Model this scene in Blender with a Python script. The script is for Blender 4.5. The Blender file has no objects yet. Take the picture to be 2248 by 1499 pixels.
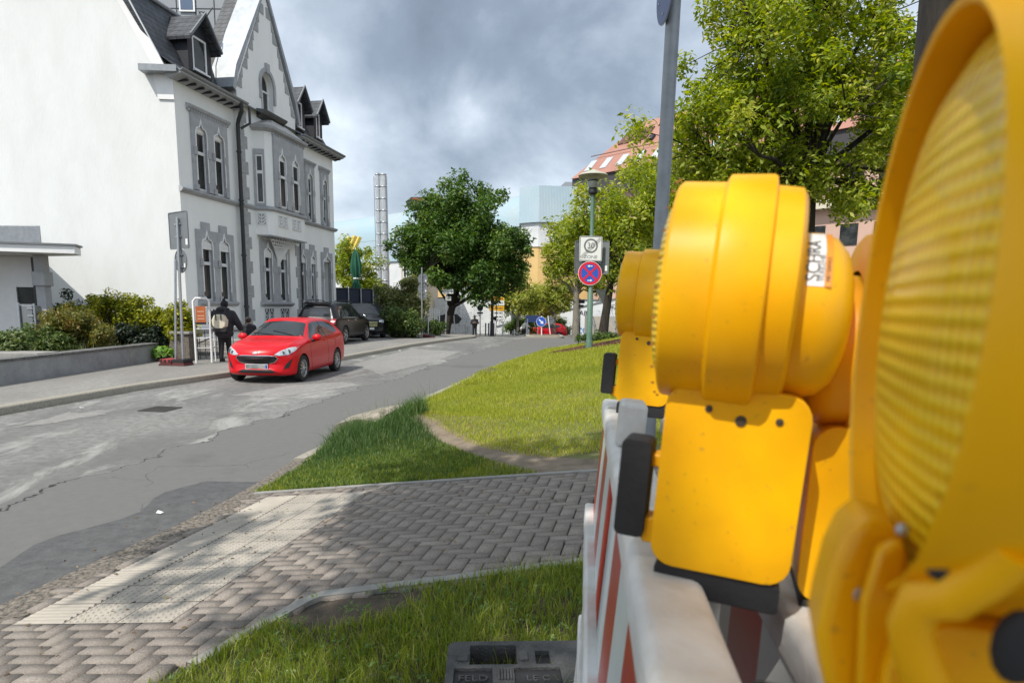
import bpy, bmesh, math, random
import numpy as np
from mathutils import Vector, Matrix
from mathutils.geometry import tessellate_polygon
from mathutils.bvhtree import BVHTree
random.seed(7); RNG = np.random.default_rng(7)
R = math.radians
sc = bpy.context.scene
COL = sc.collection
# ------------------------------------------------------------------ camera
FPX, CX, CYP, EYE = 1400.0, 1124.0, 879.0, 1.84
PITCH, ROLL = math.atan(208/1400.0), .013
cam = bpy.data.objects.new('camera', bpy.data.cameras.new('camera')); COL.objects.link(cam)
cam.data.sensor_width = 36; cam.data.lens = 36*FPX/2248
cam.data.shift_y = (CYP-749.5)/2248
cam.data.clip_start = .02; cam.data.clip_end = 3000
cam.location = (0, 0, EYE)
MCAM = Matrix.Rotation(math.pi/2-PITCH, 3, 'X') @ Matrix.Rotation(ROLL, 3, 'Z')
cam.rotation_euler = MCAM.to_euler()
cam.data.dof.use_dof = True; cam.data.dof.focus_distance = 15.0; cam.data.dof.aperture_fstop = 9.0
sc.camera = cam
# ------------------------------------------------------------------ light, sky, exposure
SUN = Vector((-.36, -.50, .80)).normalized()
sun = bpy.data.objects.new('sun', bpy.data.lights.new('sun', 'SUN')); COL.objects.link(sun)
sun.data.energy = 3.5; sun.data.angle = R(.6); sun.data.color = (1, .95, .86)
sun.rotation_euler = SUN.to_track_quat('Z', 'Y').to_euler()
W = bpy.data.worlds.new('World'); sc.world = W; W.use_nodes = True
nt = W.node_tree; N, L = nt.nodes, nt.links
N.clear()
def nn(t, **k):
    n = N.new(t)
    for a, b in k.items(): setattr(n, a, b)
    return n
wo = nn('ShaderNodeOutputWorld'); bg = nn('ShaderNodeBackground'); bg.inputs[1].default_value = .145
sky = nn('ShaderNodeTexSky', sky_type='NISHITA', sun_disc=False)
sky.sun_elevation = math.asin(SUN.z); sky.sun_rotation = math.atan2(SUN.x, SUN.y)
tc = nn('ShaderNodeTexCoord'); mp = nn('ShaderNodeMapping'); mp.inputs['Scale'].default_value = (1, 1, 1.45)
mp.inputs['Location'].default_value = (.35, .1, .12)
n1 = nn('ShaderNodeTexNoise'); n1.inputs['Scale'].default_value = 2.1; n1.inputs['Detail'].default_value = 9; n1.inputs['Roughness'].default_value = .55; n1.inputs['Distortion'].default_value = .35
n2 = nn('ShaderNodeTexNoise'); n2.inputs['Scale'].default_value = 5.5; n2.inputs['Detail'].default_value = 8
L.new(tc.outputs['Generated'], mp.inputs[0]); L.new(mp.outputs[0], n1.inputs['Vector']); L.new(mp.outputs[0], n2.inputs['Vector'])
sx = nn('ShaderNodeSeparateXYZ'); L.new(tc.outputs['Generated'], sx.inputs[0])
# a dark cloud bank: a soft lobe around one direction of the sky, broken up by the noise
dd = nn('ShaderNodeVectorMath', operation='DISTANCE'); dd.inputs[1].default_value = (-.04, .92, .38)
L.new(tc.outputs['Generated'], dd.inputs[0])
lobe = nn('ShaderNodeMapRange'); lobe.inputs['From Min'].default_value = .05; lobe.inputs['From Max'].default_value = .38; lobe.inputs['To Min'].default_value = .31; lobe.inputs['To Max'].default_value = 0
L.new(dd.outputs['Value'], lobe.inputs['Value'])
d2 = nn('ShaderNodeVectorMath', operation='DISTANCE'); d2.inputs[1].default_value = (.17, .91, .36)
L.new(tc.outputs['Generated'], d2.inputs[0])
lob2 = nn('ShaderNodeMapRange'); lob2.inputs['From Min'].default_value = .05; lob2.inputs['From Max'].default_value = .3; lob2.inputs['To Min'].default_value = .13; lob2.inputs['To Max'].default_value = 0
L.new(d2.outputs['Value'], lob2.inputs['Value'])
d3 = nn('ShaderNodeVectorMath', operation='DISTANCE'); d3.inputs[1].default_value = (-.17, .96, .19)
L.new(tc.outputs['Generated'], d3.inputs[0])
lob3 = nn('ShaderNodeMapRange'); lob3.inputs['From Min'].default_value = .02; lob3.inputs['From Max'].default_value = .26; lob3.inputs['To Min'].default_value = .12; lob3.inputs['To Max'].default_value = 0
L.new(d3.outputs['Value'], lob3.inputs['Value'])
def mth(op, a, b):
    m = nn('ShaderNodeMath', operation=op)
    for i, q in enumerate((a, b)):
        if isinstance(q, (int, float)): m.inputs[i].default_value = q
        else: L.new(q, m.inputs[i])
    return m.outputs[0]
v = mth('ADD', n1.outputs[0], mth('MULTIPLY', mth('SUBTRACT', n2.outputs[0], .5), .35))
v = mth('ADD', mth('ADD', mth('SUBTRACT', v, lobe.outputs[0]), lob2.outputs[0]), lob3.outputs[0])
cr = nn('ShaderNodeValToRGB'); L.new(v, cr.inputs[0])
e = cr.color_ramp.elements
e[0].position = .16; e[0].color = (1.25, 1.5, 1.85, 1)
e[1].position = .78; e[1].color = (7.6, 8.0, 8.5, 1)
for p, c in ((.30, (1.8, 2.15, 2.65, 1)), (.42, (3.0, 3.45, 4.0, 1)), (.52, (4.6, 5.1, 5.7, 1)), (.62, (6.6, 7.2, 7.9, 1))):
    q = e.new(p); q.color = c
mx = nn('ShaderNodeMixRGB'); mx.inputs[0].default_value = .88
L.new(sky.outputs[0], mx.inputs[1]); L.new(cr.outputs[0], mx.inputs[2])
L.new(mx.outputs[0], bg.inputs[0]); L.new(bg.outputs[0], wo.inputs[0])
sc.view_settings.view_transform = 'Standard'; sc.view_settings.look = 'None'; sc.view_settings.gamma = 1
sc.view_settings.exposure = .40
sc.cycles.max_bounces = 6; sc.cycles.transparent_max_bounces = 8; sc.cycles.caustics_reflective = False; sc.cycles.caustics_refractive = False

# ------------------------------------------------------------------ helpers
def ray(px, py): return MCAM @ Vector(((px-CX)/FPX, -(py-CYP)/FPX, -1))
def P(px, py, Y):
    d = ray(px, py); return Vector((0, 0, EYE)) + d*(Y/d.y)
def PX(px, Y): return P(px, 670, Y).x
def lerp_tab(tab, t):
    return float(np.interp(t, [a for a, b in tab], [b for a, b in tab]))
RK = [(-6, -4.1), (0, -3.5), (3.7, -3.11), (5, -2.81), (6.4, -2.58), (7.5, -2.45), (10.9, -1.97), (14.7, -1.3), (20, -.34), (26.3, 1.24), (36, 4.4), (41, 8)]
LK = [(-6, -9.2), (3.8, -8.75), (10, -8.18), (13.1, -7.75), (15.3, -7.1), (20.65, -5.55), (27.8, -4.4), (34, -3.05), (38, -2.3), (41, -2.3), (43.5, -4.5)]
def XK(y): return np.interp(y, [a for a, b in RK], [b for a, b in RK])
def XL(y): return np.interp(y, [a for a, b in LK], [b for a, b in LK])
def gz(y):
    y = np.asarray(y, float)
    q = np.where(y < 28, 0, np.where(y < 44, -.0011*(y-28)**2, -.2816-.0352*(y-44)))
    return np.maximum(q, -2.2)
def bank(x, y):
    x = np.asarray(x, float); y = np.asarray(y, float)
    dx = np.clip(x-XK(y)-.15, 0, 30)
    s = np.clip(.125+.0045*(y-5), .125, .19)
    z = s*np.where(dx < 4.2, dx, 4.2+.35*(dx-4.2))
    z = np.minimum(z, 1.6)
    fade = np.clip((33-y)/9, 0, 1); fade = fade*fade*(3-2*fade)
    z = z*fade
    z = z+.27*np.exp(-(((x+1.25)/.85)**2+((y-8.15)/.75)**2))*(x > XK(y))
    z = z+.09*np.exp(-(((x+.15)/.9)**2+((y-16.6)/.9)**2))*(x > XK(y))
    return z
def zr(x, y): return gz(y)+bank(x, y)+.03
def G(px, py, kind='bank'):
    """where the pixel's ray meets the ground"""
    d = ray(px, py); o = Vector((0, 0, EYE)); t = .5
    for i in range(4000):
        p = o+d*t
        z = {'bank': lambda: float(zr(p.x, p.y)), 'road': lambda: float(gz(p.y)), 'walk': lambda: float(gz(p.y))+.13}[kind]()
        if p.z <= z: return p
        t += .01*max(1, t*.3)
    return p
# materials
MATS = {}
def mat(name, col, rough=.7, metal=0., var=0., vscale=3., col2=None, bump=0., bscale=40., coat=0., spec=.5, detail=6., vpos=.5, stretch=None, trans=0.):
    if name in MATS: return MATS[name]
    m = bpy.data.materials.new(name); m.use_nodes = True; MATS[name] = m
    t = m.node_tree; b = t.nodes['Principled BSDF']
    b.inputs['Base Color'].default_value = (*col, 1); b.inputs['Roughness'].default_value = rough; b.inputs['Metallic'].default_value = metal
    b.inputs['Coat Weight'].default_value = coat; b.inputs['Coat Roughness'].default_value = .04; b.inputs['Specular IOR Level'].default_value = spec
    tcn = t.nodes.new('ShaderNodeTexCoord'); src = tcn.outputs['Object']
    if stretch:
        mpn = t.nodes.new('ShaderNodeMapping'); mpn.inputs['Scale'].default_value = stretch
        t.links.new(src, mpn.inputs[0]); src = mpn.outputs[0]
    if var or col2:
        n = t.nodes.new('ShaderNodeTexNoise'); n.inputs['Scale'].default_value = vscale; n.inputs['Detail'].default_value = detail; n.inputs['Roughness'].default_value = .65
        t.links.new(src, n.inputs['Vector'])
        r = t.nodes.new('ShaderNodeValToRGB'); t.links.new(n.outputs[0], r.inputs[0])
        c2 = col2 or tuple(c*(1-var) for c in col)
        r.color_ramp.elements[0].position = vpos-.17; r.color_ramp.elements[0].color = (*c2, 1)
        r.color_ramp.elements[1].position = vpos+.17; r.color_ramp.elements[1].color = (*col, 1)
        t.links.new(r.outputs[0], b.inputs['Base Color'])
    if bump:
        n = t.nodes.new('ShaderNodeTexNoise'); n.inputs['Scale'].default_value = bscale; n.inputs['Detail'].default_value = 5
        t.links.new(src, n.inputs['Vector'])
        q = t.nodes.new('ShaderNodeBump'); q.inputs['Strength'].default_value = bump; q.inputs['Distance'].default_value = .02
        t.links.new(n.outputs[0], q.inputs['Height']); t.links.new(q.outputs[0], b.inputs['Normal'])
    return m
def leaf_mat(name, c1, c2, c3=None, trans=.45):
    if name in MATS: return MATS[name]
    m = bpy.data.materials.new(name); m.use_nodes = True; MATS[name] = m
    t = m.node_tree; t.nodes.clear(); o = t.nodes.new('ShaderNodeOutputMaterial')
    a = t.nodes.new('ShaderNodeAttribute'); a.attribute_name = 'rnd'
    r = t.nodes.new('ShaderNodeValToRGB'); t.links.new(a.outputs['Fac'], r.inputs[0])
    r.color_ramp.elements[0].color = (*c1, 1); r.color_ramp.elements[1].color = (*c2, 1)
    if c3: q = r.color_ramp.elements.new(.9); q.color = (*c2, 1); r.color_ramp.elements[2].color = (*c3, 1)
    d = t.nodes.new('ShaderNodeBsdfPrincipled'); d.inputs['Roughness'].default_value = .5; d.inputs['Specular IOR Level'].default_value = .35
    tr = t.nodes.new('ShaderNodeBsdfTranslucent'); h = t.nodes.new('ShaderNodeHueSaturation'); h.inputs['Saturation'].default_value = 1.15; h.inputs['Value'].default_value = 1.5
    h.inputs['Hue'].default_value = .485
    mx = t.nodes.new('ShaderNodeMixShader'); mx.inputs[0].default_value = trans
    t.links.new(r.outputs[0], d.inputs['Base Color']); t.links.new(r.outputs[0], h.inputs['Color']); t.links.new(h.outputs[0], tr.inputs[0])
    t.links.new(d.outputs[0], mx.inputs[1]); t.links.new(tr.outputs[0], mx.inputs[2]); t.links.new(mx.outputs[0], o.inputs[0])
    return m
def tag(o, label=None, cat=None, group=None, kind=None):
    for k, v_ in (('label', label), ('category', cat), ('group', group), ('kind', kind)):
        if v_: o[k] = v_
    return o
def thing(name, label, cat, loc=(0, 0, 0), rz=0., group=None, rot=None, scale=1.):
    o = bpy.data.objects.new(name, None); COL.objects.link(o)
    o.location = loc; o.rotation_euler = rot or (0, 0, rz); o.scale = (scale,)*3; o.empty_display_size = .1
    return tag(o, label, cat, group)
def put(me, name, parent=None, loc=(0, 0, 0), rot=(0, 0, 0)):
    o = bpy.data.objects.new(name, me); COL.objects.link(o)
    o.location = loc; o.rotation_euler = rot
    if parent: o.parent = parent
    return o
def copy_tree(o, parent=None):
    c = o.copy(); COL.objects.link(c); c.parent = parent
    for ch in list(o.children): copy_tree(ch, c)
    return c
class MB:
    def __init__(s): s.v = []; s.f = []; s.m = []; s.mi = 0
    def add(s, vs, fs, mi=None):
        b = len(s.v); s.v += [tuple(q) for q in vs]; s.f += [tuple(i+b for i in f) for f in fs]
        s.m += [s.mi if mi is None else mi]*len(fs); return s
    def poly(s, pts, mi=None): return s.add(pts, [range(len(pts))], mi)
    def box(s, x0, x1, y0, y1, z0, z1, mi=None, M=None):
        vs = [Vector((x, y, z)) for z in (z0, z1) for y in (y0, y1) for x in (x0, x1)]
        if M: vs = [M @ q for q in vs]
        return s.add(vs, [(0, 2, 3, 1), (4, 5, 7, 6), (0, 1, 5, 4), (1, 3, 7, 5), (3, 2, 6, 7), (2, 0, 4, 6)], mi)
    def prism(s, loops, f0, f1, mi=None):
        """loops: outer outline then holes, 2-D; f0/f1 map a 2-D point to the near and far cap"""
        if not isinstance(loops[0][0], (tuple, list)): loops = [loops]
        tri = tessellate_polygon([[Vector((a, b, 0)) for a, b in lp] for lp in loops])
        flat = [q for lp in loops for q in lp]; n = len(flat)
        vs = [f0(*q) for q in flat]+[f1(*q) for q in flat]
        fs = [tuple(t) for t in tri]+[tuple(i+n for i in reversed(t)) for t in tri]
        b = 0
        for lp in loops:
            k = len(lp)
            for i in range(k): j = (i+1) % k; fs.append((b+i, b+j, b+j+n, b+i+n))
            b += k
        return s.add(vs, fs, mi)
    def tube(s, pts, r, n=8, mi=None, caps=True):
        pts = [Vector(p) for p in pts]; k = len(pts)
        rs = r if isinstance(r, (list, tuple)) else [r]*k
        vs = []; up = None
        for i, p in enumerate(pts):
            d = (pts[min(i+1, k-1)]-pts[max(i-1, 0)]).normalized()
            if up is None: up = Vector((0, 0, 1)) if abs(d.z) < .9 else Vector((1, 0, 0))
            a = d.cross(up).normalized(); up = a.cross(d).normalized()
            for j in range(n):
                t = 2*math.pi*j/n; vs.append(p+(a*math.cos(t)+up*math.sin(t))*rs[i])
        fs = [(i*n+j, i*n+(j+1) % n, (i+1)*n+(j+1) % n, (i+1)*n+j) for i in range(k-1) for j in range(n)]
        if caps: fs += [tuple(range(n-1, -1, -1)), tuple(range((k-1)*n, k*n))]
        return s.add(vs, fs, mi)
    def lathe(s, prof, c=(0, 0, 0), axis=(0, 0, 1), n=32, mi=None, arc=None):
        """prof: (radius, position along axis)"""
        ax = Vector(axis).normalized(); u = ax.orthogonal().normalized(); w = ax.cross(u); c = Vector(c)
        vs = []; m = len(prof)
        for rr, a in prof:
            for j in range(n):
                t = 2*math.pi*j/n; vs.append(c+ax*a+(u*math.cos(t)+w*math.sin(t))*max(rr, 1e-5))
        fs = [(i*n+j, i*n+(j+1) % n, (i+1)*n+(j+1) % n, (i+1)*n+j) for i in range(m-1) for j in range(n)]
        return s.add(vs, fs, mi)
    def ell(s, c, r, n=14, mi=None, M=None):
        c = Vector(c); vs = []; k = n//2+1
        for i in range(k):
            a = math.pi*i/(k-1)
            for j in range(n):
                t = 2*math.pi*j/n; q = Vector((math.sin(a)*math.cos(t)*r[0], math.sin(a)*math.sin(t)*r[1], math.cos(a)*r[2]))
                vs.append(c+(M @ q if M else q))
        fs = [(i*n+j, (i+1)*n+j, (i+1)*n+(j+1) % n, i*n+(j+1) % n) for i in range(k-1) for j in range(n)]
        return s.add(vs, fs, mi)
    def mesh(s, name, mats, angle=40):
        me = bpy.data.meshes.new(name); me.from_pydata(s.v, [], s.f); me.update()
        for q in (mats if isinstance(mats, (list, tuple)) else [mats]): me.materials.append(q)
        me.polygons.foreach_set('material_index', s.m)
        bm = bmesh.new(); bm.from_mesh(me)
        bmesh.ops.remove_doubles(bm, verts=bm.verts, dist=1e-5)
        bmesh.ops.recalc_face_normals(bm, faces=bm.faces); bm.to_mesh(me); bm.free()
        if angle:
            me.polygons.foreach_set('use_smooth', [True]*len(me.polygons)); me.set_sharp_from_angle(angle=R(angle))
        return me
    def build(s, name, mats, parent=None, angle=40, bevel=0., seg=2, loc=(0, 0, 0), rot=(0, 0, 0)):
        o = put(s.mesh(name, mats, angle), name, parent, loc, rot)
        if bevel:
            b = o.modifiers.new('bevel', 'BEVEL'); b.width = bevel; b.segments = seg; b.limit_method = 'ANGLE'; b.angle_limit = R(35)
        return o
def npmesh(name, V, F, m, rnd=None, smooth=False):
    me = bpy.data.meshes.new(name); V = np.asarray(V, np.float32); F = np.asarray(F, np.int32); k = F.shape[1]
    me.vertices.add(len(V)); me.vertices.foreach_set('co', V.ravel())
    me.loops.add(F.size); me.loops.foreach_set('vertex_index', F.ravel())
    me.polygons.add(len(F)); me.polygons.foreach_set('loop_start', np.arange(0, F.size, k, dtype=np.int32))
    if rnd is not None:
        a = me.attributes.new('rnd', 'FLOAT', 'FACE'); a.data.foreach_set('value', np.asarray(rnd, np.float32))
    if smooth: me.polygons.foreach_set('use_smooth', np.ones(len(F), bool))
    me.materials.append(m); me.update(calc_edges=True)
    return me
def baked(o):
    """apply an object's modifiers without operators"""
    dg = bpy.context.evaluated_depsgraph_get(); dg.update()
    me = bpy.data.meshes.new_from_object(o.evaluated_get(dg)); o.modifiers.clear(); o.data = me; return o
def lettering(text, size, m, parent, loc, rot, name='lettering', depth=.001, align='CENTER', sx=1.):
    c = bpy.data.curves.new(name, 'FONT'); c.body = text; c.size = size; c.extrude = depth; c.align_x = align; c.align_y = 'CENTER'
    t = bpy.data.objects.new(name, c); COL.objects.link(t); dg = bpy.context.evaluated_depsgraph_get(); dg.update()
    me = bpy.data.meshes.new_from_object(t.evaluated_get(dg)); bpy.data.objects.remove(t)
    me.materials.clear(); me.materials.append(m)
    o = put(me, name, parent, loc, rot); o.scale = (sx, 1, 1); return o
def circ(r, n=32, c=(0, 0)): return [(c[0]+r*math.cos(2*math.pi*i/n), c[1]+r*math.sin(2*math.pi*i/n)) for i in range(n)]
def rrect(x0, x1, y0, y1, r, n=4):
    o = []
    for cx_, cy_, a0 in ((x1-r, y1-r, 0), (x0+r, y1-r, 90), (x0+r, y0+r, 180), (x1-r, y0+r, 270)):
        for i in range(n+1): a = R(a0+90*i/n); o.append((cx_+r*math.cos(a), cy_+r*math.sin(a)))
    return o
# shared materials
M_side = mat('side_plaster', (.74, .755, .75), .9, col2=(.68, .69, .68), vscale=1.3, bump=.35, bscale=16, stretch=(1, 1, .4), vpos=.45)  # same house white, toned down so direct sun does not clip it
M_white = mat('white_plaster', (.88, .885, .875), .9, col2=(.82, .825, .81), vscale=1.3, bump=.2, bscale=24, stretch=(1, 1, .35))  # same house white, lightened to offset the shade on the street front
M_trim = mat('white_trim', (.80, .81, .81), .6, var=.06, vscale=5)
M_wood = mat('white_window_paint', (.78, .79, .8), .35, var=.04, vscale=6)
M_grey = mat('grey_stone_paint', (.42, .43, .45), .85, var=.22, vscale=4, bump=.2, bscale=25)
M_slate = mat('slate', (.045, .05, .06), .6)
M_dark = mat('dark_paint', (.018, .02, .024), .45)
M_glass = mat('window_glass', (.018, .022, .023), .1, spec=.28, col2=(.085, .09, .085), vscale=.8, vpos=.42)
M_zinc = mat('zinc_pipe', (.30, .32, .34), .45, metal=.35, var=.25, vscale=8)
M_galv = mat('galvanised_steel', (.46, .49, .52), .42, metal=.75, var=.2, vscale=14)
M_alu = mat('aluminium_back', (.19, .205, .22), .55, metal=.2, var=.12, vscale=6)
M_black = mat('black_rubber', (.016, .016, .018), .7, bump=.1, bscale=60)
M_conc = mat('concrete', (.30, .29, .27), .9, var=.25, vscale=6, bump=.3, bscale=60)
M_bark = mat('bark', (.042, .034, .027), .95, var=.65, vscale=9, bump=1., bscale=22, stretch=(1, 1, .25))
M_stick = mat('white_sticker', (.8, .8, .8), .5)
# ------------------------------------------------------------------ ground, road, pavement
def nodes_mat(name):
    m = bpy.data.materials.new(name); m.use_nodes = True; MATS[name] = m
    t = m.node_tree; b = t.nodes['Principled BSDF']
    def n(ty, **k):
        q = t.nodes.new(ty)
        for a, v_ in k.items():
            if a.startswith('i_'): q.inputs[a[2:]].default_value = v_
            else: setattr(q, a, v_)
        return q
    def ramp(src, stops):
        r = t.nodes.new('ShaderNodeValToRGB'); t.links.new(src, r.inputs[0]); e_ = r.color_ramp.elements
        for i, (p, c) in enumerate(stops):
            c = (*c, 1) if isinstance(c, tuple) else (c, c, c, 1)
            if i < 2: e_[i].position = p; e_[i].color = c
            else: q = e_.new(p); q.color = c
        return r.outputs[0]
    def mix(f, a, b_, blend='MIX'):
        q = t.nodes.new('ShaderNodeMixRGB'); q.blend_type = blend
        for i, x in enumerate((f, a, b_)):
            if isinstance(x, (int, float)): q.inputs[i].default_value = x if i == 0 else (x, x, x, 1)
            elif isinstance(x, tuple): q.inputs[i].default_value = (*x, 1)
            else: t.links.new(x, q.inputs[i])
        return q.outputs[0]
    return m, t, b, n, ramp, mix, t.links.new
def asphalt(name, base, light, grain=.35, patches=True):
    m, t, b, n, ramp, mix, lk = nodes_mat(name)
    co = n('ShaderNodeTexCoord').outputs['Object']
    def noise(s, d=5, r=.6, src=co, dist=0.):
        q = n('ShaderNodeTexNoise', i_Scale=s, i_Detail=d, i_Roughness=r, i_Distortion=dist); lk(src, q.inputs['Vector']); return q.outputs[0]
    mp_ = n('ShaderNodeMapping'); mp_.inputs['Scale'].default_value = (1, .35, 1); mp_.inputs['Rotation'].default_value = (0, 0, R(8)); lk(co, mp_.inputs[0])
    big = noise(.55, 7, .62, mp_.outputs[0], .4); grainn = noise(160, 2, .7); mid = noise(9, 6, .7)
    c = mix(ramp(big, [(.40, 0.), (.60, 1.)]), base, light)
    c = mix(ramp(mid, [(.35, 0.), (.7, 1.)]), c, tuple(q*.78 for q in base))
    if patches:
        # worn pale scabs, a long newer strip, hairline cracks
        scab = noise(.9, 9, .68, mp_.outputs[0], .9)
        c = mix(ramp(scab, [(.53, 0.), (.63, .9)]), c, tuple(q*1.22 for q in light))
        sx_ = n('ShaderNodeSeparateXYZ'); lk(co, sx_.inputs[0])
        wob = noise(.8, 5, .6)
        a = n('ShaderNodeMath', operation='MULTIPLY_ADD'); lk(sx_.outputs[1], a.inputs[0]); a.inputs[1].default_value = -.16; a.inputs[2].default_value = 5.25
        s1 = n('ShaderNodeMath', operation='ADD'); lk(sx_.outputs[0], s1.inputs[0]); lk(a.outputs[0], s1.inputs[1])
        s2 = n('ShaderNodeMath', operation='MULTIPLY_ADD'); lk(wob, s2.inputs[0]); s2.inputs[1].default_value = 1.5; lk(s1.outputs[0], s2.inputs[2])
        lane = ramp(s2.outputs[0], [(.49, 0.), (.50, 1.)])
        c = mix(lane, c, mix(ramp(mid, [(.3, 0.), (.75, 1.)]), tuple(q*1.02 for q in base), tuple(q*.84 for q in base)))
        ed = n('ShaderNodeMath', operation='COMPARE'); lk(s2.outputs[0], ed.inputs[0]); ed.inputs[1].default_value = .5; ed.inputs[2].default_value = .012
        c = mix(ed.outputs[0], c, .018)
        vo = n('ShaderNodeTexVoronoi', feature='DISTANCE_TO_EDGE', i_Scale=.75); wv = mix(.22, co, n('ShaderNodeTexNoise').outputs[1]);
        nz = n('ShaderNodeTexNoise', i_Scale=2.2, i_Detail=6); lk(co, nz.inputs['Vector']); wv = mix(.3, co, nz.outputs[1]); lk(wv, vo.inputs['Vector'])
        cm = mix(1., ramp(vo.outputs[0], [(0., .8), (.005, 0.)]), ramp(noise(.5, 3), [(.53, 0.), (.6, 1.)]), 'MULTIPLY')
        c = mix(cm, c, .02)
        # oil and damp
        c = mix(ramp(noise(.35, 5, .6), [(.60, 0.), (.72, .5)]), c, .035)
    c = mix(grain, c, mix(1., c, ramp(grainn, [(.3, .35), (.7, 1.9)]), 'MULTIPLY'))
    lk(c, b.inputs['Base Color'])
    b.inputs['Roughness'].default_value = .82
    bp = n('ShaderNodeBump', i_Strength=.5, i_Distance=.01); lk(grainn, bp.inputs['Height']); lk(bp.outputs[0], b.inputs['Normal'])
    return m
M_road = asphalt('asphalt', (.142, .139, .134), (.25, .245, .232))
M_walk = asphalt('worn_pavement', (.21, .20, .185), (.29, .28, .255), .45, False)
M_kerb = mat('granite_kerb', (.38, .35, .29), .9, var=.35, vscale=30, bump=.4, bscale=80)
M_peb = mat('pebble_kerb', (.25, .215, .175), .9, col2=(.05, .045, .04), vscale=30, bump=1., bscale=45, detail=2)
M_soil = mat('soil', (.075, .058, .042), .95, var=.5, vscale=14, bump=.8, bscale=50)
M_dirt = mat('trodden_dirt', (.25, .20, .145), .95, col2=(.15, .115, .08), vscale=5, bump=.5, bscale=60)
M_mulch = mat('bark_mulch', (.24, .12, .07), .95, col2=(.06, .03, .02), vscale=20, bump=1., bscale=40)
M_lawn = mat('lawn_ground', (.13, .15, .04), .95, col2=(.15, .135, .06), vscale=4, bump=.6, bscale=60)
M_field = mat('far_ground', (.16, .155, .145), .95, var=.3, vscale=.6)

def sheet(name, ys, fx0, fx1, fz, m, nx=10, kind='structure', parent=None):
    V = []; ny = len(ys)
    for y in ys:
        a, c = float(fx0(y)), float(fx1(y))
        for i in range(nx+1): x = a+(c-a)*i/nx; V.append((x, y, float(fz(x, y))))
    F = [(j*(nx+1)+i, j*(nx+1)+i+1, (j+1)*(nx+1)+i+1, (j+1)*(nx+1)+i) for j in range(ny-1) for i in range(nx)]
    o = put(npmesh(name, V, F, m, smooth=True), name, parent)
    if kind: o['kind'] = kind
    return o
gy = list(np.arange(-8, 46, 1.))+[50, 56, 62, 70, 80, 95, 120, 160, 240, 400, 800, 1500]
gx = [-1500, -600, -250, -120, -60, -35, -22, -15, -10, -5, 0, 5, 10, 15, 22, 35, 60, 120, 250, 600, 1500]
gy = [-1500, -300, -60, -20]+gy
V = [(x, y, float(gz(y))-.06) for y in gy for x in gx]; k = len(gx)
F = [(j*k+i, j*k+i+1, (j+1)*k+i+1, (j+1)*k+i) for j in range(len(gy)-1) for i in range(k-1)]
put(npmesh('ground', V, F, M_field, smooth=True), 'ground')['kind'] = 'structure'
YR = list(np.arange(-6, 44.1, .5))
sheet('road', YR, lambda y: XL(y)-.02, lambda y: XK(y)+.02, lambda x, y: gz(y), M_road, 6)
# the cross street at the top of the rise
sheet('cross_street', [43.9, 46, 49], lambda y: -40, lambda y: 40, lambda x, y: gz(y)-.004, M_road, 8)
sheet('sidewalk', list(np.arange(-6, 43.6, .5)), lambda y: -25 if y < 22 else -13, lambda y: XL(y)-.18, lambda x, y: gz(y)+.13, M_walk, 6)
def kerb(name, ys, fx, w, ztop, m, zfun):
    b = MB(); prev = None
    for i, y in enumerate(ys):
        x = float(fx(y)); z = float(zfun(x, y)); lo = float(gz(y))-.05
        ring = [(x, y, lo), (x+w*.02, y, z+ztop-.025), (x+w*.15, y, z+ztop), (x+w, y, z+ztop), (x+w, y, lo)]
        if prev: b.add(prev+ring, [(j, j+1, j+6, j+5) for j in range(4)])
        if not prev or i == len(ys)-1: b.poly(ring)
        prev = ring
    o = b.build(name, m, angle=50); o['kind'] = 'structure'; return o
kerb('kerb', list(np.arange(-6, 43.6, .4)), lambda y: XL(y), -.19, .135, M_kerb, lambda x, y: gz(y))
kerb('kerb_band', list(np.arange(-6, 7.31, .2)), lambda y: XK(y)+np.interp(y, [5.6, 7.3], [.04, -.1]), .30, .035, M_peb, lambda x, y: gz(y))
kerb('stone_edging', list(np.arange(7.3, 31, .3)), lambda y: XK(y)-np.interp(y,[7.3,9.5],[.095,.05]), .15, .04, M_kerb, lambda x, y: gz(y))
# right-hand bank
sheet('gutter', list(np.arange(3.2, 6.6, .2)), lambda y: XK(y)-.62+.1*math.sin(y*5), lambda y: XK(y)+.05, lambda x, y: gz(y)+.004, asphalt('dark_gutter', (.075, .075, .078), (.11, .11, .11), .4, False), 4)
def y_far(x): return 5.84-.175*(x+2.33)
U_ = Vector((.21, 1, 0)).normalized(); A_ = Vector((1, -.19, 0)).normalized()
sheet('lawn', list(np.arange(5.0, 33, .3)), lambda y: XK(y)+.06, lambda y: XK(y)+16, lambda x, y: zr(x, y)-.012 if y > y_far(x)-.03 else zr(x, y)-.12, M_lawn, 40)
PE = [G(420, 1460), G(690, 1306), G(1000, 1268), G(1262, 1234)]          # near edge of the paving
def y_near(x):
    return float(np.interp(x, [PE[0].x-1.2, PE[0].x, PE[1].x, PE[2].x, PE[3].x, 4], [PE[0].y-1.3, PE[0].y, PE[1].y, PE[2].y, PE[3].y, PE[3].y+.25]))
sheet('verge', list(np.arange(.2, 4.6, .2)), lambda y: -2.6, lambda y: 6, lambda x, y: zr(x, y)-.01 if y < y_near(x) else zr(x, y)-.09, mat('verge_soil', (.10, .075, .05), .95, col2=(.05, .04, .028), vscale=9, bump=1., bscale=45), 36)
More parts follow.
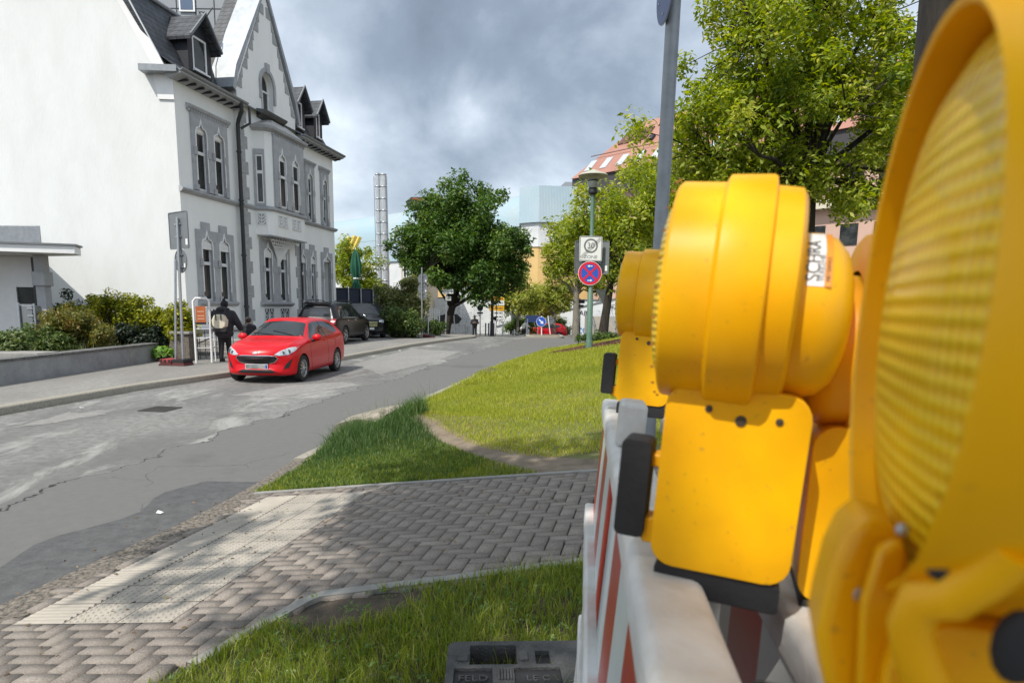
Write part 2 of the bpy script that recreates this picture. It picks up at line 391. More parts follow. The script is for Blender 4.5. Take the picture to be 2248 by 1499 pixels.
# paving of small rectangular blocks laid in a herringbone, each block its own little stone
M_pav = None
m, t, b_, n, ramp, mix, lk = nodes_mat('paving_block'); M_pav = m
co = n('ShaderNodeTexCoord').outputs['Object']; at = n('ShaderNodeAttribute', attribute_name='rnd').outputs['Fac']
c = ramp(at, [(0., (.20, .172, .15)), (.5, (.232, .20, .174)), (1., (.262, .228, .198))])
g = n('ShaderNodeTexNoise', i_Scale=130, i_Detail=3); lk(co, g.inputs['Vector'])
g2 = n('ShaderNodeTexNoise', i_Scale=2.2, i_Detail=6); lk(co, g2.inputs['Vector'])
c = mix(.6, c, mix(1., c, ramp(g.outputs[0], [(.3, .45), (.7, 1.6)]), 'MULTIPLY')); c = mix(ramp(g2.outputs[0], [(.5, 0.), (.75, .45)]), c, (.20, .18, .15))
lk(c, b_.inputs['Base Color']); b_.inputs['Roughness'].default_value = .85
bp = n('ShaderNodeBump', i_Strength=.5, i_Distance=.006); lk(g.outputs[0], bp.inputs['Height']); lk(bp.outputs[0], b_.inputs['Normal'])
O = Vector((-2.225, 5.82, 0))                                               # far left corner of the paving
TW = 1.0; TL = 2.42; TS = .15                                              # tactile field: width, length, start
def pav_pt(a, l): return O+A_*a-U_*l                                      # a: across from the kerb, l: back towards the camera
def on_paving(p):
    return p.x > XK(p.y)+.33 and p.y < y_far(p.x) and p.y > y_near(p.x)-.02 and p.x < 3.2
def blocks(cells):
    V, F, rn = [], [], []
    for a0, a1, l0, l1 in cells:
        g_ = .0042; ch = .0016; r = random.random()
        zj = random.uniform(-.0008, .0008)
        lo = [pav_pt(*q) for q in ((a0+g_, l0+g_), (a1-g_, l0+g_), (a1-g_, l1-g_), (a0+g_, l1-g_))]
        hi = [pav_pt(*q) for q in ((a0+g_+ch, l0+g_+ch), (a1-g_-ch, l0+g_+ch), (a1-g_-ch, l1-g_-ch), (a0+g_+ch, l1-g_-ch))]
        k_ = len(V); tx, ty = random.uniform(-.003, .003), random.uniform(-.003, .003); cc = (hi[0]+hi[2])/2
        for q in lo: V.append((q.x, q.y, float(zr(q.x, q.y))-.028))
        for q in hi: V.append((q.x, q.y, float(zr(q.x, q.y))+zj+(q.x-cc.x)*tx+(q.y-cc.y)*ty))
        for q in ((4, 5, 6, 7), (0, 1, 5, 4), (1, 2, 6, 5), (2, 3, 7, 6), (3, 0, 4, 7)): F.append([k_+i for i in q][::-1]); rn.append(r)
    return V, F, rn
cells = []
S = .105; T_ = .08
for cc in range(-4, 62):
    for rr in range(-4, 80):
        d = (cc-rr) % 4
        if d == 0: q = (cc*S, (cc+2)*S, rr*T_, (rr+1)*T_)
        elif d == 2: q = (cc*S, (cc+1)*S, (rr-1)*T_, (rr+1)*T_)
        else: continue
        mid = pav_pt((q[0]+q[1])/2, (q[2]+q[3])/2)
        if q[1] > 0 and q[0] < TW and q[3] > TS and q[2] < TS+TL:
            a0, a1, l0, l1 = q; cand = [(max(a0, TW), a1, l0, l1), (a0, a1, max(l0, TS+TL), l1), (a0, a1, l0, min(l1, TS)), (a0, min(a1, 0), l0, l1)]
            ar_ = lambda c_: max(c_[1]-c_[0], 0)*max(c_[3]-c_[2], 0)
            a0, a1, l0, l1 = max(cand, key=ar_)
            if ar_((a0, a1, l0, l1)) < .0006: continue
            q = (a0, a1, l0, l1); mid = pav_pt((a0+a1)/2, (l0+l1)/2)
        if on_paving(mid): cells.append(q)
V, F, rn = blocks(cells)
put(npmesh('paving', V, F, M_pav, rn), 'paving')['kind'] = 'structure'
sheet('paving_bed', list(np.arange(.4, 6.8, .2)), lambda y: XK(y)+.1, lambda y: 3.3, lambda x, y: zr(x, y)-.022 if y_near(x)-.1 < y < y_far(x)+.05 else zr(x, y)-.07, mat('joint_sand', (.045, .04, .034), .95), 30)
# tactile field: a column of ribbed slabs beside two columns of studded slabs
M_tac = mat('pale_tactile_slab', (.42, .38, .325), .85, col2=(.32, .29, .25), vscale=3.5, bump=.3, bscale=120)
b = MB()
def tz(a, l, h=0): q = pav_pt(a, l); return (q.x, q.y, float(zr(q.x, q.y))+h)
for i in range(10):
    l0, l1 = TS+i*TL/10, TS+(i+1)*TL/10
    for j in range(3):
        a0 = j*TW/3+.003; a1 = (j+1)*TW/3-.003
        b.add([tz(a0, l0+.003, -.002), tz(a1, l0+.003, -.002), tz(a1, l1-.003, -.002), tz(a0, l1-.003, -.002)], [(3, 2, 1, 0)])
        if j == 0:
            for r_ in range(6):
                la = l0+.008+r_*.039; lb = la+.022
                b.add([tz(a0+.005, la, -.002), tz(a1-.005, la, -.002), tz(a1-.008, la+.006, .004), tz(a0+.008, la+.006, .004), tz(a1-.008, lb-.006, .004), tz(a0+.008, lb-.006, .004), tz(a1-.005, lb, -.002), tz(a0+.005, lb, -.002)],
                      [(0, 3, 2, 1)[::-1], (3, 5, 4, 2)[::-1], (5, 7, 6, 4)[::-1]])
        else:
            for r_ in range(7):
                for s_ in range(7):
                    ca, cl = a0+.022+s_*.0475, l0+.018+r_*.0345; rad = .011
                    ring = [tz(ca+rad*math.cos(q*math.pi/3), cl+rad*math.sin(q*math.pi/3), -.002) for q in range(6)]+[tz(ca+.6*rad*math.cos(q*math.pi/3), cl+.6*rad*math.sin(q*math.pi/3), .0035) for q in range(6)]
                    b.add(ring, [(q, (q+1) % 6, 6+(q+1) % 6, 6+q) for q in range(6)]+[tuple(range(6, 12))])
o = b.build('tactile_paving', M_tac, angle=0); o['kind'] = 'structure'
# edging stones along the paving
def strip(name, pts, w, h, m, n=40, skirt=True, kind='structure'):
    pts = [Vector(p) for p in pts]; ac = [0]
    for a, c_ in zip(pts, pts[1:]): ac.append(ac[-1]+(c_-a).length)
    b = MB(); prev = None
    for i in range(n+1):
        s = ac[-1]*i/n; x = float(np.interp(s, ac, [p.x for p in pts])); y = float(np.interp(s, ac, [p.y for p in pts]))
        s2 = min(s+.05, ac[-1]); s1 = s2-.1
        dx = np.interp(s2, ac, [p.x for p in pts])-np.interp(s1, ac, [p.x for p in pts]); dy = np.interp(s2, ac, [p.y for p in pts])-np.interp(s1, ac, [p.y for p in pts])
        q = Vector((-dy, dx, 0)).normalized(); ww = w(s/ac[-1]) if callable(w) else w
        row = []
        for f in ((-.5, -.5, 0, .5, .5) if skirt else (-.5, -.25, 0, .25, .5)):
            xx, yy = x+q.x*ww*f, y+q.y*ww*f; row.append([xx, yy, float(zr(xx, yy))+h])
        if skirt: row[0][2] -= .08; row[4][2] -= .08
        if prev: b.add(prev+row, [(j, j+1, j+6, j+5) for j in range(4)])
        prev = row
    o = b.build(name, m, angle=50); o['kind'] = kind; return o
strip('paving_edge', PE[:1]+[PE[1], PE[2], PE[3], Vector((2.5, y_near(2.5), 0))], .075, .006, M_conc)
strip('paving_edge', [Vector((-2.45, y_far(-2.45)+.02, 0)), Vector((3, y_far(3)+.02, 0))], .06, .008, M_conc)
PATH = [G(900, 915), G(945, 940), G(1000, 972), G(1050, 992), G(1110, 1008), G(1190, 1022), G(1330, 1034), G(1480, 1045)]
strip('dirt_path', PATH, lambda f: .34+.40*f, -.004, M_dirt, skirt=False)
# mulch bed round the lamp
mb = MB(); LB = P(1293, 765, 20)
ring = []
for i in range(28):
    a = 2*math.pi*i/28; ring.append((LB.x+1.3+2.6*math.cos(a)*(1+.1*math.sin(3*a)), LB.y+1.1+1.9*math.sin(a)))
vs = [(x, y, float(zr(x, y))+.012) for x, y in ring]; cx_ = (LB.x+1.3, LB.y+1.1)
for f in (.66, .33): vs += [(cx_[0]+(x-cx_[0])*f, cx_[1]+(y-cx_[1])*f, float(zr(cx_[0]+(x-cx_[0])*f, cx_[1]+(y-cx_[1])*f))+.012+.06*(1-f)) for x, y in ring]
vs.append((*cx_, float(zr(*cx_))+.08))
fs = [(r_*28+i, r_*28+(i+1) % 28, (r_+1)*28+(i+1) % 28, (r_+1)*28+i) for r_ in range(2) for i in range(28)]+[(56+i, 56+(i+1) % 28, 84) for i in range(28)]
mb.add(vs, fs); o = mb.build('mulch_bed', M_mulch); o['kind'] = 'structure'
# bare soil patch in the near verge
s0 = G(760, 1330)
if False:
    mb = MB(); pts = []
for i in range(0):
    a = 2*math.pi*i/24; x = s0.x+.36*math.cos(a)*(1+.25*math.sin(2*a+1)); y = s0.y+.17*math.sin(a)*(1+.25*math.cos(3*a))+.3*.16*math.cos(a); pts.append((x, y, float(zr(x, y))-.002))

# paler asphalt patches laid over the carriageway
M_pale = asphalt('pale_asphalt', (.235, .228, .215), (.31, .30, .285), .4, False)
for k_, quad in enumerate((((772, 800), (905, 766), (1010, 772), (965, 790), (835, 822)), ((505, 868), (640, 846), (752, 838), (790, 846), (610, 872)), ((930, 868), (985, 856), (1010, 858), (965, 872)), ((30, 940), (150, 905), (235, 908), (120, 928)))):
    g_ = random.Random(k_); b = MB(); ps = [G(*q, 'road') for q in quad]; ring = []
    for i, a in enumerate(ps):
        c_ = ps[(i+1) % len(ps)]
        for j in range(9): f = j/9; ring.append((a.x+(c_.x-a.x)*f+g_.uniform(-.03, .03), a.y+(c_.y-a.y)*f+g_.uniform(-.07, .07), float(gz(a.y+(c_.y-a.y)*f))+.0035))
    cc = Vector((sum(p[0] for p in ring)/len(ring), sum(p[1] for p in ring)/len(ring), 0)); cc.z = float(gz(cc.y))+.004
    b.add(ring+[tuple(cc)], [(i, (i+1) % len(ring), len(ring)) for i in range(len(ring))]); o = b.build('road_patch', M_pale); o['kind'] = 'structure'
# road gully
b = MB(); p = G(352, 899, 'road')
g_ = thing('road_gully', 'rectangular iron drain grate set in the road in front of the red hatchback', 'drain', (p.x, p.y, float(gz(p.y))+.006), R(-8))
fr = MB(); fr.prism([rrect(-.25, .25, -.25, .25, .02), rrect(-.2, .2, -.2, .2, .01)], lambda x, y: (x, y, 0), lambda x, y: (x, y, .006)); fr.build('frame', mat('cast_iron', (.07, .065, .06), .6, metal=.5, var=.3), g_)
for i in range(6): b.box(-.2, .2, -.185+i*.066, -.15+i*.066, -.002, .004)
b.build('grate', MATS['cast_iron'], g_)
b = MB(); b.poly([(-.2, -.2, -.004), (.2, -.2, -.004), (.2, .2, -.004), (-.2, .2, -.004)]); b.build('shaft', M_black, g_)

# ------------------------------------------------------------------ grass blades
def blades(name, pts, h, w, m, lean=.5, rng=RNG, segs=2, label=None):
    n = len(pts); pts = np.asarray(pts, float); h = np.asarray(h)*np.ones(n); 
    a = rng.uniform(0, 2*np.pi, n); ln = rng.uniform(.1, 1, n)*lean*h; ta = rng.uniform(0, 2*np.pi, n)
    sd = np.stack([np.cos(a), np.sin(a), 0*a], 1)*(w*np.ones(n)*rng.uniform(.6, 1.3, n))[:, None]; ld = np.stack([np.cos(ta), np.sin(ta), 0*a], 1)*ln[:, None]
    up = np.array([0, 0, 1.])
    p0 = pts-sd; p1 = pts+sd; mid = pts+ld*.3+up*(h*.55)[:, None]; p2 = mid-sd*.8; p3 = mid+sd*.8; tip = pts+ld+up*(h*np.sqrt(np.maximum(1-(ln/h)**2*.6, .2)))[:, None]
    V = np.stack([p0, p1, p3, p2, tip, tip], 1).reshape(-1, 3)
    base = np.arange(n)[:, None]*6
    F = np.concatenate([base+np.array([0, 1, 2, 3]), base+np.array([3, 2, 4, 5])]); rn = np.tile(rng.random(n), 2)
    return V, F, rn
def scatter(x0, x1, y0, y1, n, keep):
    x = RNG.uniform(x0, x1, n); y = RNG.uniform(y0, y1, n); k = keep(x, y); return x[k], y[k]
def vn(x, y, s, seed=0):
    """cheap smooth noise"""
    return (np.sin(x*s+seed)*np.cos(y*s*1.13+seed*1.7)+.6*np.sin(x*s*2.3+y*s*1.9+seed)+.35*np.cos(x*s*4.7-y*s*4.1+2*seed))/1.95
PXs = np.array([p.x for p in PATH]); PYs = np.array([p.y for p in PATH])
def off_path(x, y, r):
    yy = np.interp(x, PXs, PYs); ww = np.interp(x, PXs, np.linspace(.15, .38, len(PXs)))
    return (np.abs(y-yy) > ww*r+.02*vn(x, y, 9)) | (x < PXs[0])
GM = [leaf_mat('grass_blade', (.08, .14, .02), (.30, .36, .055), (.48, .42, .16), .42), leaf_mat('dark_grass', (.03, .08, .022), (.12, .205, .055), (.36, .40, .22), .35),
      leaf_mat('yellow_lawn_blade', (.20, .25, .03), (.46, .49, .07), (.56, .47, .16), .45)]
def grass(name, m, sets, label=None):
    Vs, Fs, rs, k = [], [], [], 0
    for V, F, r in sets: Vs.append(V); Fs.append(F+k); rs.append(r); k += len(V)
    o = put(npmesh(name, np.concatenate(Vs), np.concatenate(Fs), m, np.concatenate(rs)), name); tag(o, label, 'grass', kind='stuff'); return o
def zz(x, y): return np.stack([x, y, zr(x, y)-.008], 1)
# near verge (in front of the barrier foot)
yn = np.vectorize(y_near)
soil = lambda x, y: (((x-s0.x)/.38)**2+((y-s0.y)/.2)**2 > 1+.4*vn(x, y, 12))
x, y = scatter(-2.2, 1.6, 1.6, 4.2, 90000, lambda x, y: (y < yn(x)-.03) & (y > 1.7-.3*x*0) & (np.abs(x) < y*.95+.3) & soil(x, y) & (vn(x, y, 5)+RNG.uniform(-.4, 1.2, len(x)) > -.35))
hh = .035+.05*np.clip(.5+.5*vn(x, y, 3.3), 0, 1)*RNG.uniform(.5, 1.5, len(x))
tall = RNG.random(len(x)) < .05
hh = np.where(tall, hh*1.8, hh)
grass('grass', GM[0], [blades('g', zz(x, y), hh, .0022, GM[0], .9)], 'short mixed grass of the near verge beside the black rubber foot plate')
# wedge with the tall tuft
wed = lambda x, y: (x > XK(y)+.18) & (y > y_far(x)+.05) & (off_path(x, y, 1.)) & ((x < PXs[0]+.15) | (y < np.interp(x, PXs, PYs)))
x, y = scatter(-2.6, 1.4, 5.4, 10.5, 90000, lambda x, y: wed(x, y) & (((x+1.25)/1.3)**2+((y-7.6)/1.9)**2 < 1.25))
x = x; r2 = ((x+1.25)/.95)**2+((y-8.0)/.8)**2
ra = ((x+2.0)/.42)**2+((y-7.75)/.6)**2; rb = ((x+1.1)/.5)**2+((y-8.0)/.55)**2
hh = (.05+.22*np.exp(-ra)+.25*np.exp(-rb)+.07*np.exp(-r2)*(1+.35*vn(x, y, 6)))*RNG.uniform(.6, 1.2, len(x))
rk = np.exp(-(((x+1.66)/.30)**2+((y-8.1)/.4)**2)); hh = hh*(1-.65*rk)
grass('grass_tuft', GM[1], [blades('g', zz(x, y), hh, .0034, GM[1], .75)], 'tall dark green grass tuft growing round the stone slab by the road')
x, y = scatter(-2.6, 1.6, 5.4, 8.5, 60000, lambda x, y: wed(x, y) & (((x+1.25)/.95)**2+((y-8.0)/.8)**2 > .7) & (y < 8))
grass('short_grass', GM[0], [blades('g', zz(x, y), .055*RNG.uniform(.5, 1.3, len(x)), .003, GM[0], .9)], 'short grass in the wedge between the dirt path and the paving')
# sunny lawn beyond the dirt path
def lawn_keep(x, y, lim=1.):
    return (x > XK(y)+.06) & off_path(x, y, 1.) & (y > np.interp(x, PXs, PYs, left=7.2)) & (((x-LB.x-1.3)/2.55)**2+((y-LB.y-1.1)/1.85)**2 > 1) & (y > y_far(x)+.25) & (x < .25*y+lim) & ((x > PXs[0]-.35) | (y > 9.2))
x, y = scatter(-2.6, 7, 6, 14, 190000, lawn_keep)
d = RNG.random(len(x)) < np.clip(14/(y*1.0)**1.0*.9, .3, 1); x, y = x[d], y[d]
hh = (.05+.028*vn(x, y, 2.))*RNG.uniform(.6, 1.3, len(x))*np.interp(y, [6, 9, 20], [.75, 1, 1.5])
s1 = blades('g', zz(x, y), hh, .0032, GM[2], .8)
s1 = (s1[0], s1[1], np.clip(s1[2]+np.tile(.22*vn(x, y, .9, 3)-.10*(y-9)/4, 2), 0, 1))
x, y = scatter(-1.6, 8, 14, 27, 110000, lambda x, y: lawn_keep(x, y))
s2 = blades('g', zz(x, y), .11*RNG.uniform(.5, 1.3, len(x)), .007, GM[2], .8)
x, y = scatter(1, 12, 5, 22, 60000, lambda x, y: lawn_keep(x, y, 9) & (x > .25*y+.9)); s3 = blades('g', zz(x, y), .09*RNG.uniform(.5, 1.3, len(x)), .009, GM[2], .8)
grass('lawn_grass', GM[2], [s1, s2, s3], 'bright yellow green lawn rising from the road to the mulch bed')
# mulch chips as coarse scatter
x, y = scatter(LB.x-1.5, LB.x+4, LB.y-1, LB.y+3, 14000, lambda x, y: ((x-LB.x-1.3)/2.5)**2+((y-LB.y-1.1)/1.8)**2 < 1)
b3 = blades('c', np.stack([x, y, zr(x, y)+.03], 1), .05, .02, M_mulch, 1.2)
grass('mulch_chips', leaf_mat('chip', (.05, .025, .015), (.26, .13, .08), (.34, .22, .15), .1), [b3], 'reddish bark mulch round the green lamp post')
# fallen leaves and bits in the gutter and on the paving
x, y = scatter(-3.2, .4, 2.6, 6, 260, lambda x, y: (x > XK(y)-.5) & (y < y_far(x)+.2))
x2, y2 = scatter(-8.2, -4.5, 9, 27, 900, lambda x, y: (x > XL(y)+.02) & (x < XL(y)+.35))
zl = np.concatenate([np.where(x > XK(y)+.04, zr(x, y)+.006, gz(y)+.008), gz(y2)+.008])
V, F, rn = blades('l', np.stack([np.concatenate([x, x2]), np.concatenate([y, y2]), zl], 1), .012, .011, None, 2.2)
o = put(npmesh('leaf_litter', V, F, leaf_mat('dry_leaf', (.10, .06, .03), (.30, .20, .10), (.42, .36, .16), .1), rn), 'leaf_litter'); tag(o, 'small dry leaves and bits scattered on the paving and along the gutters', 'leaf litter', kind='stuff')

# ------------------------------------------------------------------ the white villa
# local frame: x along the street front, y into the building, z up
hrot = math.atan2(.986, .1663)
house = thing('white_villa', 'tall white villa with grey ornate window surrounds, oriel, steep gable and slate mansard roof', 'house', (-11.4, 22.5, .13), hrot)
ms = lambda z: (z-9.3)*.49+.16                                      # depth of the steep roof slope at height z
cap = lambda y0, y1: (lambda a, c: (a, y0, c), lambda a, c: (a, y1, c))
rect = lambda a0, a1, c0, c1: [(a0, c0), (a1, c0), (a1, c1), (a0, c1)]
UW = [(.9, 1.52), (1.93, 2.55)]; CW = [(4.75, 5.35), (5.98, 6.6)]; RU = [(9.05, 9.58), (10.62, 11.12)]; RL = [(8.12, 8.6), (9.1, 9.58)]
DOOR = (10.45, 11.3)
# street front in three planes
def wall(u0, u1, y0, holes, z1=9.05, z0=-.6, nm='wall'):
    b = MB(); b.prism([rect(u0, u1, z0, z1)]+[rect(h[0]-.012, h[1]+.012, h[2]-.012, h[3]+.012) for h in holes], *cap(y0, y0+.42)); return b.build(nm, M_white, house, angle=30)
wall(0, 3.42, 0, [(*w, 5.6, 7.6) for w in UW]+[(*w, 1.72, 3.8) for w in UW])
wall(7.9, 11.95, 0, [(*w, 5.6, 7.6) for w in RU]+[(*w, 1.72, 3.8) for w in RL]+[(*DOOR, -.5, 3.78)])
GA = (5.66, 14.25)
gab = [(3.42, -.6), (7.9, -.6), (7.9, 9.6), (7.95, 9.95), GA, (3.36, 9.95), (3.42, 9.6)]
ar = [(5.16, 9.5), (6.1, 9.5), (6.1, 10.55)]+[(5.63+.47*math.cos(R(a)), 10.55+.55*math.sin(R(a))) for a in range(15, 180, 15)]+[(5.16, 10.55)]
b = MB(); b.prism([gab, ar]+[rect(w[0]-.012, w[1]+.012, 1.71, 3.82) for w in CW], *cap(-.14, .3)); b.build('gable_wall', M_white, house, angle=30)
# side wall facing the camera
gd = Vector((-.2255, .976, 0)).normalized(); gn = Vector((gd.y*-1, gd.x, 0))
gs = lambda off: (lambda a, c: (gd.x*a+gn.x*off, gd.y*a+gn.y*off, c))
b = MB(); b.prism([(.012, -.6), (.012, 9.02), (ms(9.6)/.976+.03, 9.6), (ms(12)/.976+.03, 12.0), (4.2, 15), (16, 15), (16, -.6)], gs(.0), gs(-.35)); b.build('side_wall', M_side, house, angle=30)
b = MB()
for w0, w1, off in ((-.06, .17, .10), (.17, .34, .05)):
    e_ = lambda z, w: (ms(z)/.976+.06-w, z)
    b.prism([e_(9.35, -.0+w0*.0-.0) if False else e_(9.35, -w0), e_(12.05, -w0), (4.2-w0, 15.2), (4.2-w1, 15.2), e_(12.05, -w1), e_(9.35, -w1)], gs(off), gs(-.02))
b.build('verge_board', M_trim, house, angle=30)
# back and inner core so that the house is solid
b = MB(); b.box(.4, 11.5, .6, 14, -.5, 9.0); b.build('rear_wall', M_white, house)
# eaves: soffit, gutter with brackets
b = MB()
for u0, u1 in ((-.25, 3.42), (7.9, 12.25)):
    b.prism([(.0, 8.98), (-.5, 9.12), (-.5, 9.2), (.3, 9.3)], lambda a, c, u=u0: (u, a, c), lambda a, c, u=u1: (u, a, c))
b.prism([(0, 8.1), (.95, 8.1), (1.2, 9.1), (0, 9.1)], gs(.30), gs(.02)) if False else None
b.build('eaves_box', M_grey, house, angle=30)
b = MB()
b.prism([(-.02, 8.35), (.0, 9.12), (.62, 9.12), (.5, 8.35)], gs(.05), gs(.012)); b.build('eaves_return', M_trim, house, angle=30)
b = MB()
for u0, u1 in ((-.3, 3.5), (7.86, 12.3)):
    prof = [(-.5+.09*math.cos(R(a)), 9.26+.09*math.sin(R(a))) for a in range(180, 361, 20)]+[(-.42, 9.26), (-.58, 9.26)][:0]
    prof += [(-.5+.075*math.cos(R(a)), 9.27+.075*math.sin(R(a))) for a in range(360, 179, -20)]
    b.prism(prof, lambda a, c, u=u0: (u, a, c), lambda a, c, u=u1: (u, a, c))
b.prism([(-.3, 9.12), (.9, 9.12), (.9, 9.32), (-.3, 9.32)], gs(.42), gs(.0))
b.build('gutter', M_zinc, house)
b = MB()
for u in list(np.arange(.2, 3.4, .42))+list(np.arange(8.2, 12, .42)): b.box(u-.035, u+.035, -.42, -.03, 8.98, 9.05)
b.build('eaves_bracket', M_dark, house)
# mansard roof
m, t, bb, n, ramp, mix, lk = nodes_mat('slate_roof'); M_roof = m
co = n('ShaderNodeTexCoord').outputs['Object']; sp = n('ShaderNodeSeparateXYZ'); lk(co, sp.inputs[0]); cb = n('ShaderNodeCombineXYZ')
aa = n('ShaderNodeMath', operation='ADD'); lk(sp.outputs[0], aa.inputs[0]); lk(sp.outputs[1], aa.inputs[1]); lk(aa.outputs[0], cb.inputs[0]); lk(sp.outputs[2], cb.inputs[1])
br = n('ShaderNodeTexBrick', i_Scale=1., offset=.5); lk(cb.outputs[0], br.inputs['Vector'])
for q, v_ in (('Brick Width', .3), ('Row Height', .2), ('Mortar Size', .012), ('Color1', (.055, .06, .07, 1)), ('Color2', (.035, .04, .048, 1)), ('Mortar', (.008, .008, .01, 1)), ('Bias', 0.)): br.inputs[q].default_value = v_
ns = n('ShaderNodeTexNoise', i_Scale=3., i_Detail=5); lk(co, ns.inputs['Vector'])
lk(mix(1., br.outputs[0], ramp(ns.outputs[0], [(.3, .6), (.7, 1.5)]), 'MULTIPLY'), bb.inputs['Base Color']); bb.inputs['Roughness'].default_value = .55
bp = n('ShaderNodeBump', i_Strength=.8, i_Distance=.02); lk(br.outputs['Fac'], bp.inputs['Height']); bp.invert = True; lk(bp.outputs[0], bb.inputs['Normal'])
b = MB()
def slope(u0, u1, z0, z1, hip0=0, hip1=0, th=.12):
    vs = [(u0, ms(z0), z0), (u1, ms(z0), z0), (u1-hip1, ms(z1), z1), (u0+hip0, ms(z1), z1)]
    vs += [(x, y+th, z) for x, y, z in vs]
    b.add(vs, [(0, 1, 2, 3), (4, 7, 6, 5), (0, 4, 5, 1), (1, 5, 6, 2), (2, 6, 7, 3), (3, 7, 4, 0)])
b.add([(-.22, -.42, 9.22), (12.2, -.42, 9.22), (12.2, ms(9.75)+.0, 9.75), (-.1, ms(9.75), 9.75)], [(0, 1, 2, 3)])
slope(-.12, 3.6, 9.7, 12.0, -.55); slope(7.7, 12.15, 9.7, 12.0, 0, 1.0)
b.add([(12.15, ms(9.7), 9.7), (12.15, 10, 9.7), (11.15, 10, 12.0), (11.15, ms(12.0), 12.0)], [(0, 1, 2, 3)])
b.add([(-.67, ms(12.0), 12.0), (11.15, ms(12.0), 12.0), (11.15, 10, 12.2), (-2.4, 10, 12.2)], [(0, 1, 2, 3)])
roof = b.build('roof', M_roof, house, angle=30)
b = MB(); b.tube([(-.65, ms(12)-.03, 12.04), (4.3, ms(12)-.03, 12.04)], .08, 8); b.tube([(7.0, ms(12)-.03, 12.04), (11.15, ms(12)-.03, 12.04)], .08, 8); b.build('ridge_roll', M_zinc, roof)
# roof of the gable, with a wide sheet-metal band along its front edge
M_sheet = mat('pale_sheet_metal', (.38, .41, .44), .5, metal=.3, var=.25, vscale=3, bump=.15, bscale=6)
def rake(y0, y1, dz, m, nm):
    b = MB(); L0 = (3.2, 9.85); R0 = (8.12, 9.85); A = GA; th = .09
    out = [(L0[0]-.16, L0[1]-.12), (L0[0]+.12, 10.6), (A[0], A[1]+.22), (R0[0]-.12, 10.6), (R0[0]+.16, R0[1]-.12), (R0[0]-.02, R0[1]-.2), (R0[0]-.28, 10.5), (A[0], A[1]+.02), (L0[0]+.28, 10.5), (L0[0]+.02, L0[1]-.2)]
    b.prism([(a, c+dz) for a, c in out], *cap(y0, y1)); return b.build(nm, m, house, angle=25)
rake(-.24, .75, 0, M_sheet, 'gable_coping'); rake(.75, 1.35, -.03, M_roof, 'gable_roof')
b = MB(); b.prism([(3.45, 9.5), GA, (7.9, 9.5)], *cap(.3, 1.3)); b.build('gable_core', M_roof, house)
# quoins
b = MB()
for k in range(20):
    z = .0+k*.48
    if z > 9: break
    w = .34 if k % 2 else .52
    b.box(3.44, 3.44+w, -.165, -.13, z, z+.46)
    if not 4.2 < z < 8.9: b.box(7.88-w*.75, 7.88, -.165, -.13, z, z+.46)
for k in range(10):
    z = 9.9+k*.42; w = .22 if k % 2 else .36; ul = 3.38+(z-9.95)*(GA[0]-3.36)/(GA[1]-9.95)
    if z > 13.4: break
    dlt = .42*(GA[0]-3.36)/(GA[1]-9.95)
    b.prism([(ul+.06, z), (ul+.06+w, z), (ul+.06+w, z+.39), (ul+.06+dlt, z+.39)], *cap(-.165, -.135))
    ur = 7.93-(z-9.95)*(7.93-GA[0])/(GA[1]-9.95)
    b.prism([(ur-.06-w, z), (ur-.06, z), (ur-.06-dlt, z+.39), (ur-.06-w, z+.39)], *cap(-.165, -.135))
b.build('quoin', mat('quoin_stone', (.42, .43, .44), .85, var=.3, vscale=6, bump=.3), house, angle=0)
# windows
def window(u0, u1, z0, z1, y, shutter=False, parent=None, sill=True, arch=None, tr=.66):
    parent = parent or house; b = MB(); f = .05; zt = z0+(z1-z0)*tr; um = (u0+u1)/2
    if arch:
        b.prism([arch, [(um+(a-um)*.84, z0+.06+(c-z0)*.93) for a, c in arch]], *cap(y, y+.07))
    else: b.prism([rect(u0, u1, z0, z1), rect(u0+f, u1-f, z0+f, zt-f*.7), rect(u0+f, u1-f, zt+f*.7, z1-f)], *cap(y, y+.07))
    if arch: b.box(u0+.03, u1-.03, y-.012, y+.06, zt-.03, zt+.04); b.box(um-.03, um+.03, y-.01, y+.06, z0+.05, zt-.02)
    else:
        b.box(u0+f-.01, u1-f+.01, y-.02, y-.002, zt-.045, zt-.005)
        b.prism([rect(u0+f-.012, u1-f+.012, z0+f-.012, zt-f), rect(u0+f+.02, u1-f-.02, z0+f+.025, zt-f-.03)], *cap(y-.018, y+.01))
    w = b.build('window', M_wood, parent, angle=30)
    p = MB(); p.poly([(u0+.03, y+.035, z0+.03), (u1-.03, y+.035, z0+.03), (u1-.03, y+.035, z1-.03), (u0+.03, y+.035, z1-.03)] if not arch else [(um+(a-um)*.95, y+.035, z0+(c-z0)*.97) for a, c in arch]); p.build('pane', M_glass, w)
    if shutter:
        s_ = MB(); s_.box(u0+.01, u1-.01, y-.07, y-.005, z1-.24, z1)
        for k_ in range(3): s_.box(u0+.03, u1-.03, y-.085, y-.07, z1-.23+k_*.075, z1-.18+k_*.075)
        s_.build('shutter_box', M_trim, w)
    return w
def ogee(u0, u1, z, h):
    """pointed ogee head from (u0,z) to (u1,z)"""
    um = (u0+u1)/2; hw = (u1-u0)/2; o = []
    for i in range(7): a = i/6*math.pi/2; o.append((u0+hw*.62*(1-math.cos(a)), z+h*.42*math.sin(a)))
    for i in range(1, 6): f = i/5; o.append((u0+hw*(.62+.38*f), z+h*(.42+.58*f*f)))
    return o+[(2*um-a, c) for a, c in reversed(o[:-1])]
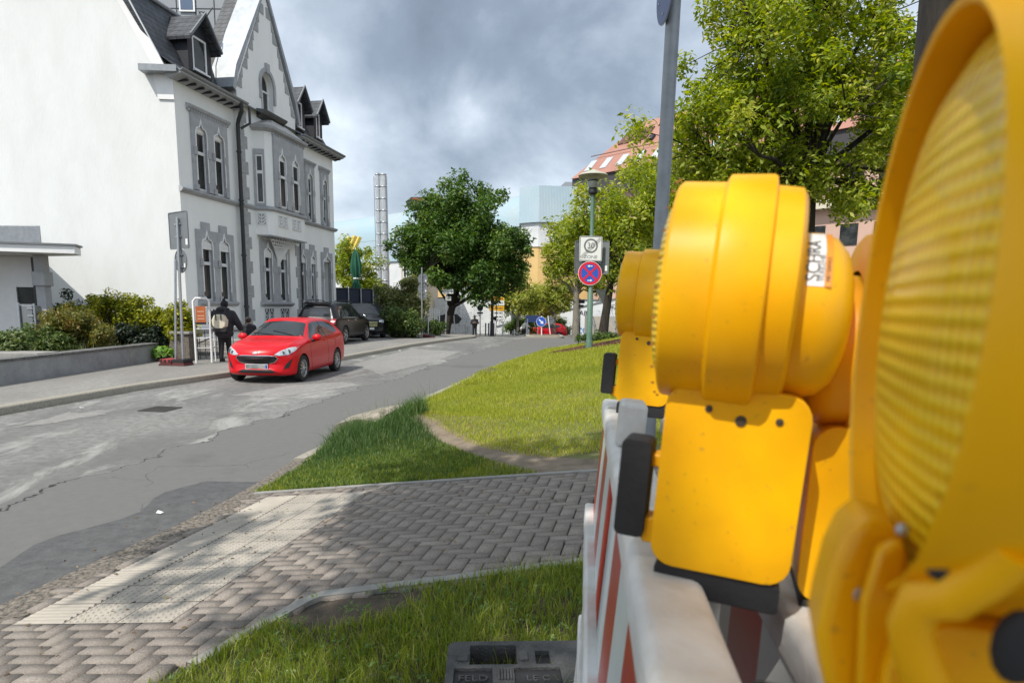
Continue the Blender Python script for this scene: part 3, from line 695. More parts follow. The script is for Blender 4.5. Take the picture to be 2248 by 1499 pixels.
def surround(u0, u1, wins, z0, z1, zh, hh, y, top=None, parent=None, deep=.1):
    """one slab of grey trim with ogee-headed notches for the windows, plus pale roll mouldings and sills"""
    out = [(u1, z0), (u1, z1)]+([(a, c) for a, c in reversed(top)] if top else [])+[(u0, z1), (u0, z0)]
    for w0, w1 in wins:
        out += [(w0, z0)]+[(w0, zh)]+ogee(w0, w1, zh, hh)[1:-1]+[(w1, zh), (w1, z0)]
    b = MB(); b.prism(out, *cap(y-.075, y+deep)); s = b.build('window_surround', M_grey, parent or house, angle=30)
    mo = MB()
    for w0, w1 in wins:
        pts = [(w0, y-.085, z0+.35)]+[(a, y-.085, c) for a, c in ogee(w0-.0, w1+.0, zh, hh)]+[(w1, y-.085, z0+.35)]
        mo.tube(pts, .024, 6)
    mo.build('moulding', M_trim, s)
    cb_ = MB()
    for w0, w1 in wins:
        for e0 in (w0-.06, w1+.06): cb_.box(e0-.075, e0+.075, y-.12, y-.07, zh-.75, zh-.48); cb_.box(e0-.085, e0+.085, y-.12, y-.07, z0, z0+.2)
    cb_.build('corbel', M_grey, s)
    # dark reveal and spandrel behind the head
    return s
def tops(u0, u1, z, ws, h=.28): 
    o = [(u0, z)]
    for w0, w1 in ws: m_ = (w0+w1)/2; o += [(m_-.22, z), (m_-.22, z+h), (m_+.22, z+h), (m_+.22, z)]
    return o+[(u1, z)]
def dentil(u0, u1, z, y, nm='hood_mould', parent=None):
    b = MB(); b.prism([(0, z), (-.1, z+.06), (-.14, z+.13), (-.14, z+.17), (0, z+.2)], lambda a, c: (u0, y+a, c), lambda a, c: (u1, y+a, c))
    k = int((u1-u0)/.13)
    for i in range(k): b.box(u0+.03+i*.13, u0+.1+i*.13, y-.1, y-.02, z-.05, z+.02)
    return b.build(nm, M_grey, parent or house, angle=30)
surround(.72, 2.78, UW, 5.6, 8.25, 7.55, .5, 0, deep=.1); dentil(.56, 2.95, 8.25, 0)
surround(.66, 2.86, UW, 1.72, 4.25, 3.72, .52, 0, tops(.66, 2.86, 4.25, UW))
surround(4.5, 6.85, CW, 1.72, 4.3, 3.72, .5, -.14)
surround(7.98, 9.72, RL, 1.72, 4.25, 3.72, .48, 0, tops(7.98, 9.72, 4.25, RL, .25))
surround(10.3, 11.5, [DOOR], 0, 4.25, 3.72, .5, 0, tops(10.3, 11.5, 4.25, [DOOR], .25))
for w in RU: surround(w[0]-.18, w[1]+.18, [w], 5.6, 8.2, 7.55, .48, 0); dentil(w[0]-.3, w[1]+.3, 8.2, 0)
for w in UW: window(*w, 5.62, 7.62, .03); window(*w, 1.74, 3.82, .03, True)
for w in CW: window(*w, 1.74, 3.82, -.11, True)
for w in RU: window(*w, 5.62, 7.62, .03)
for w in RL: window(*w, 1.74, 3.82, .03, True)
window(5.16, 6.1, 9.5, 11.1, .08, arch=ar, tr=.55)
# door of the passage on the right
b = MB(); b.box(DOOR[0], DOOR[1], .34, .4, -.4, 3.0); dr = b.build('door', mat('grey_door', (.17, .17, .175), .5, var=.2), house)
b = MB(); b.tube([(DOOR[0]+.12, .3, 1.2), (DOOR[0]+.12, .3, 1.6)], .02, 6); b.build('handle', M_galv, dr)
b = MB(); b.box(DOOR[0], DOOR[1], .36, .41, 3.0, 3.7); b.build('transom_light', M_glass, house)
# string course, sills
def course(u0, u1, z, y, d=.16, nm='string_course', parent=None, m=None):
    b = MB(); b.prism([(0, z-.07), (-d*.5, z-.05), (-d, z+.03), (-d, z+.08), (0, z+.13)], lambda a, c: (u0, y+a, c), lambda a, c: (u1, y+a, c)); return b.build(nm, m or M_grey, parent or house, angle=30)
course(-.05, 3.42, 5.47, 0); course(7.9, 12.05, 5.47, 0); course(3.42, 4.4, 5.47, -.14, .12); course(7.6, 7.9, 5.47, -.14, .12)
course(.62, 2.95, 1.62, 0, nm='window_sill'); course(4.42, 7.0, 1.62, -.14, nm='window_sill'); course(7.95, 9.75, 1.62, 0, nm='window_sill')
course(-.02, 3.42, .62, 0, .1, 'plinth_course'); course(7.9, 10.2, .62, 0, .1, 'plinth_course')
# archivolt round the gable window with its corbelled ledge
b = MB(); oa = [(5.02, 9.95), (5.02, 10.55)]+[(5.63-.62*math.cos(R(a)), 10.55+.7*math.sin(R(a))) for a in range(0, 181, 12)]+[(6.24, 9.95)]
ia = [(6.1, 9.95)]+[(5.63+.47*math.cos(R(a)), 10.55+.55*math.sin(R(a))) for a in range(0, 181, 12)]+[(5.16, 9.95)]
b.prism(oa+ia, *cap(-.2, -.13)); b.box(5.5, 5.76, -.24, -.13, 11.05, 11.42); b.build('archivolt', M_grey, house, angle=30)
# basement grilles
b = MB(); bk = MB()
for g0, g1 in ((4.68, 5.45), (5.94, 6.75)):
    bk.box(g0, g1, -.145, -.141, .82, 1.48)
    b.prism([rect(g0-.03, g1+.03, .79, 1.51), rect(g0+.03, g1-.03, .85, 1.45)], *cap(-.17, -.146))
    for k_ in range(2):
        w_ = (g1-g0)/2; a0 = g0+k_*w_; cxx = a0+w_/2
        b.box(a0-.018, a0+.018, -.165, -.146, .85, 1.45)
        for dx_ in (-1, 1):
            b.tube([(cxx, -.155, .86), (cxx+dx_*w_*.36, -.155, 1.02), (cxx+dx_*w_*.36, -.155, 1.2), (cxx, -.155, 1.44)], .016, 5)
            b.tube([(cxx+dx_*w_*.36, -.155, 1.1), (cxx, -.155, 1.22), (cxx, -.155, 1.1), (cxx+dx_*w_*.3, -.155, .95)], .013, 5)
b.build('basement_grille', M_trim, house); bk.build('basement_opening', M_dark, house)
# oriel
D0 = -.14; od = .62
pl = [(4.36, D0), (4.5, D0-od*.72), (4.72, D0-od), (7.28, D0-od), (7.5, D0-od*.72), (7.64, D0)]
def ring_prism(b, s0, z0, s1, z1, grow0=0., grow1=0.):
    cx0 = 6.0
    f = lambda s, g, z: [((x-cx0)*(s)+cx0+(g if x > cx0 else -g), D0+(y-D0)*s-(g if y < D0-.01 else 0), z) for x, y in pl]
    a = f(s0, grow0, z0); c_ = f(s1, grow1, z1); k_ = len(a)
    b.add(a+c_, [(i, i+1, k_+i+1, k_+i) for i in range(k_-1)]+[tuple(range(k_-1, -1, -1)), tuple(range(k_, 2*k_))])
b = MB(); ring_prism(b, 1, 4.45, 1, 8.55); ori = b.build('oriel', M_white, house, angle=20)
b = MB(); ring_prism(b, 1, 5.4, 1, 5.46, .02, .10); ring_prism(b, 1, 5.461, 1, 5.54, .10, .10); ring_prism(b, 1, 5.541, 1, 5.6, .10, .02)
ring_prism(b, 1, 8.5, 1, 8.6, .02, .18); ring_prism(b, 1, 8.601, 1, 8.7, .18, .2)
for i in range(22): u = 4.7+i*.122; b.box(u, u+.06, D0-od-.09, D0-od-.02, 8.42, 8.5)
b.build('oriel_cornice', M_grey, house, angle=20)
b = MB(); ring_prism(b, 1, 8.7, .45, 9.15, .14, .0); b.build('oriel_roof', mat('rusty_sheet', (.32, .29, .26), .6, metal=.2, col2=(.52, .53, .53), vscale=5), house, angle=20)
b = MB(); b.prism([(0, 9.1), (-.5, 9.32), (-.55, 9.4), (0, 9.46)], lambda a, c: (4.75, D0+a*.75, c), lambda a, c: (6.5, D0+a*.75, c)); b.build('gable_ledge', mat('weathered_ledge', (.15, .15, .15), .8, var=.4), house)
OW = [(5.12, 5.66), (6.22, 6.76)]; yo = D0-od
surround(4.76, 7.24, OW, 5.6, 8.42, 7.5, .5, yo, deep=0)
for w in OW: window(*w, 5.62, 7.55, yo-.055)
# oriel side window (left cheek) and its surround
pa, pb = Vector((4.36, D0, 0)), Vector((4.5, D0-od*.72, 0)); dv = (pb-pa).normalized(); nv = Vector((dv.y, -dv.x, 0))
sm = Matrix(((dv.x, -nv.x, 0, pa.x), (dv.y, -nv.y, 0, pa.y), (0, 0, 1, 0), (0, 0, 0, 1)))
b = MB(); b.prism([rect(.02, .43, 5.6, 7.8), rect(.1, .37, 5.7, 7.6)], *cap(-.05, 0)); b.v = [tuple(sm @ Vector(q)) for q in b.v]; b.build('window_surround', M_grey, house)
b = MB(); b.prism([rect(.1, .37, 5.68, 7.58), rect(.14, .33, 5.75, 6.85), rect(.14, .33, 6.97, 7.52)], *cap(-.035, -.005)); b.v = [tuple(sm @ Vector(q)) for q in b.v]; w = b.build('window', M_wood, house)
b = MB(); b.poly([(.12, -.012, 5.7), (.35, -.012, 5.7), (.35, -.012, 7.56), (.12, -.012, 7.56)]); b.v = [tuple(sm @ Vector(q)) for q in b.v]; b.build('pane', M_glass, w)
# leaf panels in the oriel parapet
def leafpanel(b, bk, u0, u1, z0, z1, y, M=None):
    k0, k1 = len(b.v), len(bk.v); um = (u0+u1)/2
    bk.box(u0, u1, y-.006, y-.003, z0, z1)
    b.prism([rect(u0, u1, z0, z1), rect(u0+.03, u1-.03, z0+.03, z1-.03)], *cap(y-.035, y-.007))
    b.box(um-.014, um+.014, y-.034, y-.007, z0+.03, z1-.03)
    for s_ in (-1, 1):
        for q in range(3):
            zb = z0+.02+q*(z1-z0)*.27; hw = (u1-u0)/2
            b.tube([(um, y-.02, zb), (um+s_*hw*.55, y-.02, zb+(z1-z0)*.16), (um+s_*hw*.9, y-.02, zb+(z1-z0)*.42)], [.022, .03, .012], 5)
    if M:
        b.v[k0:] = [tuple(M @ Vector(q)) for q in b.v[k0:]]; bk.v[k1:] = [tuple(M @ Vector(q)) for q in bk.v[k1:]]
b, bk = MB(), MB()
for a in (5.0, 5.4, 6.15, 6.55): leafpanel(b, bk, a, a+.37, 4.84, 5.3, yo)
leafpanel(b, bk, .05, .42, 4.84, 5.3, 0, sm)
b.build('leaf_panel', M_trim, house); bk.build('leaf_recess', M_grey, house)
# branching stucco corbel under the oriel
b = MB(); rr = random.Random(3)
for i in range(13):
    f = (i-6)/6; x1 = 5.9+f*1.15; z1 = 4.43-.08*abs(f); y1 = D0-.12-.45*(1-.4*abs(f))
    b.tube([(5.85, D0-.05, 3.25), (5.87+f*.18, D0-.12, 3.6), (5.9+f*.6, D0-.2, 4.05), (x1, y1, z1)], [.045, .032, .022, .016], 5)
    for q in range(3): b.ell((5.9+f*(.55+.22*q), D0-.2-.09*q, 4.05+.12*q), (.06, .04, .035), 6)
b.build('tree_corbel', M_trim, house)
b = MB(); b.box(4.45, 7.5, D0-od+.02, D0, 4.4, 4.45); b.build('oriel_soffit', M_grey, house)
# dormers
def dormer(u0, u1, z0, z1, apex):
    y0 = ms(z0)-.12; um = (u0+u1)/2; yb = ms(z1)+1.6
    b = MB(); b.prism([rect(u0, u1, z0, z1)[0:2]+[(u1, z1), (um, apex-.12), (u0, z1)], rect(u0+.26, u1-.26, z0+.12, z1-.02)], *cap(y0, y0+.08))
    b.box(u0, u0+.08, y0+.08, yb, z0, z1); b.box(u1-.08, u1, y0+.08, yb, z0, z1)
    d = b.build('dormer', mat('dark_slate_cladding', (.022, .025, .034), .6, var=.4, vscale=6, bump=.4, bscale=14), house, angle=25)
    ov = .22
    r_ = MB(); sl = (apex-z1)/(um-u0)
    r_.prism([(u0-ov, z1-ov*sl), (um, apex), (u1+ov, z1-ov*sl), (u1+ov-.02, z1-ov*sl-.1), (um, apex-.12), (u0-ov+.02, z1-ov*sl-.1)], *cap(y0-.28, yb)); r_.build('dormer_roof', M_roof, d, angle=25)
    v_ = MB(); v_.prism([(u0-ov, z1-ov*sl-.02), (um, apex-.02), (um, apex+.07), (u0-ov-.04, z1-ov*sl+.05)], *cap(y0-.34, y0-.282)); v_.prism([(u1+ov, z1-ov*sl-.02), (um, apex-.02), (um, apex+.07), (u1+ov+.04, z1-ov*sl+.05)], *cap(y0-.34, y0-.282)); v_.build('verge', M_alu, d)
    window(u0+.26, u1-.26, z0+.12, z1-.02, y0+.03, parent=d, tr=.97) if False else None
    w_ = MB(); a0, a1, c0, c1 = u0+.26, u1-.26, z0+.12, z1-.02
    w_.prism([rect(a0, a1, c0, c1), rect(a0+.07, a1-.07, c0+.07, c1-.07)], *cap(y0+.0, y0+.06)); w_.box(a0-.04, a1+.04, y0-.1, y0-.002, c0-.06, c0-.002); wi = w_.build('window', M_wood, d, angle=30)
    p_ = MB(); p_.poly([(a0+.03, y0+.035, c0+.03), (a1-.03, y0+.035, c0+.03), (a1-.03, y0+.035, c1-.03), (a0+.03, y0+.035, c1-.03)]); p_.build('pane', M_glass, wi)
dormer(1.2, 2.5, 9.72, 11.0, 11.75); dormer(8.6, 9.6, 9.72, 11.0, 11.65); dormer(10.5, 11.4, 9.72, 11.0, 11.6)
# downpipe, with rainwater head
M_pipe = mat('black_downpipe', (.025, .027, .03), .4)
b = MB(); b.tube([(3.12, -.5, 9.2), (3.12, -.5, 8.85), (3.22, -.3, 8.6), (3.3, -.2, 8.45), (3.3, -.2, .3)], .075, 10); b.tube([(3.45, -.62, 9.1), (3.45, -.62, 8.5), (3.34, -.3, 8.3)], .05, 8)
for z in (1.5, 3.5, 5.6, 7.4): b.lathe([(.09, 0), (.1, .02), (.1, .06), (.09, .08)], (3.3, -.2, z), n=10)
b.build('downpipe', M_pipe, house)
b = MB(); b.tube([(7.86, -.22, 8.9), (7.86, -.22, .2)], .03, 6); b.build('downpipe', M_pipe, house)
# iron scroll rosette on a stay between roof and gable
b = MB(); p0, p1 = Vector((2.35, .9, 11.2)), Vector((3.9, 1.0, 12.9)); b.tube([p0, p1], .022, 6); c0 = (p0+p1)/2+Vector((.1, 0, .1))
for r_ in (.30,): b.tube([(c0.x+r_*math.cos(2*math.pi*i/20), c0.y, c0.z+r_*math.sin(2*math.pi*i/20)) for i in range(21)], .018, 5)
for k_ in range(6):
    a = k_*math.pi/3; b.tube([(c0.x+q*math.cos(a+.9*q), c0.y, c0.z+q*math.sin(a+.9*q)) for q in (.04, .12, .2, .3, .38)], .014, 5)
b.build('iron_rosette', M_dark, house)
# entrance steps on the side of the front
# porch building on the left, in front of the side wall
Yp = 18.2
def loc_p(px, py, Y=Yp): return P(px, py, Y)
porch = thing('entrance_porch', 'flat roofed entrance porch with projecting white canopy at the left edge', 'porch', (0, 0, 0))
q = loc_p(165, 556); zc = q.z; xr = q.x; z0 = .3; xw = loc_p(78, 530).x
b = MB(); b.prism([(xr, Yp-.0), (xr-.3, Yp+.7), (xw-1.2, Yp+1.4), (-19, Yp+2.6), (-19, Yp-.62), (-14.0, Yp-.62)], lambda x, y: (x, y, zc-.02), lambda x, y: (x, y, zc+.2)); b.build('canopy', M_trim, porch, angle=30, bevel=.012)
b = MB(); b.prism([(xr+.05, Yp-.03), (xr-.25, Yp+.72), (xw-1.2, Yp+1.42), (-19, Yp+2.6), (-19, Yp-.66), (-13.95, Yp-.66)], lambda x, y: (x, y, zc+.201), lambda x, y: (x, y, zc+.25)); b.build('canopy_edge', M_alu, porch, angle=30)
b = MB(); b.prism([(-19, Yp+.3), (xw-.05, Yp+.3), (xw-3.4, Yp+3.9), (-19, Yp+3.9)], lambda x, y: (x, y, zc+.26), lambda x, y: (x, y, zc+.78)); b.build('parapet', M_zinc, porch, bevel=.02)
b = MB(); b.prism([(-19, Yp+1.2), (xw-.75, Yp+1.2), (xw-3.4, Yp+3.9), (-19, Yp+3.9)], lambda x, y: (x, y, z0-.5), lambda x, y: (x, y, zc-.03)); b.build('wall', M_trim, porch)
b = MB(); xx = loc_p(75, 600).x
b.box(xx-.26, xx, Yp+.35, Yp+.62, z0-.5, zc-.025); b.box(xx-.31, xx+.05, Yp+.3, Yp+.67, zc-.9, zc-.5); b.build('pillar', M_grey, porch, bevel=.01)
b = MB(); b.box(xx-.36, xx-.3, Yp+.4, Yp+.9, z0, zc-.1); b.build('dark_jamb', M_dark, porch)
dx0 = loc_p(-45, 600).x; dx1 = loc_p(22, 600).x
b = MB(); b.prism([[(dx0, z0-.3), (dx1+.25, z0-.3), (dx1+.25, zc-.35), (dx0, zc-.35)]]+[[(dx0+.14, z0+a), (dx1-.02, z0+a), (dx1-.02, z0+a+.5), (dx0+.14, z0+a+.5)] for a in (.1, .75, 1.4)], lambda x, z: (x, Yp+1.1, z), lambda x, z: (x, Yp+1.19, z)); d_ = b.build('door', M_wood, porch, angle=30)
b = MB(); b.poly([(dx0+.05, Yp+1.15, z0), (dx1+.05, Yp+1.15, z0), (dx1+.05, Yp+1.15, z0+2.1), (dx0+.05, Yp+1.15, z0+2.1)]); b.build('pane', M_glass, d_)
b = MB(); b.tube([(dx1+.1, Yp+1.04, z0+.9), (dx1+.1, Yp+1.04, z0+1.3)], .016, 6); b.build('handle', M_galv, d_)
# letter boxes on a post in front of the porch
mbx = thing('letterbox_stand', 'grey steel letterbox stand with three slots beside the porch pillar', 'letterbox', (loc_p(72, 690, 17.6).x, 17.6, .25))
b = MB(); b.box(-.26, .1, -.15, .2, .75, 1.42); b.build('case', M_alu, mbx, bevel=.01)
b = MB(); b.tube([(-.24, -.18, -.1), (-.24, -.18, 1.5)], .035, 8); b.tube([(.16, -.14, -.1), (.16, -.14, 1.48)], .025, 8); b.build('post', M_galv, mbx)
for k_ in range(3):
    b = MB(); b.box(.1, .13, -.13, .18, .82+k_*.2, .97+k_*.2); b.box(-.02, .13, -.165, -.152, .93+k_*.2, .975+k_*.2); b.build('slot_flap', M_galv, mbx)
# grey panel-clad block behind the villa
tw = thing('grey_office_tower', 'grey metal panelled office block rising behind the slate roof', 'building', (0, 0, 0))
a, c_ = P(372, 60, 42), P(640, 60, 46); zt = 24
b = MB(); xr_ = P(560, 60, 42).x; b.box(a.x-6, xr_, 42, 43.2, -1, zt); b.build('wall', mat('grey_panel', (.26, .28, .30), .45, metal=.3, var=.15, vscale=.5), tw)
b = MB()
for i in range(8): x = xr_-.15-i*1.15; b.box(x-.02, x+.02, 41.97, 42.02, -1, zt)
for i in range(7): b.box(a.x-6, xr_, 41.975, 42.02, 3.5+i*3.2, 3.53+i*3.2)
b.build('panel_joint', M_dark, tw)
f = P(392, 0, 41.9); g_ = P(428, 26, 41.9)
b = MB(); b.box(f.x, g_.x, 41.9, 41.96, g_.z, g_.z+3); w_ = b.build('window', M_wood, tw)
b = MB(); b.box(f.x+.1, g_.x-.12, 41.87, 41.899, g_.z+.12, g_.z+2.9); b.build('pane', mat('blue_glass', (.06, .10, .17), .05, spec=1.), w_)
# ------------------------------------------------------------------ cars
M_tyre = mat('tyre', (.018, .018, .019), .8, bump=.3, bscale=50)
M_rim = mat('alloy_rim', (.55, .56, .58), .3, metal=.85)
M_lens = mat('lamp_glass', (.72, .75, .8), .08, metal=.35, spec=.8, var=.5, vscale=22)
M_plastic = mat('black_plastic', (.014, .014, .015), .5)
M_carglass = mat('car_glass', (.022, .028, .032), .03, spec=.42)
M_chrome = mat('chrome', (.75, .76, .78), .12, metal=1.)
M_tail = mat('tail_lamp', (.35, .01, .015), .12, coat=1.)
def shell(name, st, paint, wheels, wr, parent, y_in):
    """body shell lofted through the stations, smoothed, with real wheel wells"""
    ring = []
    for (x, zb, w, zbelt, wt, zs, zt, sw) in st:
        half = [(0, zb), (w*.72, zb), (w-.05, zb+.015), (w-.008, zb+.12), (w, zb+(zbelt-zb)*.55), (w-.02, zbelt-.05), (w-.055, zbelt), (wt, zs), (wt-.09, zs+(zt-zs)*.72), (wt*.5, zt-.008), (0, zt)]
        full = half+[(-y, z) for y, z in reversed(half[1:-1])]
        ring.append([(x-sw*(abs(y)/max(w, .01))**2.4, y, z) for y, z in full])
    k = len(ring[0]); b = MB()
    for r_ in ring: b.v += r_
    for i in range(len(ring)-1):
        for j in range(k): b.f.append((i*k+j, i*k+(j+1) % k, (i+1)*k+(j+1) % k, (i+1)*k+j)); b.m.append(0)
    n_ = len(ring)
    for base in (0, (n_-1)*k):
        h = k//2
        for j in range(h): 
            q = (base+j, base+j+1, base+(k-j-1) % k, base+(k-j) % k)
            q = tuple(dict.fromkeys(q))
            if len(q) > 2: b.f.append(q); b.m.append(0)
    o = b.build(name, [paint, M_plastic], parent, angle=0)
    s = o.modifiers.new('s', 'SUBSURF'); s.levels = s.render_levels = 2
    baked(o)
    me = o.data; bm = bmesh.new(); bm.from_mesh(me); bvh = BVHTree.FromBMesh(bm); bm.free()
    for x, z in wheels:
        for sy in (-1, 1):
            c = MB(); c.lathe([(0, 0), (wr*1.13, 0), (wr*1.13, .5), (0, .5)], (x, sy*(y_in-.02), z), (0, sy, 0), 36, 0)
            cu = c.build('cutter', M_plastic, None, angle=0); cu.parent = parent
            m_ = o.modifiers.new('b', 'BOOLEAN'); m_.object = cu; m_.operation = 'DIFFERENCE'; m_.solver = 'EXACT'; m_.material_mode = 'TRANSFER'
            baked(o); bpy.data.objects.remove(cu)
    o.data.polygons.foreach_set('use_smooth', [True]*len(o.data.polygons)); o.data.set_sharp_from_angle(angle=R(32))
    return o, bvh
def patch(bvh, outline, axis, m, name, parent, off=.004, rings=5, sub=10, sx=1):
    """a thin panel laid onto the body: outline in the two other axes, cast along axis ('+x' means from the front)"""
    d = {'+x': Vector((-1, 0, 0)), '-x': Vector((1, 0, 0)), '+y': Vector((0, -1, 0)), '-y': Vector((0, 1, 0)), '+z': Vector((0, 0, -1))}[axis]
    pts = []
    k = len(outline)
    for i in range(k):
        a, c = outline[i], outline[(i+1) % k]
        for j in range(sub): pts.append((a[0]+(c[0]-a[0])*j/sub, a[1]+(c[1]-a[1])*j/sub))
    cx_ = sum(p[0] for p in pts)/len(pts); cy_ = sum(p[1] for p in pts)/len(pts)
    allp = []
    for r_ in range(rings): f = 1-r_/rings; allp += [(cx_+(a-cx_)*f, cy_+(c-cy_)*f) for a, c in pts]
    allp.append((cx_, cy_)); V = []
    for a, c in allp:
        o = {'x': Vector((0, a, c)), 'y': Vector((a, 0, c)), 'z': Vector((a, c, 0))}[axis[1]]-d*6
        hit = bvh.ray_cast(o, d)
        if hit[0] is None: hit = bvh.find_nearest(o+d*6)[:2] if False else (bvh.find_nearest(Vector(((allp and o.x), o.y, o.z))+d*4)[0], -d)
        V.append(hit[0]-d*off)
    n = len(pts); F = [(r_*n+i, r_*n+(i+1) % n, (r_+1)*n+(i+1) % n, (r_+1)*n+i) for r_ in range(rings-1) for i in range(n)]+[((rings-1)*n+i, (rings-1)*n+(i+1) % n, len(allp)-1) for i in range(n)]
    # skirt down to the body
    V += [v_+d*(off*1.6) for v_ in V[:n]]; b0 = len(allp); F += [(i, b0+i, b0+(i+1) % n, (i+1) % n) for i in range(n)]
    b = MB(); b.add(V, F); return b.build(name, m, parent, angle=50)
def wheel(x, y, z, r, sy, parent, w=.2, spokes=10, rimr=.66, m=None):
    b = MB(); c = (x, y, z); ax = (0, sy, 0)
    b.lathe([(r*rimr, -w*.9), (r*.93, -w*.9), (r, -w*.75), (r, -.03), (r*.965, -.004), (r*.8, 0), (r*rimr, -.012)], c, ax, 40)
    o = b.build('wheel', M_tyre, parent, angle=30)
    b = MB(); rr = r*rimr
    b.lathe([(rr, -.15), (rr, -.006), (rr*.93, -.012), (rr*.9, -.06), (rr*.9, -.15)], c, ax, 40)
    b.lathe([(0, .004), (rr*.17, .002), (rr*.2, -.02), (rr*.2, -.06)], c, ax, 18)
    for i in range(spokes):
        a = 2*math.pi*i/spokes; da = .11
        q = [(rr*.16, a-.3, -.006), (rr*.16, a+.3, -.006), (rr*.93, a+da, -.03), (rr*.93, a-da, -.03)]
        top = [(x+p*math.cos(t), y+sy*h, z+p*math.sin(t)) for p, t, h in q]; bot = [(u, v_-sy*.03, s) for u, v_, s in top]
        b.add(top+bot, [(0, 1, 2, 3), (0, 4, 5, 1), (1, 5, 6, 2), (2, 6, 7, 3), (3, 7, 4, 0)])
    b.build('rim', m or M_rim, o, angle=30)
    b = MB(); b.lathe([(0, -.085), (rr*.9, -.085)], c, ax, 30); b.build('brake', M_plastic, o)
def lines(bvh, pts, axis, parent, name='panel_gap', r=.0035, m=None):
    """a dark shut line following the body"""
    d = {'+y': Vector((0, -1, 0)), '+z': Vector((0, 0, -1)), '+x': Vector((-1, 0, 0)), '-x': Vector((1, 0, 0)), '-y': Vector((0, 1, 0))}[axis]; q = []
    for a, c in zip(pts, pts[1:]):
        for j in range(8):
            f = j/8; u, v_ = a[0]+(c[0]-a[0])*f, a[1]+(c[1]-a[1])*f
            o = {'x': Vector((0, u, v_)), 'y': Vector((u, 0, v_)), 'z': Vector((u, v_, 0))}[axis[1]]-d*6
            h = bvh.ray_cast(o, d)
            if h[0] is not None: q.append(h[0])
    b = MB(); b.tube(q, r, 5); return b.build(name, m or M_plastic, parent)
def mirror(parent, x, y, z, sy, paint):
    b = MB(); b.ell((x, y+sy*.12, z), (.075, .12, .085), 14); o = b.build('mirror', paint, parent)
    k = MB(); k.tube([(x-.01, y-sy*.02, z-.085), (x, y+sy*.07, z-.055)], [.035, .045], 8); k.build('mirror_foot', M_plastic, o)
    k = MB(); k.ell((x-.062, y+sy*.125, z+.0), (.018, .095, .065), 12); k.build('mirror_glass', M_chrome, o)
def hatch(name, label, loc, rz, paint, plate=True, group=None):
    t = thing(name, label, 'car', loc, rz, group)
    st = [(2.0, .34, .52, .52, .44, .56, .57, .12), (1.99, .23, .68, .58, .58, .65, .67, .22), (1.945, .19, .80, .67, .66, .745, .77, .30), (1.80, .17, .85, .77, .71, .85, .88, .22), (1.5, .17, .862, .865, .72, .925, .955, .10), (1.15, .17, .8675, .915, .73, .955, .98, .03),
          (.92, .17, .8675, .935, .735, .985, 1.015, 0), (.86, .17, .8675, .938, .73, .995, 1.03, 0), (.12, .17, .8675, .965, .585, 1.36, 1.425, .10), (.0, .17, .8675, .97, .575, 1.395, 1.455, .08), (-.5, .17, .8675, .985, .57, 1.425, 1.476, 0),
          (-1.15, .17, .865, 1.01, .56, 1.405, 1.462, 0), (-1.6, .18, .858, 1.05, .545, 1.37, 1.425, .04), (-1.76, .2, .85, 1.06, .535, 1.33, 1.385, .08), (-1.93, .24, .82, 1.02, .64, 1.08, 1.10, .12), (-1.99, .30, .74, .86, .64, .90, .93, .14), (-2.02, .38, .66, .70, .56, .74, .76, .12)]
    body, bv = shell('body', st, paint, [(1.22, .31), (-1.27, .31)], .315, t, .64)
    for x in (1.22, -1.27):
        for sy in (-1, 1): wheel(x, sy*.855, .312, .315, sy, t)
    patch(bv, [(.80, .69), (.80, -.69), (.20, -.545), (.17, 0), (.20, .545)], '+z', M_carglass, 'windscreen', t, .006)
    patch(bv, [(.83, .74), (.83, -.74), (.755, -.68), (.74, 0), (.755, .68)], '+z', M_plastic, 'scuttle', t, .004)
    for sy, ax in ((1, '+y'), (-1, '-y')):
        g_ = [(.64, .985), (.56, 1.04), (.12, 1.335), (-.12, 1.365), (-.42, 1.375), (-.44, 1.02)]
        patch(bv, g_, ax, M_carglass, 'side_window', t, .004)
        patch(bv, [(-.50, 1.02), (-.48, 1.375), (-1.0, 1.36), (-1.34, 1.31), (-1.52, 1.17), (-1.44, 1.09)], ax, M_carglass, 'side_window', t, .004)
        patch(bv, [(-.44, 1.02), (-.42, 1.375), (-.48, 1.375), (-.5, 1.02)], ax, M_plastic, 'door_pillar', t, .0035)
        lines(bv, [(.70, .95), (.74, .72), (.70, .40), (.62, .25), (-.50, .26), (-.56, .5), (-.47, .99)], ax, t)
        lines(bv, [(-.55, .28), (-.78, .30), (-.95, .52), (-1.1, .75), (-1.34, 1.06)], ax, t)
        lines(bv, [(.62, .955), (-.4, .99), (-1.3, 1.045)], ax, t, 'window_seal', .008)
        for hx in (-.32, -1.12):
            h = bv.ray_cast(Vector((hx, sy*3, .90)), Vector((0, -sy, 0)))[0]
            b = MB(); b.ell((hx, h.y+sy*.012, .90), (.085, .018, .017), 10); b.build('door_handle', paint, t)
        mirror(t, .55, sy*.83, 1.01, sy, paint)
        # head lamp swept back round the corner
        hl = patch(bv, [(sy*.42, .665), (sy*.54, .645), (sy*.70, .665), (sy*.80, .74), (sy*.825, .84), (sy*.70, .825), (sy*.54, .755)], '+x', M_lens, 'headlight', t, .008)
        for cc, rr in ((.60, .035), (.70, .042)):
            h = bv.ray_cast(Vector((4, sy*cc, .70+.25*(cc-.58))), Vector((-1, 0, 0)))[0]
            b = MB(); b.lathe([(0, .012), (rr*.6, .012), (rr, .016), (rr*1.1, .010)], h, (1, 0, .1), 16); b.build('reflector', mat('dark_lamp_bowl', (.10, .11, .12), .15, metal=.6), hl)
        fg = patch(bv, [(sy*.60, .33), (sy*.70, .37), (sy*.775, .59), (sy*.64, .44)], '+x', M_plastic, 'fog_recess', t, .006)
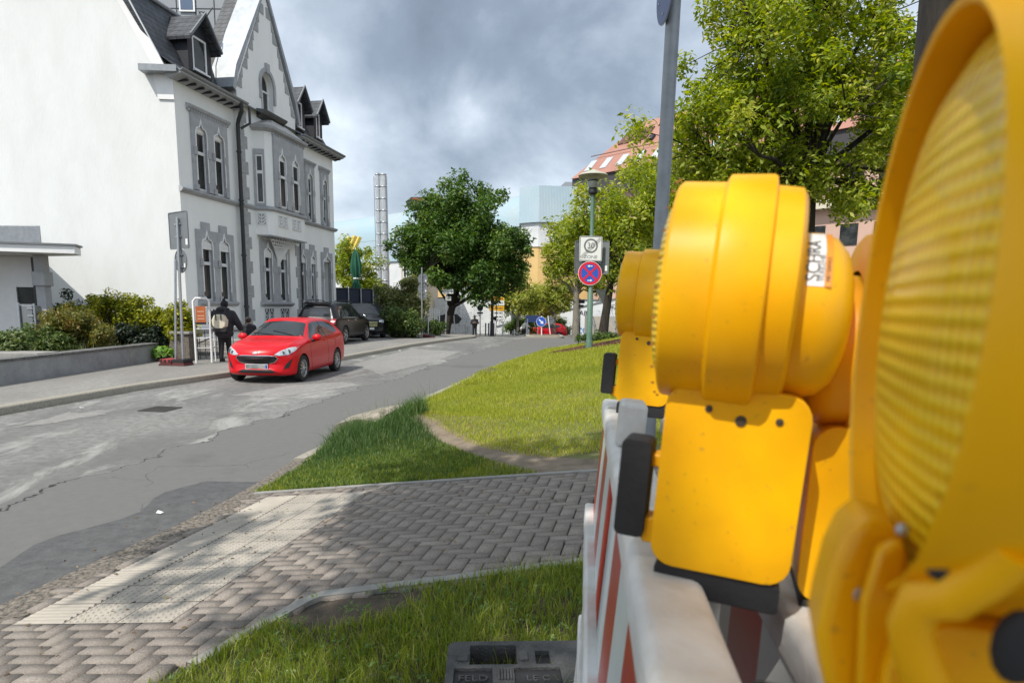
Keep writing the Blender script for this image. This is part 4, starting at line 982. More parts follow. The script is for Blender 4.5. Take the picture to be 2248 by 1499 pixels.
    patch(bv, [(.50, .58), (.46, .635), (.30, .655), (-.30, .655), (-.46, .635), (-.50, .58), (-.42, .49), (-.30, .455), (.30, .455), (.42, .49)], '+x', M_chrome, 'grille_trim', t, .004)
    gr = patch(bv, [(.487, .58), (.452, .626), (.296, .645), (-.296, .645), (-.452, .626), (-.487, .58), (-.412, .497), (-.296, .465), (.296, .465), (.412, .497)], '+x', M_plastic, 'grille', t, .008)
    b = MB()
    for i in range(15):
        for j in range(3):
            y = -.40+i*.057+(j % 2)*.028; z = .505+j*.038
            h = bv.ray_cast(Vector((4, y, z)), Vector((-1, 0, 0)))[0]
            b.tube([(h.x+.012, y-.024, z), (h.x+.013, y, z+.016), (h.x+.012, y+.024, z), (h.x+.013, y, z-.016), (h.x+.012, y-.024, z)], .0035, 4)
    b.build('mesh', mat('grille_mesh', (.07, .07, .075), .4), gr)
    patch(bv, [(.47, .27), (.33, .33), (-.33, .33), (-.47, .27), (-.35, .25), (.35, .25)], '+x', M_plastic, 'lower_intake', t, .006)
    h = bv.ray_cast(Vector((4, 0, .40)), Vector((-1, 0, 0)))[0]
    b = MB(); b.prism(rrect(-.265, .265, -.06, .06, .012), lambda y, z: (h.x+.028, y, .395+z), lambda y, z: (h.x+.01, y, .395+z)); pl_ = b.build('number_plate', mat('plate_surround', (.66, .67, .68), .35), t)
    b = MB(); b.box(h.x+.0285, h.x+.031, -.255, .21, .348, .443); b.build('plate_face', mat('blanked_plate', (.10, .14, .14), .5, col2=(.30, .31, .31), vscale=5, detail=2), pl_)
    b = MB(); b.box(h.x+.0285, h.x+.031, .215, .255, .348, .443); b.build('plate_band', mat('plate_blue', (.02, .06, .35), .4), pl_)
    hb = bv.ray_cast(Vector((4, 0, .70)), Vector((-1, 0, 0)))[0]
    b = MB(); b.ell((hb.x+.004, 0, hb.z), (.012, .065, .026), 14); b.build('badge', mat('oval_badge', (.7, .72, .76), .2, metal=.6), t)
    lines(bv, [(1.86, -.62), (1.895, -.4), (1.91, 0), (1.895, .4), (1.86, .62)], '+z', t)
    for sy in (-1, 1): lines(bv, [(1.78, sy*.66), (1.5, sy*.70), (1.1, sy*.725), (.86, sy*.735)], '+z', t)
    patch(bv, [(.52, 1.30), (-.52, 1.30), (-.60, 1.08), (.60, 1.08)], '-x', M_carglass, 'rear_window', t, .005)
    for sy in (-1, 1): patch(bv, [(sy*.56, .82), (sy*.72, .84), (sy*.66, 1.0), (sy*.6, 1.0)], '-x', M_tail, 'tail_light', t, .006)
    # wipers, wheel and a dangling charm
    b = MB()
    for y0, y1 in ((.45, -.12), (-.05, -.6)):
        pts = []
        for f in (0, .5, 1): 
            y = y0+(y1-y0)*f; x = .80-.18*f*(1 if y0 > 0 else .6); hh = bv.ray_cast(Vector((x, y, 4)), Vector((0, 0, -1)))[0]; pts.append(hh+Vector((.012, 0, .012)))
        b.tube(pts, .008, 5)
    b.build('wiper', M_plastic, t)
    b = MB(); b.box(-1.7, 1.7, -.6, .6, .16, .2); b.build('underbody', M_plastic, t)
    return t
M_red = mat('red_car_paint', (.56, .002, .009), .32, coat=.3, spec=.25)
u0, u1 = Vector((-4.99, 15.05)), Vector((-4.85, 17.5))
ang = math.atan2(u0.y-u1.y, u0.x-u1.x)
# right wheels of the car stand on u0 (front) and u1 (rear): put the origin from them
fd = Vector((math.cos(ang), math.sin(ang), 0)); lf = Vector((-fd.y, fd.x, 0))
org = Vector((u0.x, u0.y, 0))-fd*1.22-lf*.80
red = hatch('red_hatchback', 'bright red five door hatchback parked at the left kerb in front of the villa', (org.x, org.y, .0), ang, M_red)
red.scale = (.97, .985, 1.0)
far = hatch('red_hatchback', 'small distant red car half hidden behind the traffic island and its arrow sign', (PX(1193, 66), 66, float(gz(66))+.02), R(200), M_red)
far.scale = (1.12, 1.05, 1.08); far.location.z = P(1193, 743, 66).z
# black off-roader seen from behind
M_blk = mat('black_car_paint', (.009, .009, .011), .3, coat=.12, spec=.25)
def suv(name, label, loc, rz, front_only=False):
    t = thing(name, label, 'car', loc, rz)
    st = [(2.38, .40, .62, .66, .52, .72, .74, .12), (2.36, .32, .78, .78, .62, .86, .89, .22), (2.22, .28, .90, .90, .74, .97, 1.0, .22), (1.8, .26, .945, 1.0, .78, 1.05, 1.08, .1), (1.2, .26, .955, 1.06, .79, 1.11, 1.15, .02), (1.1, .26, .955, 1.065, .79, 1.13, 1.17, 0),
          (.3, .26, .955, 1.08, .655, 1.64, 1.72, .08), (.1, .26, .955, 1.085, .65, 1.68, 1.765, .04), (-.8, .26, .955, 1.09, .645, 1.70, 1.79, 0), (-1.7, .28, .95, 1.10, .635, 1.67, 1.765, 0), (-2.05, .3, .94, 1.10, .62, 1.60, 1.70, .06), (-2.16, .32, .93, 1.10, .66, 1.42, 1.48, .08), (-2.28, .36, .90, 1.06, .72, 1.12, 1.14, .10), (-2.38, .42, .86, .92, .66, .97, .98, .12), (-2.4, .46, .80, .78, .6, .82, .83, .12)]
    body, bv = shell('body', st, M_blk, [(1.42, .38), (-1.46, .38)], .38, t, .70)
    for x in (1.42, -1.46):
        for sy in (-1, 1): wheel(x, sy*.935, .382, .38, sy, t, .25, 5, .62)
    patch(bv, [(1.02, .74), (1.02, -.74), (.36, -.62), (.36, .62)], '+z', M_carglass, 'windscreen', t, .006)
    for sy, ax in ((1, '+y'), (-1, '-y')):
        patch(bv, [(.78, 1.12), (.3, 1.56), (-.28, 1.62), (-.3, 1.14)], ax, M_carglass, 'side_window', t, .004)
        patch(bv, [(-.36, 1.14), (-.34, 1.62), (-1.1, 1.62), (-1.2, 1.15)], ax, M_carglass, 'side_window', t, .004)
        patch(bv, [(-1.28, 1.15), (-1.2, 1.6), (-1.75, 1.55), (-1.95, 1.16)], ax, M_carglass, 'side_window', t, .004)
        lines(bv, [(.9, 1.08), (.95, .7), (.8, .4), (-.35, .4), (-.33, 1.1)], ax, t); lines(bv, [(-.35, .42), (-.9, .45), (-1.2, .8), (-1.24, 1.12)], ax, t)
        lines(bv, [(.85, 1.1), (-2.0, 1.13)], ax, t, 'window_trim', .012, M_chrome)
        mirror(t, .72, sy*.92, 1.16, sy, M_blk)
        for hx in (-.15, -1.08):
            h = bv.ray_cast(Vector((hx, sy*3, 1.0)), Vector((0, -sy, 0)))[0]; b = MB(); b.ell((hx, h.y+sy*.014, 1.0), (.1, .02, .02), 10); b.build('door_handle', M_chrome, t)
        tl = patch(bv, [(sy*.62, .84), (sy*.86, .86), (sy*.86, 1.08), (sy*.66, 1.07)], '-x', M_tail, 'tail_light', t, .02)
        patch(bv, [(sy*.64, .94), (sy*.85, .95), (sy*.85, 1.0), (sy*.65, .99)], '-x', mat('reverse_lamp', (.7, .68, .68), .2), 'reversing_light', tl, .026)
        patch(bv, [(sy*.50, .84), (sy*.74, .80), (sy*.80, .90), (sy*.72, .95), (sy*.52, .92)], '+x', M_lens, 'headlight', t, .01)
        b = MB(); b.tube([(.15, sy*.60, 1.775), (.0, sy*.60, 1.83), (-1.6, sy*.585, 1.83), (-1.75, sy*.585, 1.77)], .02, 6); b.build('roof_rail', M_plastic, t)
        patch(bv, [(sy*.5, .42), (sy*.72, .44), (sy*.72, .56), (sy*.5, .54)], '+x', M_plastic, 'air_intake', t, .006)
    patch(bv, [(.60, 1.16), (-.60, 1.16), (-.54, 1.56), (.54, 1.56)], '-x', mat('tailgate_glass', (.02, .024, .03), .03, spec=.8), 'rear_window', t, .006)
    b = MB(); b.prism([(-.60, 0), (.60, 0), (.56, .18), (-.56, .18)], lambda y, x: (-2.17+x*.6, y, 1.665+x*.3), lambda y, x: (-2.17+x*.6, y, 1.70+x*.3)); b.build('roof_spoiler', M_blk, t, bevel=.01)
    patch(bv, [(.34, .72), (-.34, .72), (-.34, .83), (.34, .83)], '-x', M_stick, 'number_plate', t, .012)
    b = MB(); b.box(-2.445, -2.40, -.4, .4, .93, .965); b.build('tailgate_strip', M_chrome, t)
    patch(bv, [(.84, .50), (-.84, .50), (-.84, .62), (.84, .62)], '-x', M_plastic, 'rear_bumper', t, .03)
    gr = patch(bv, [(.40, .60), (.44, .86), (-.44, .86), (-.40, .60)], '+x', M_plastic, 'grille', t, .008)
    for k_ in range(4):
        h = bv.ray_cast(Vector((4, 0, .63+k_*.065)), Vector((-1, 0, 0)))[0]; b = MB(); b.box(h.x-.03, h.x+.014, -.41, .41, .62+k_*.065, .645+k_*.065); b.build('grille_bar', M_chrome, gr)
    b = MB(); h = bv.ray_cast(Vector((4, 0, .5)), Vector((-1, 0, 0)))[0]; b.box(h.x, h.x+.025, -.26, .26, .45, .56); b.build('number_plate', M_stick, t)
    b = MB(); b.box(-2.1, 2.1, -.7, .7, .25, .3); b.build('underbody', M_plastic, t)
    return t
# right rear wheel meets the pavement at the pixel below
rw = Vector((-7.18, 27.31, .13)); dr = Vector((.09, 1, 0)).normalized(); lft = Vector((-dr.y, dr.x, 0))
o_ = rw+dr*1.46+lft*.88
suv('black_off_roader', 'black off-roader parked on the pavement, seen from behind with its red tail lamp', (o_.x, o_.y, .13), math.atan2(dr.y, dr.x))
d2_ = Vector((.38, -1, 0)).normalized()
q = P(832, 742, 33.0)
suv('black_off_roader', 'second black car facing the camera, nose showing behind the off-roader by the bushes', (q.x-.6-d2_.x*1.6, q.y-d2_.y*1.6, .1), math.atan2(d2_.y, d2_.x))

# ------------------------------------------------------------------ people
M_coat = mat('black_puffer', (.013, .014, .02), .75, bump=.8, bscale=9); M_trs = mat('black_trousers', (.012, .012, .016), .85); M_skin = mat('skin', (.50, .30, .22), .6); M_hair = mat('dark_hair', (.03, .02, .016), .7, bump=.6, bscale=50)
def organic(name, parts, m, parent=None, vox=.018, sm=6, shapes=()):
    """one continuous surface grown round tapered limbs and ellipsoids"""
    b = MB()
    for pts, rs in parts:
        b.tube(pts, rs, 12)
        for p, r_ in zip(pts, rs): b.ell(p, (r_,)*3, 10)
    for c, r_ in shapes: b.ell(c, r_, 14)
    o = b.build(name, m, parent, angle=0)
    q = o.modifiers.new('r', 'REMESH'); q.mode = 'VOXEL'; q.voxel_size = vox
    q = o.modifiers.new('s', 'SMOOTH'); q.iterations = sm; q.factor = .5
    baked(o); o.data.polygons.foreach_set('use_smooth', [True]*len(o.data.polygons)); return o
def hand(c, d, s=1.):
    """palm with five separate bent fingers; d = pointing direction"""
    c = Vector(c); d = Vector(d).normalized(); w = d.cross(Vector((0, 0, 1))).normalized() if abs(d.z) < .9 else Vector((1, 0, 0)); n_ = d.cross(w); o = [([c, c+d*.09*s], [.026*s, .034*s])]
    for i, ln in enumerate((.07, .08, .075, .058)):
        a = c+d*.09*s+w*(i-1.5)*.019*s; o.append(([a, a+d*ln*.5*s+n_*.006, a+d*ln*.85*s+n_*.03*s], [.009*s, .0085*s, .007*s]))
    a = c+d*.03*s-w*.03*s; o.append(([a, a-w*.03*s+d*.03*s, a-w*.035*s+d*.06*s+n_*.01], [.012*s, .01*s, .008*s])); return o
def head(parent, c, facing, r=.1, hair=None, hat=None):
    f = Vector(facing).normalized(); s = Vector((-f.y, f.x, 0)); c = Vector(c)
    for sg in (-1, 1):
        b = MB(); b.ell(c+f*r*.88+s*sg*r*.33+Vector((0, 0, r*.05)), (.011,)*3, 8); b.build('eye', M_dark, parent)
    b = MB(); b.ell(c+f*r*.98-Vector((0, 0, r*.18)), (.016, .014, .026), 8)
    b.build('nose', M_skin, parent); b = MB(); b.ell(c+f*r*.88-Vector((0, 0, r*.6)), (.012 if abs(f.x) > .7 else .028, .028 if abs(f.x) > .7 else .012, .008), 8); b.build('mouth', mat('lip', (.32, .13, .11), .6), parent)
    for sg in (-1, 1):
        b = MB(); b.ell(c+s*sg*r*.86, (.02, .02, .034), 8); b.build('ear', M_skin, parent)
def limb(*a): return ([Vector(p) for p, r_ in a], [r_ for p, r_ in a])
# the walker with the pale rucksack, seen from behind, leaning forward a little with the arms drawn in front
Yw = 18.3; w0 = P(494, 794, Yw)
wk = thing('person', 'person in black puffer coat and dark beanie seen from behind, wearing a cream backpack', 'person', (w0.x, Yw, .13), R(8))
organic('body', [limb(((0, .05, 1.0), .15), ((.0, .06, 1.25), .17), ((0, .08, 1.42), .11), ((.01, .12, 1.52), .06), ((.02, .15, 1.60), .09)),
                 limb(((-.09, .05, .95), .11), ((-.10, .10, .52), .082), ((-.10, .02, .10), .06), ((-.11, .15, .05), .045)),
                 limb(((.09, .05, .95), .11), ((.06, .22, .54), .082), ((.05, .32, .12), .06), ((.05, .46, .06), .045))], M_trs, wk, .02, 4)
organic('coat', [limb(((-.24, .08, 1.38), .105), ((-.34, .10, 1.12), .10), ((-.26, .30, .98), .085)), limb(((.24, .08, 1.38), .105), ((.36, .10, 1.14), .10), ((.40, .28, .96), .085))],
        M_coat, wk, .022, 3, [((0, .05, 1.24), (.27, .20, .30)), ((0, .05, 1.0), (.28, .21, .26)), ((0, .07, 1.40), (.25, .17, .14)), ((.02, -.0, .82), (.27, .19, .14))])
b = MB(); b.ell((0, .01, 1.50), (.17, .13, .09), 16); b.tube([(-.15, .08, 1.48), (0, -.10, 1.50), (.15, .08, 1.48)], .06, 8); b.build('hood', M_coat, wk)
b = MB(); b.ell((.02, .15, 1.645), (.105, .115, .115), 18); b.ell((.02, .12, 1.765), (.045,)*3, 10); b.build('beanie', mat('black_knit', (.015, .015, .02), .95, bump=1., bscale=40), wk)
for sx_, pp in ((-.26, (.30, .96)), (.40, (.30, .93))):
    organic('hand', hand((sx_, pp[0]+.02, pp[1]-.02), (.1 if sx_ < 0 else -.15, .5, -.8), .9), M_skin, wk, .006, 1)
for sx_, y_, z_ in ((-.11, .15, .05), (.05, .46, .06)):
    b = MB(); b.prism(rrect(-.05, .05, -.13, .14, .04), lambda x, y: (sx_+x, y_-.02+y, -.0), lambda x, y: (sx_+x*.9, y_-.02+y*.95, .09)); b.build('shoe', M_black, wk, bevel=.015)
bp_ = thing('backpack', 'cream backpack with two dark straps worn by the person in black', 'backpack', wk.location+Vector((.0, -.18, 1.0)), R(8))
b = MB(); b.prism([(-.2, .02), (-.22, .2), (-.13, .36), (.13, .36), (.22, .2), (.2, .02), (.12, -.04), (-.12, -.04)], lambda x, z: (x*.86, -.12, .01+z*.96), lambda x, z: (x, .06, z)); b.build('bag', mat('cream_canvas', (.62, .58, .45), .8, var=.12, vscale=12), bp_, bevel=.03, seg=3)
b = MB(); b.tube([(-.15, -.05, .35), (-.15, .02, .5)], .02, 6); b.tube([(.15, -.05, .35), (.15, .02, .5)], .02, 6)
for x in (-.07, .07): b.tube([(x, -.125, .36), (x, -.135, .26), (x*.9, -.13, .2)], .013, 6)
b.build('strap', M_black, bp_)
b = MB(); b.prism([(-.2, -.02), (.2, -.02), (.19, -.13), (-.19, -.13)], lambda x, z: (x, -.1, z), lambda x, z: (x, .06, z)); b.build('base', M_black, bp_, bevel=.02)
head(wk, (.02, .16, 1.615), (0, 1, 0))
# child beside, only head and shoulders above the red car
c0 = P(545, 704, 19.4); ch = thing('person', 'child in a dark jacket whose dark-haired head shows just over the red car', 'person', (c0.x, 19.4, .13), R(12))
H_ = c0.z-.13
organic('body', [limb(((0, 0, .62), .10), ((0, 0, .86), .11), ((0, .01, H_-.19), .07), ((0, .01, H_-.1), .045), ((0, .02, H_), .085)), limb(((-.07, 0, .6), .07), ((-.07, .03, .32), .05), ((-.07, 0, .05), .04)), limb(((.07, 0, .6), .07), ((.07, .03, .32), .05), ((.07, .0, .05), .04)),
                 limb(((-.15, 0, .95), .05), ((-.19, .03, .72), .042), ((-.17, .1, .55), .032)), limb(((.15, 0, .95), .05), ((.19, .03, .72), .042), ((.17, .1, .55), .032))], M_skin, ch, .015, 3)
organic('jacket', [limb(((-.15, 0, .97), .075), ((-.2, .03, .74), .065), ((-.18, .09, .58), .055)), limb(((.15, 0, .97), .075), ((.2, .03, .74), .065), ((.18, .09, .58), .055))], M_coat, ch, .02, 3, [((0, 0, .82), (.18, .13, .24)), ((0, 0, .98), (.17, .11, .1))])
b = MB(); b.ell((0, -.012, H_+.028), (.094, .098, .092), 16); b.build('hair', M_hair, ch); head(ch, (0, .025, H_-.005), (0, 1, 0), .085)
organic('hand', hand((-.17, .11, .53), (0, .4, -.9), .7), M_skin, ch, .006, 1); organic('hand', hand((.17, .11, .53), (0, .4, -.9), .7), M_skin, ch, .006, 1)
# far walker in a wide hat
Yf = 55.; f0 = P(1042, 738, Yf); fp = thing('person', 'distant person in dark clothes and broad hat walking towards the camera past the white wall', 'person', (f0.x, Yf, f0.z), R(180))
organic('body', [limb(((0, 0, .95), .14), ((0, 0, 1.25), .16), ((0, .01, 1.42), .09), ((0, .02, 1.5), .055), ((0, .03, 1.60), .095)), limb(((-.1, 0, .95), .09), ((-.11, .05, .5), .065), ((-.11, -.02, .08), .045), ((-.12, .1, .04), .04)), limb(((.1, 0, .95), .09), ((.11, .08, .5), .065), ((.12, .1, .08), .045), ((.13, .22, .04), .04)),
                 limb(((-.22, 0, 1.36), .06), ((-.3, .05, 1.1), .05), ((-.1, .25, 1.15), .035)), limb(((.22, 0, 1.36), .06), ((.3, .05, 1.1), .05), ((.1, .25, 1.15), .035))], M_skin, fp, .02, 3)
organic('jacket', [limb(((-.22, 0, 1.37), .09), ((-.31, .05, 1.1), .08), ((-.14, .2, 1.13), .06)), limb(((.22, 0, 1.37), .09), ((.31, .05, 1.1), .08), ((.14, .2, 1.13), .06))], M_coat, fp, .025, 3, [((0, 0, 1.2), (.26, .18, .32)), ((0, 0, .95), (.25, .18, .15))])
organic('trousers', [limb(((-.1, 0, .95), .11), ((-.11, .05, .5), .085), ((-.11, -.02, .1), .07)), limb(((.1, 0, .95), .11), ((.11, .08, .5), .085), ((.12, .1, .1), .07))], M_trs, fp, .02, 2)
for sg in (-1, 1): organic('hand', hand((sg*.1, .25, 1.15), (-sg*.8, .5, .3), .9), M_skin, fp, .007, 1)
head(fp, (0, .03, 1.60), (0, 1, 0))
b = MB(); b.lathe([(.0, .14), (.07, .13), (.1, .03), (.27, .0), (.27, -.012), (.0, .0)], (0, .02, 1.67), (.3, .05, 1), 20); b.build('hat', mat('dark_felt', (.05, .045, .04), .9), fp)
# far figure in a white hooded jacket bent over a bicycle
Yc = 60.; f0 = P(1148, 742, Yc); cy = thing('person', 'distant person in a white hooded jacket leaning over a bicycle beside the chain posts', 'person', (f0.x, Yc, f0.z), R(-70))
organic('body', [limb(((0, -.1, .9), .13), ((0, .1, 1.2), .15), ((0, .22, 1.38), .08), ((0, .26, 1.45), .055), ((0, .30, 1.55), .09)), limb(((-.1, -.1, .88), .09), ((-.11, .15, .6), .065), ((-.11, -.05, .3), .045), ((-.11, .08, .25), .04)), limb(((.1, -.1, .88), .09), ((.11, .05, .5), .065), ((.11, -.12, .1), .045), ((.11, .02, .05), .04)),
                 limb(((-.2, .2, 1.32), .055), ((-.25, .4, 1.15), .045), ((-.25, .6, 1.02), .033)), limb(((.2, .2, 1.32), .055), ((.25, .4, 1.15), .045), ((.25, .6, 1.02), .033))], M_skin, cy, .02, 3)
M_wj = mat('white_jacket', (.74, .73, .70), .8, bump=.4, bscale=12)
organic('jacket', [limb(((-.2, .2, 1.33), .08), ((-.26, .4, 1.15), .07), ((-.25, .55, 1.05), .055)), limb(((.2, .2, 1.33), .08), ((.26, .4, 1.15), .07), ((.25, .55, 1.05), .055)), limb(((0, -.12, .88), .2), ((0, .1, 1.2), .2), ((0, .2, 1.36), .13))], M_wj, cy, .025, 3)
b = MB(); b.ell((0, .28, 1.55), (.13, .13, .15), 14); b.build('hood', M_wj, cy)
organic('trousers', [limb(((-.1, -.1, .88), .11), ((-.11, .15, .6), .085), ((-.11, -.05, .32), .065)), limb(((.1, -.1, .88), .11), ((.11, .05, .5), .085), ((.11, -.12, .12), .065))], M_trs, cy, .02, 2)
for sg in (-1, 1): organic('hand', hand((sg*.25, .6, 1.02), (0, .9, -.3), .9), M_skin, cy, .007, 1)
bi = thing('bicycle', 'distant bicycle under the person in the white jacket', 'bicycle', (f0.x, Yc, f0.z), R(-70))
for y in (-.5, .55):
    b = MB(); b.tube([(0, y+.33*math.cos(2*math.pi*i/24), .34+.33*math.sin(2*math.pi*i/24)) for i in range(25)], .022, 6)
    for i in range(8): a = i*math.pi/8; b.tube([(0, y+.32*math.cos(a), .34+.32*math.sin(a)), (0, y-.32*math.cos(a), .34-.32*math.sin(a))], .004, 4)
    b.build('wheel', M_tyre, bi)
b = MB()
for a, c in (((0, -.5, .34), (0, -.05, .3)), ((0, -.05, .3), (0, -.2, .85)), ((0, -.2, .8), (0, .35, .85)), ((0, -.05, .3), (0, .35, .8)), ((0, .55, .34), (0, .33, .98)), ((0, -.5, .34), (0, -.2, .8))): b.tube([a, c], .018, 6)
b.build('frame', M_dark, bi); b = MB(); b.tube([(-.28, .4, 1.0), (0, .34, 1.0), (.28, .4, 1.0)], .015, 6); b.build('handlebar', M_plastic, bi); b = MB(); b.ell((0, -.22, .87), (.08, .13, .03), 10); b.build('saddle', M_plastic, bi)
# ------------------------------------------------------------------ plants
def leaves(cl, per, rad, size, rng, up=.45, flat=1.):
    """folded leaf quads gathered round the cluster centres"""
    cl = np.asarray(cl, float); n = len(cl)*per; c = np.repeat(cl, per, 0)
    rr = np.repeat(np.asarray(rad)*np.ones(len(cl)), per)
    d = rng.normal(size=(n, 3)); d /= np.linalg.norm(d, axis=1)[:, None]; d *= (rng.random(n)**.45)[:, None]*rr[:, None]; d[:, 2] *= flat
    p = c+d; s = size*rng.uniform(.6, 1.35, n)
    nrm = rng.normal(size=(n, 3)); nrm[:, 2] = np.abs(nrm[:, 2])+up; nrm += d/np.maximum(rr, .01)[:, None]*.7; nrm /= np.linalg.norm(nrm, axis=1)[:, None]
    t = rng.normal(size=(n, 3)); t -= (t*nrm).sum(1)[:, None]*nrm; t /= np.linalg.norm(t, axis=1)[:, None]; b = np.cross(nrm, t)
    t *= s[:, None]; b *= (s*.42)[:, None]; f = nrm*(s*.16)[:, None]
    V = np.stack([p-t, p-b+f-t*.1, p+t, p+b+f-t*.1], 1).reshape(-1, 3)
    F = np.arange(n*4).reshape(n, 4)
    return V, F, np.clip(np.repeat(rng.normal(0, .12, len(cl)), per)+rng.random(n), 0, 1)
def tree(name, label, base, lean, h_fork, rad, blobs, ncl, per, crad, lsize, lm, seed, group=None, cat='tree', shell_=.55, bark=None, hollow=.0, nlimb=None):
    """blobs: ellipsoids (cx,cy,cz,rx,ry,rz) relative to the foot"""
    rng = np.random.default_rng(seed); t = thing(name, label, cat, base, 0, group)
    vol = np.array([q[3]*q[4]*q[5] for q in blobs]); vol = vol/vol.sum(); cl = []
    for q, f in zip(blobs, vol):
        k = max(3, int(ncl*f)); d = rng.normal(size=(k, 3)); d /= np.linalg.norm(d, axis=1)[:, None]; r_ = (hollow+(1-hollow)*rng.random(k)**shell_)
        r_ *= 1+.13*np.sin(d[:, 0]*5+seed)*np.cos(d[:, 2]*6+seed)
        cl.append(np.array(q[:3])+d*r_[:, None]*np.array(q[3:]))
    cl = np.concatenate(cl)
    fork = Vector((lean[0]*h_fork, lean[1]*h_fork, h_fork)); b = MB()
    pts = [Vector((0, 0, -.15)), Vector((lean[0]*h_fork*.3+.04*rad, lean[1]*h_fork*.3, h_fork*.35)), Vector((lean[0]*h_fork*.7, lean[1]*h_fork*.7+.03, h_fork*.7)), fork]
    b.tube(pts, [rad*1.35, rad*1.02, rad*.9, rad*.8], 12)
    nl = nlimb or max(4, int(len(cl)**.5*.8)); cen = cl.mean(0); ends = []
    idx = rng.permutation(len(cl))[:nl]
    for i in idx:
        e_ = Vector(cl[i]); s0 = fork.lerp(pts[2], rng.random()*.5); m1 = s0.lerp(e_, .4)+Vector((rng.normal()*.1, rng.normal()*.1, abs(rng.normal())*.25))*(e_-s0).length*.35; m2 = s0.lerp(e_, .75)+Vector(rng.normal(size=3)*.06)*(e_-s0).length
        r0 = rad*rng.uniform(.3, .55); b.tube([s0, m1, m2, e_], [r0, r0*.65, r0*.38, r0*.14], 7); ends.append((m1, m2, r0))
    for c in cl:
        c = Vector(c); m1, m2, r0 = min(ends, key=lambda q: min((q[0]-c).length, (q[1]-c).length)); s = m1 if (m1-c).length < (m2-c).length else m2
        r1 = min(r0*.3, rad*.12); md = s.lerp(c, .5)+Vector(rng.normal(size=3)*.08)*(c-s).length; b.tube([s, md, c], [r1, r1*.6, r1*.25], 5, caps=False)
    b.build('trunk', bark or M_bark, t, angle=60)
    V, F, rn = leaves(cl, per, crad*rng.uniform(.7, 1.3, len(cl)), lsize, rng)
    put(npmesh('crown', V, F, lm, rn), 'crown', t); return t
LM_maple = leaf_mat('maple_leaf', (.03, .08, .014), (.11, .20, .034), (.21, .28, .07), .33)
LM_plane = leaf_mat('plane_leaf', (.10, .17, .018), (.37, .43, .055), (.56, .56, .15), .48)
LM_small = leaf_mat('young_leaf', (.16, .22, .035), (.40, .43, .09), (.55, .52, .18), .45)
LM_bush = leaf_mat('bush_leaf', (.03, .07, .02), (.14, .20, .05), (.25, .28, .10), .35)
LM_ivy = leaf_mat('ivy_leaf', (.10, .14, .04), (.28, .30, .11), (.46, .43, .26), .4)
LM_yew = leaf_mat('yew_needle', (.05, .08, .01), (.35, .37, .02), (.66, .61, .04), .4)
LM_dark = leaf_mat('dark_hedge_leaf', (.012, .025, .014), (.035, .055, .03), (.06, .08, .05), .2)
LM_rust = leaf_mat('rusty_leaf', (.08, .09, .02), (.23, .23, .05), (.34, .22, .08), .35)
# the dark maple at the far kerb
f = P(975, 738, 46)
tree('maple_tree', 'full dark green maple standing at the far end of the left pavement', f, (.28, 0), 2.2, .30,
     [(1.6, 0, 5.6, 4.2, 3.8, 2.9), (1.2, .2, 8.4, 3.1, 3.0, 2.7), (-1.2, 0, 5.8, 2.7, 2.6, 1.9), (4.0, 0, 5.4, 2.2, 2.4, 2.3), (2.6, 0, 3.6, 2.6, 2.2, 1.2), (-2.2, .0, 7.2, 1.3, 1.2, .9), (.2, 0, 8.0, 2.4, 2.3, 1.9)], 400, 170, .72, .14, LM_maple, 3)
# plane tree above the barrier lights: big open crown
f = P(1765, 700, 17)
tree('plane_tree', 'tall light green plane tree with an open crown behind the yellow lights', (f.x, 17, .9), (-.03, 0), 4.6, .2,
     [(-.3, 0, 7.0, 3.3, 3.2, 2.6), (-1.9, 0, 5.4, 2.0, 2.2, 1.5), (1.7, .3, 6.2, 2.4, 2.4, 2.4), (0, 0, 9.4, 2.7, 2.6, 1.9), (-2.2, 0, 7.9, 1.5, 1.6, 1.3), (.6, 0, 4.1, 2.8, 2.0, 1.0), (-3.3, .2, 4.9, 1.2, 1.2, .9), (-2.7, 0, 6.2, 1.3, 1.4, 1.1), (-1.0, 0, 4.4, 1.8, 1.6, .9), (-4.0, .2, 5.0, 1.0, 1.0, 1.2), (-2.3, .2, 3.9, 1.5, 1.3, .8), (1.5, 0, 3.9, 1.6, 1.3, .8)], 390, 160, .47, .078, LM_plane, 5, nlimb=22, shell_=.5)
f = P(1322, 742, 29)
tree('plane_tree', 'plane tree with forked dark trunk just behind the green lamp post', (f.x, 29, f.z), (.12, 0), 2.5, .19,
     [(.3, 0, 4.8, 2.1, 2.0, 1.7), (2.2, 0, 5.6, 1.8, 1.8, 1.6), (-1.1, 0, 4.5, 1.3, 1.5, 1.3), (1.4, 0, 3.2, 2.2, 1.6, .9), (-.6, 0, 6.2, 1.0, 1.1, .9)], 170, 90, .5, .1, LM_plane, 8)
f = P(1420, 740, 33)
tree('plane_tree', 'plane tree low behind the tall steel pole, hiding the red roofed block', (f.x, 33, f.z+.3), (.02, 0), 3, .2,
     [(0, 0, 5.6, 2.6, 2.3, 2.6), (-.2, 0, 7.6, 1.4, 1.5, 1.4), (2.6, 0, 6, 2.4, 2.2, 2.4), (1.7, 0, 9.2, 1.6, 1.7, 1.5), (2.6, 0, 10.9, 1.3, 1.3, 1.1)], 190, 120, .55, .10, LM_plane, 12)
f = P(1263, 738, 44)
